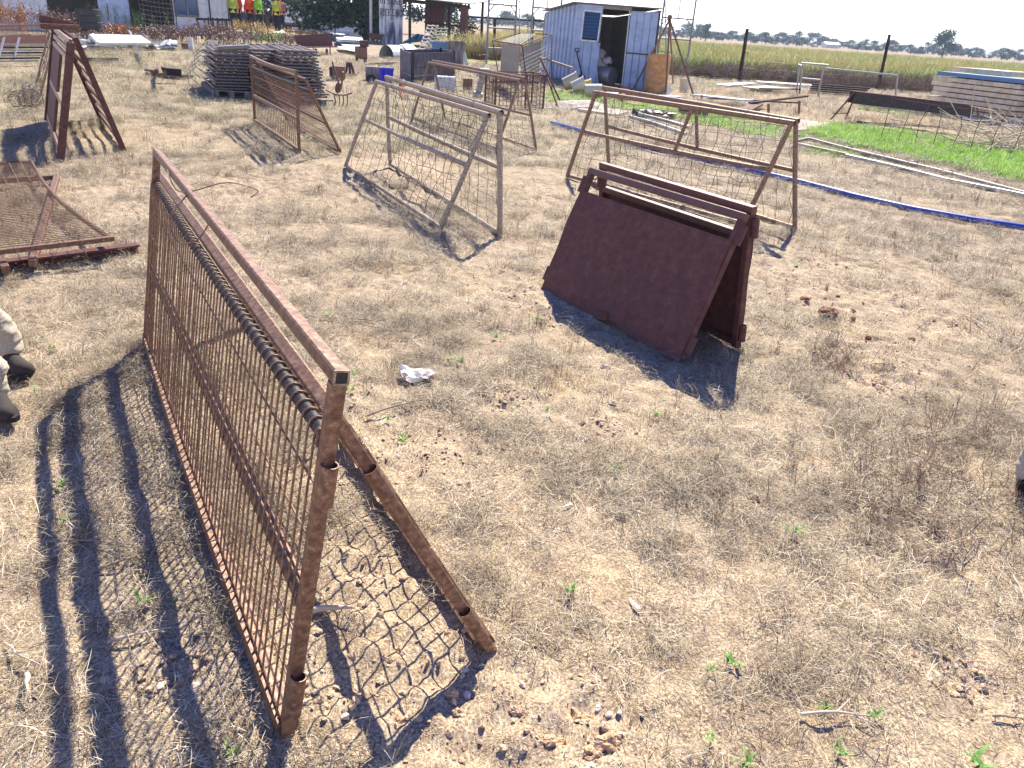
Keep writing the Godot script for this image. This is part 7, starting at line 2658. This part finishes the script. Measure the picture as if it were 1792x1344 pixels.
func build_litter() -> void:
	# crumpled paper
	var b := MB.new()
	var o := lay(Vector3(-0.466, 0, -3.413), 0.02)
	var r := RandomNumberGenerator.new()
	r.seed = 4
	var g := []
	var n := 9
	for i in n + 1:
		var row := []
		for j in n + 1:
			var u := float(i) / n - 0.5
			var v := float(j) / n - 0.5
			row.append(o + Vector3(u * 0.15 + v * 0.04, 0.02 + r.randf_range(-0.009, 0.01) - absf(v) * 0.035 + 0.03 * maxf(u * v * 4.0, 0.0), v * 0.13 - u * 0.05))
		g.append(row)
	for i in n:
		for j in n:
			if (i == 0 and j > 5) or (i > 6 and j == 0):
				continue
			b.face([g[i][j], g[i + 1][j], g[i + 1][j + 1]], o - Vector3.UP)
			b.face([g[i][j], g[i + 1][j + 1], g[i][j + 1]], o - Vector3.UP)
	lone("crumpled_paper", b, M.paper, "crumpled white paper lying on the straw", "paper")
	# clods and stones
	var k := 0
	for a in [[Vector3(2.043, 0, -4.829), 0.052, "big red brown clod at the edge of the sandy hollow"], [Vector3(1.985, 0, -5.143), 0.022, "small red clod by the big one"], [Vector3(1.985, 0, -5.094), 0.018, "small red clod by the big one"], [Vector3(2.222, 0, -4.886), 0.016, "small red clod by the big one"], [Vector3(2.17, 0, -4.745), 0.017, "small red clod by the big one"], [Vector3(2.281, 0, -5.306), 0.014, "small red clod by the big one"], [Vector3(2.146, 0, -4.42), 0.016, "small red clod by the big one"], [Vector3(2.412, 0, -4.431), 0.02, "small red clod by the big one"],
			[Vector3(0.326, 0, -3.799), 0.018, "pale stone lying in front of the plate gates"], [Vector3(0.485, 0, -3.711), 0.024, "pale stone lying in front of the plate gates"], [Vector3(0.482, 0, -3.28), 0.014, "pale stone lying in front of the plate gates"], [Vector3(1.323, 0, -3.836), 0.016, "pale stone lying in front of the plate gates"], [Vector3(1.421, 0, -3.479), 0.012, "pale stone lying in front of the plate gates"],
			[Vector3(0.29, 0, -1.339), 0.024, "lump of dry earth beside the small burrow"], [Vector3(0.253, 0, -1.312), 0.02, "lump of dry earth beside the small burrow"], [Vector3(0.178, 0, -1.363), 0.018, "lump of dry earth beside the small burrow"], [Vector3(0.149, 0, -1.344), 0.016, "lump of dry earth beside the small burrow"], [Vector3(0.314, 0, -1.366), 0.014, "lump of dry earth beside the small burrow"], [Vector3(0.239, 0, -1.435), 0.02, "lump of dry earth beside the small burrow"], [Vector3(0.07, 0, -1.424), 0.014, "lump of dry earth beside the small burrow"],
			[Vector3(-0.104, 0, -1.475), 0.014, "lump of dry earth under the sloping weldmesh gate"], [Vector3(-0.084, 0, -1.421), 0.012, "lump of dry earth under the sloping weldmesh gate"], [Vector3(-0.224, 0, -1.383), 0.012, "lump of dry earth under the sloping weldmesh gate"], [Vector3(0.963, 0, -2.53), 0.02, "dark round seed pod lying on the straw"]]:
		b = MB.new()
		var rr: float = a[1]
		b.ball(lay(a[0], rr * (0.45 if k < 8 else 0.2)), Vector3(rr * 1.2, rr * 0.75, rr), 40 + k, 0.18 if k < 8 else 0.4, 11)
		lone("earth_clod" if k < 8 or k > 12 else "pale_stone", b, M.clay if k < 8 or k == 23 else (M.concrete if k < 13 else M.sand), a[2], "clod" if k < 8 or k > 12 else "stone", "clods and stones on the ground")
		k += 1
	# fine crumbs on the bare patches
	var crumb := MB.new()
	crumb.coloured = true
	crumb.ball(Vector3.ZERO, Vector3(1.2, 0.5, 1.0), 77, 0.4, 5)
	var xf := [[]]
	var cols := [[]]
	for i in 3600:
		var q: Array = BARE[rng.randi() % BARE.size()]
		if q[1] < -7.0:
			continue
		var x: float = q[0] + rng.randfn() * q[2] * 0.55
		var z: float = q[1] + rng.randfn() * q[2] * 0.55
		var s := pow(rng.randf(), 3.0) * 0.009 + 0.002
		xf[0].append(turned(Vector3(x, gh(x, z) + s * 0.3, z), s, 1.0))
		cols[0].append((lin(200, 172, 138) if rng.randf() < 0.8 else lin(214, 198, 176)) * rng.randf_range(0.7, 1.05))
	scatter("soil_crumbs", "crumbs of dry pale earth on the bare patches", "crumbs", [crumb.mesh()], M.straw, xf, cols)
	# sticks
	k = 0
	for a in [[Vector3(-0.538, 0, -1.727), Vector3(-0.415, 0, -1.722), 0.011, "thick grey stick lying under the upright weldmesh gate"], [Vector3(-1.467, 0, -1.989), Vector3(-1.157, 0, -1.978), 0.005, "long dry stalk crossing the barred shadow"], [Vector3(1.624, 0, -2.55), Vector3(1.63, 0, -2.232), 0.004, "bleached white twig beside the weed stalks"], [Vector3(1.63, 0, -2.232), Vector3(1.779, 0, -2.4), 0.003, "bleached white twig beside the weed stalks"],
			[Vector3(0.812, 0, -1.477), Vector3(1.014, 0, -1.493), 0.005, "grey twig lying near the seedlings"], [Vector3(1.947, 0, -3.115), Vector3(2.459, 0, -3.325), 0.004, "bleached twig pointing at the pale trouser leg"], [Vector3(1.333, 0, -2.575), Vector3(1.645, 0, -2.476), 0.004, "bleached white twig beside the weed stalks"], [Vector3(-0.629, 0, -2.966), Vector3(-0.405, 0, -3.17), 0.006, "grey twig lying behind the sloping weldmesh gate"],
			[Vector3(-0.231, 0, -3.137), Vector3(-0.086, 0, -3.034), 0.005, "forked brown twig near the crumpled paper"], [Vector3(-0.511, 0, -3.166), Vector3(-0.434, 0, -3.095), 0.004, "forked brown twig near the crumpled paper"], [Vector3(1.848, 0, -3.155), Vector3(2.133, 0, -3.279), 0.004, "bleached white twig beside the weed stalks"], [Vector3(1.761, 0, -2.987), Vector3(1.827, 0, -2.761), 0.004, "bleached white twig beside the weed stalks"],
			[Vector3(-1.187, 0, -1.429), Vector3(-1.135, 0, -1.356), 0.008, "pale splinter of wood lying by the barred shadow"], [Vector3(-1.157, 0, -1.403), Vector3(-1.054, 0, -1.376), 0.004, "thin branching twig by the pale splinter"], [Vector3(-1.313, 0, -1.537), Vector3(-1.168, 0, -1.459), 0.004, "thin branching twig by the pale splinter"], [Vector3(-1.232, 0, -1.856), Vector3(-1.118, 0, -1.953), 0.005, "long dry stalk crossing the barred shadow"], [Vector3(-1.048, 0, -1.562), Vector3(-0.906, 0, -1.63), 0.005, "long dry stalk crossing the barred shadow"],
			[Vector3(1.818, 0, -3.819), Vector3(1.776, 0, -4.353), 0.004, "dark twig lying on the sandy hollow's edge"], [Vector3(3.002, 0, -4.939), Vector3(3.02, 0, -4.303), 0.005, "dark twig lying on the sandy hollow's edge"], [Vector3(-0.928, 0, -4.128), Vector3(-0.687, 0, -4.063), 0.004, "thin dark twig in the straw beyond the crumpled paper"], [Vector3(1.743, 0, -2.078), Vector3(1.765, 0, -2.169), 0.006, "white stick end lying at the edge of the straw"], [Vector3(1.357, 0, -1.54), Vector3(1.432, 0, -1.537), 0.004, "grey twig lying near the seedlings"]]:
		b = MB.new()
		var p0 := lay(a[0], a[2] + 0.008)
		var p1 := lay(a[1], a[2] + 0.012)
		var m := p0.lerp(p1, 0.5) + Vector3(r.randfn() * 0.008, 0.012, r.randfn() * 0.008)
		b.tube([p0, p0.lerp(m, 0.5) + Vector3(0.004, 0.004, 0), m, p1], a[2], 6, true, a[2] * 0.5)
		if a[2] < 0.006:
			var e := (p1 - p0)
			b.tube([m, m + e * 0.25 + Vector3(e.z, 0.05, -e.x) * 0.18], a[2] * 0.7, 5, true, a[2] * 0.3)
			b.tube([p0.lerp(p1, 0.75), p0.lerp(p1, 0.9) + Vector3(-e.z, 0.06, e.x) * 0.15], a[2] * 0.6, 5, true, a[2] * 0.3)
		lone("dry_stick", b, M.pale_stick if k % 2 == 0 else M.stick, a[3], "stick", "sticks on the straw")
		k += 1
	# fallen pale leaves
	for p in [Vector3(1.452, 0, -3.516), Vector3(1.449, 0, -3.182), Vector3(1.579, 0, -3.039), Vector3(1.759, 0, -2.899), Vector3(0.437, 0, -1.846), Vector3(0.922, 0, -3.637), Vector3(0.25, 0, -2.406), Vector3(2.178, 0, -4.889), Vector3(1.659, 0, -2.924)]:
		b = MB.new()
		b.coloured = true
		blade(b, lay(p, 0.014), p.x * 9.0, 0.05, 0.12, 0.016, 0.1, lin(226, 218, 200), 5)
		lone("fallen_leaf", b, M.straw, "bleached fallen leaf lying on the straw", "leaf", "fallen leaves")
	# clumps of dark dung-like dead roots
	k = 0
	for a in [[Vector3(-0.13, 0, -3.335), 0.06], [Vector3(-0.573, 0, -3.645), 0.05], [Vector3(-0.437, 0, -2.324), 0.04], [Vector3(0.608, 0, -2.252), 0.05], [Vector3(0.258, 0, -2.607), 0.06]]:
		b = MB.new()
		b.coloured = true
		var c := lay(a[0], 0.005)
		for i in 150:
			var s: float = a[1]
			blade(b, c + Vector3(r.randfn() * s * 0.5, r.randf() * s * 0.35, r.randfn() * s * 0.5), r.randf() * TAU, s * r.randf_range(0.4, 1.0), r.randf_range(0.1, 0.9), 0.002, r.randf_range(-0.5, 0.5), lin(124, 104, 82) * r.randf_range(0.5, 1.2))
		lone("dead_tuft", b, M.straw, "matted dark tuft of dead grass in the straw", "tuft", "dead tufts")
		k += 1

func _ready() -> void:
	# camera
	var cam := Camera3D.new()
	cam.name = "camera"
	add_child(cam)
	cam.transform = Transform3D(Basis(Vector3(0.997743, 0.060779, -0.028536), Vector3(-0.067145, 0.903155, -0.424030), Vector3(-0.000000, 0.424990, 0.905198)), Vector3(0, 1.6, 0))
	cam.fov = 53.07
	cam.near = 0.05
	cam.far = 6000.0
	cam.current = true
	# sky
	var sm := ProceduralSkyMaterial.new()
	sm.sky_top_color = Color(0.13, 0.25, 0.50)
	sm.sky_horizon_color = Color(1.0, 0.99, 0.97)
	sm.sky_curve = 0.11
	sm.sky_energy_multiplier = 1.28
	sm.ground_bottom_color = Color(0.4, 0.33, 0.25)
	sm.ground_horizon_color = Color(0.8, 0.76, 0.7)
	var sky := Sky.new()
	sky.sky_material = sm
	var env := Environment.new()
	env.background_mode = Environment.BG_SKY
	env.sky = sky
	env.background_energy_multiplier = 1.0
	env.tonemap_mode = Environment.TONE_MAPPER_LINEAR
	env.tonemap_exposure = 2.12
	env.sdfgi_enabled = true
	env.ssao_enabled = true
	env.ssil_enabled = true
	env.fog_enabled = true
	env.fog_density = 0.00055
	env.fog_light_color = Color(0.80, 0.89, 1.0)
	var we := WorldEnvironment.new()
	we.environment = env
	we.name = "world_environment"
	add_child(we)
	# sun, ahead and a little to one side, half way up the sky
	var sun := DirectionalLight3D.new()
	sun.name = "sun"
	add_child(sun)
	sun.look_at_from_position(Vector3.ZERO, Vector3(-0.2, -1.0, 0.96), Vector3.UP)
	sun.light_energy = 1.6
	sun.light_color = Color(1.0, 0.965, 0.9)
	sun.light_angular_distance = 0.5
	sun.shadow_enabled = true

	rng.seed = 20240
	make_materials()
	init_ground()
	build_ground()
	print("ground done")
	build_field()
	build_sheds()
	print("sheds ", Time.get_ticks_msec())
	build_gates()
	build_yard()
	build_junk()
	print("junk ", Time.get_ticks_msec())
	build_people()
	build_seedlings()
	build_litter()
	scatter_weeds()
	scatter_straw()
	print("all ", Time.get_ticks_msec())
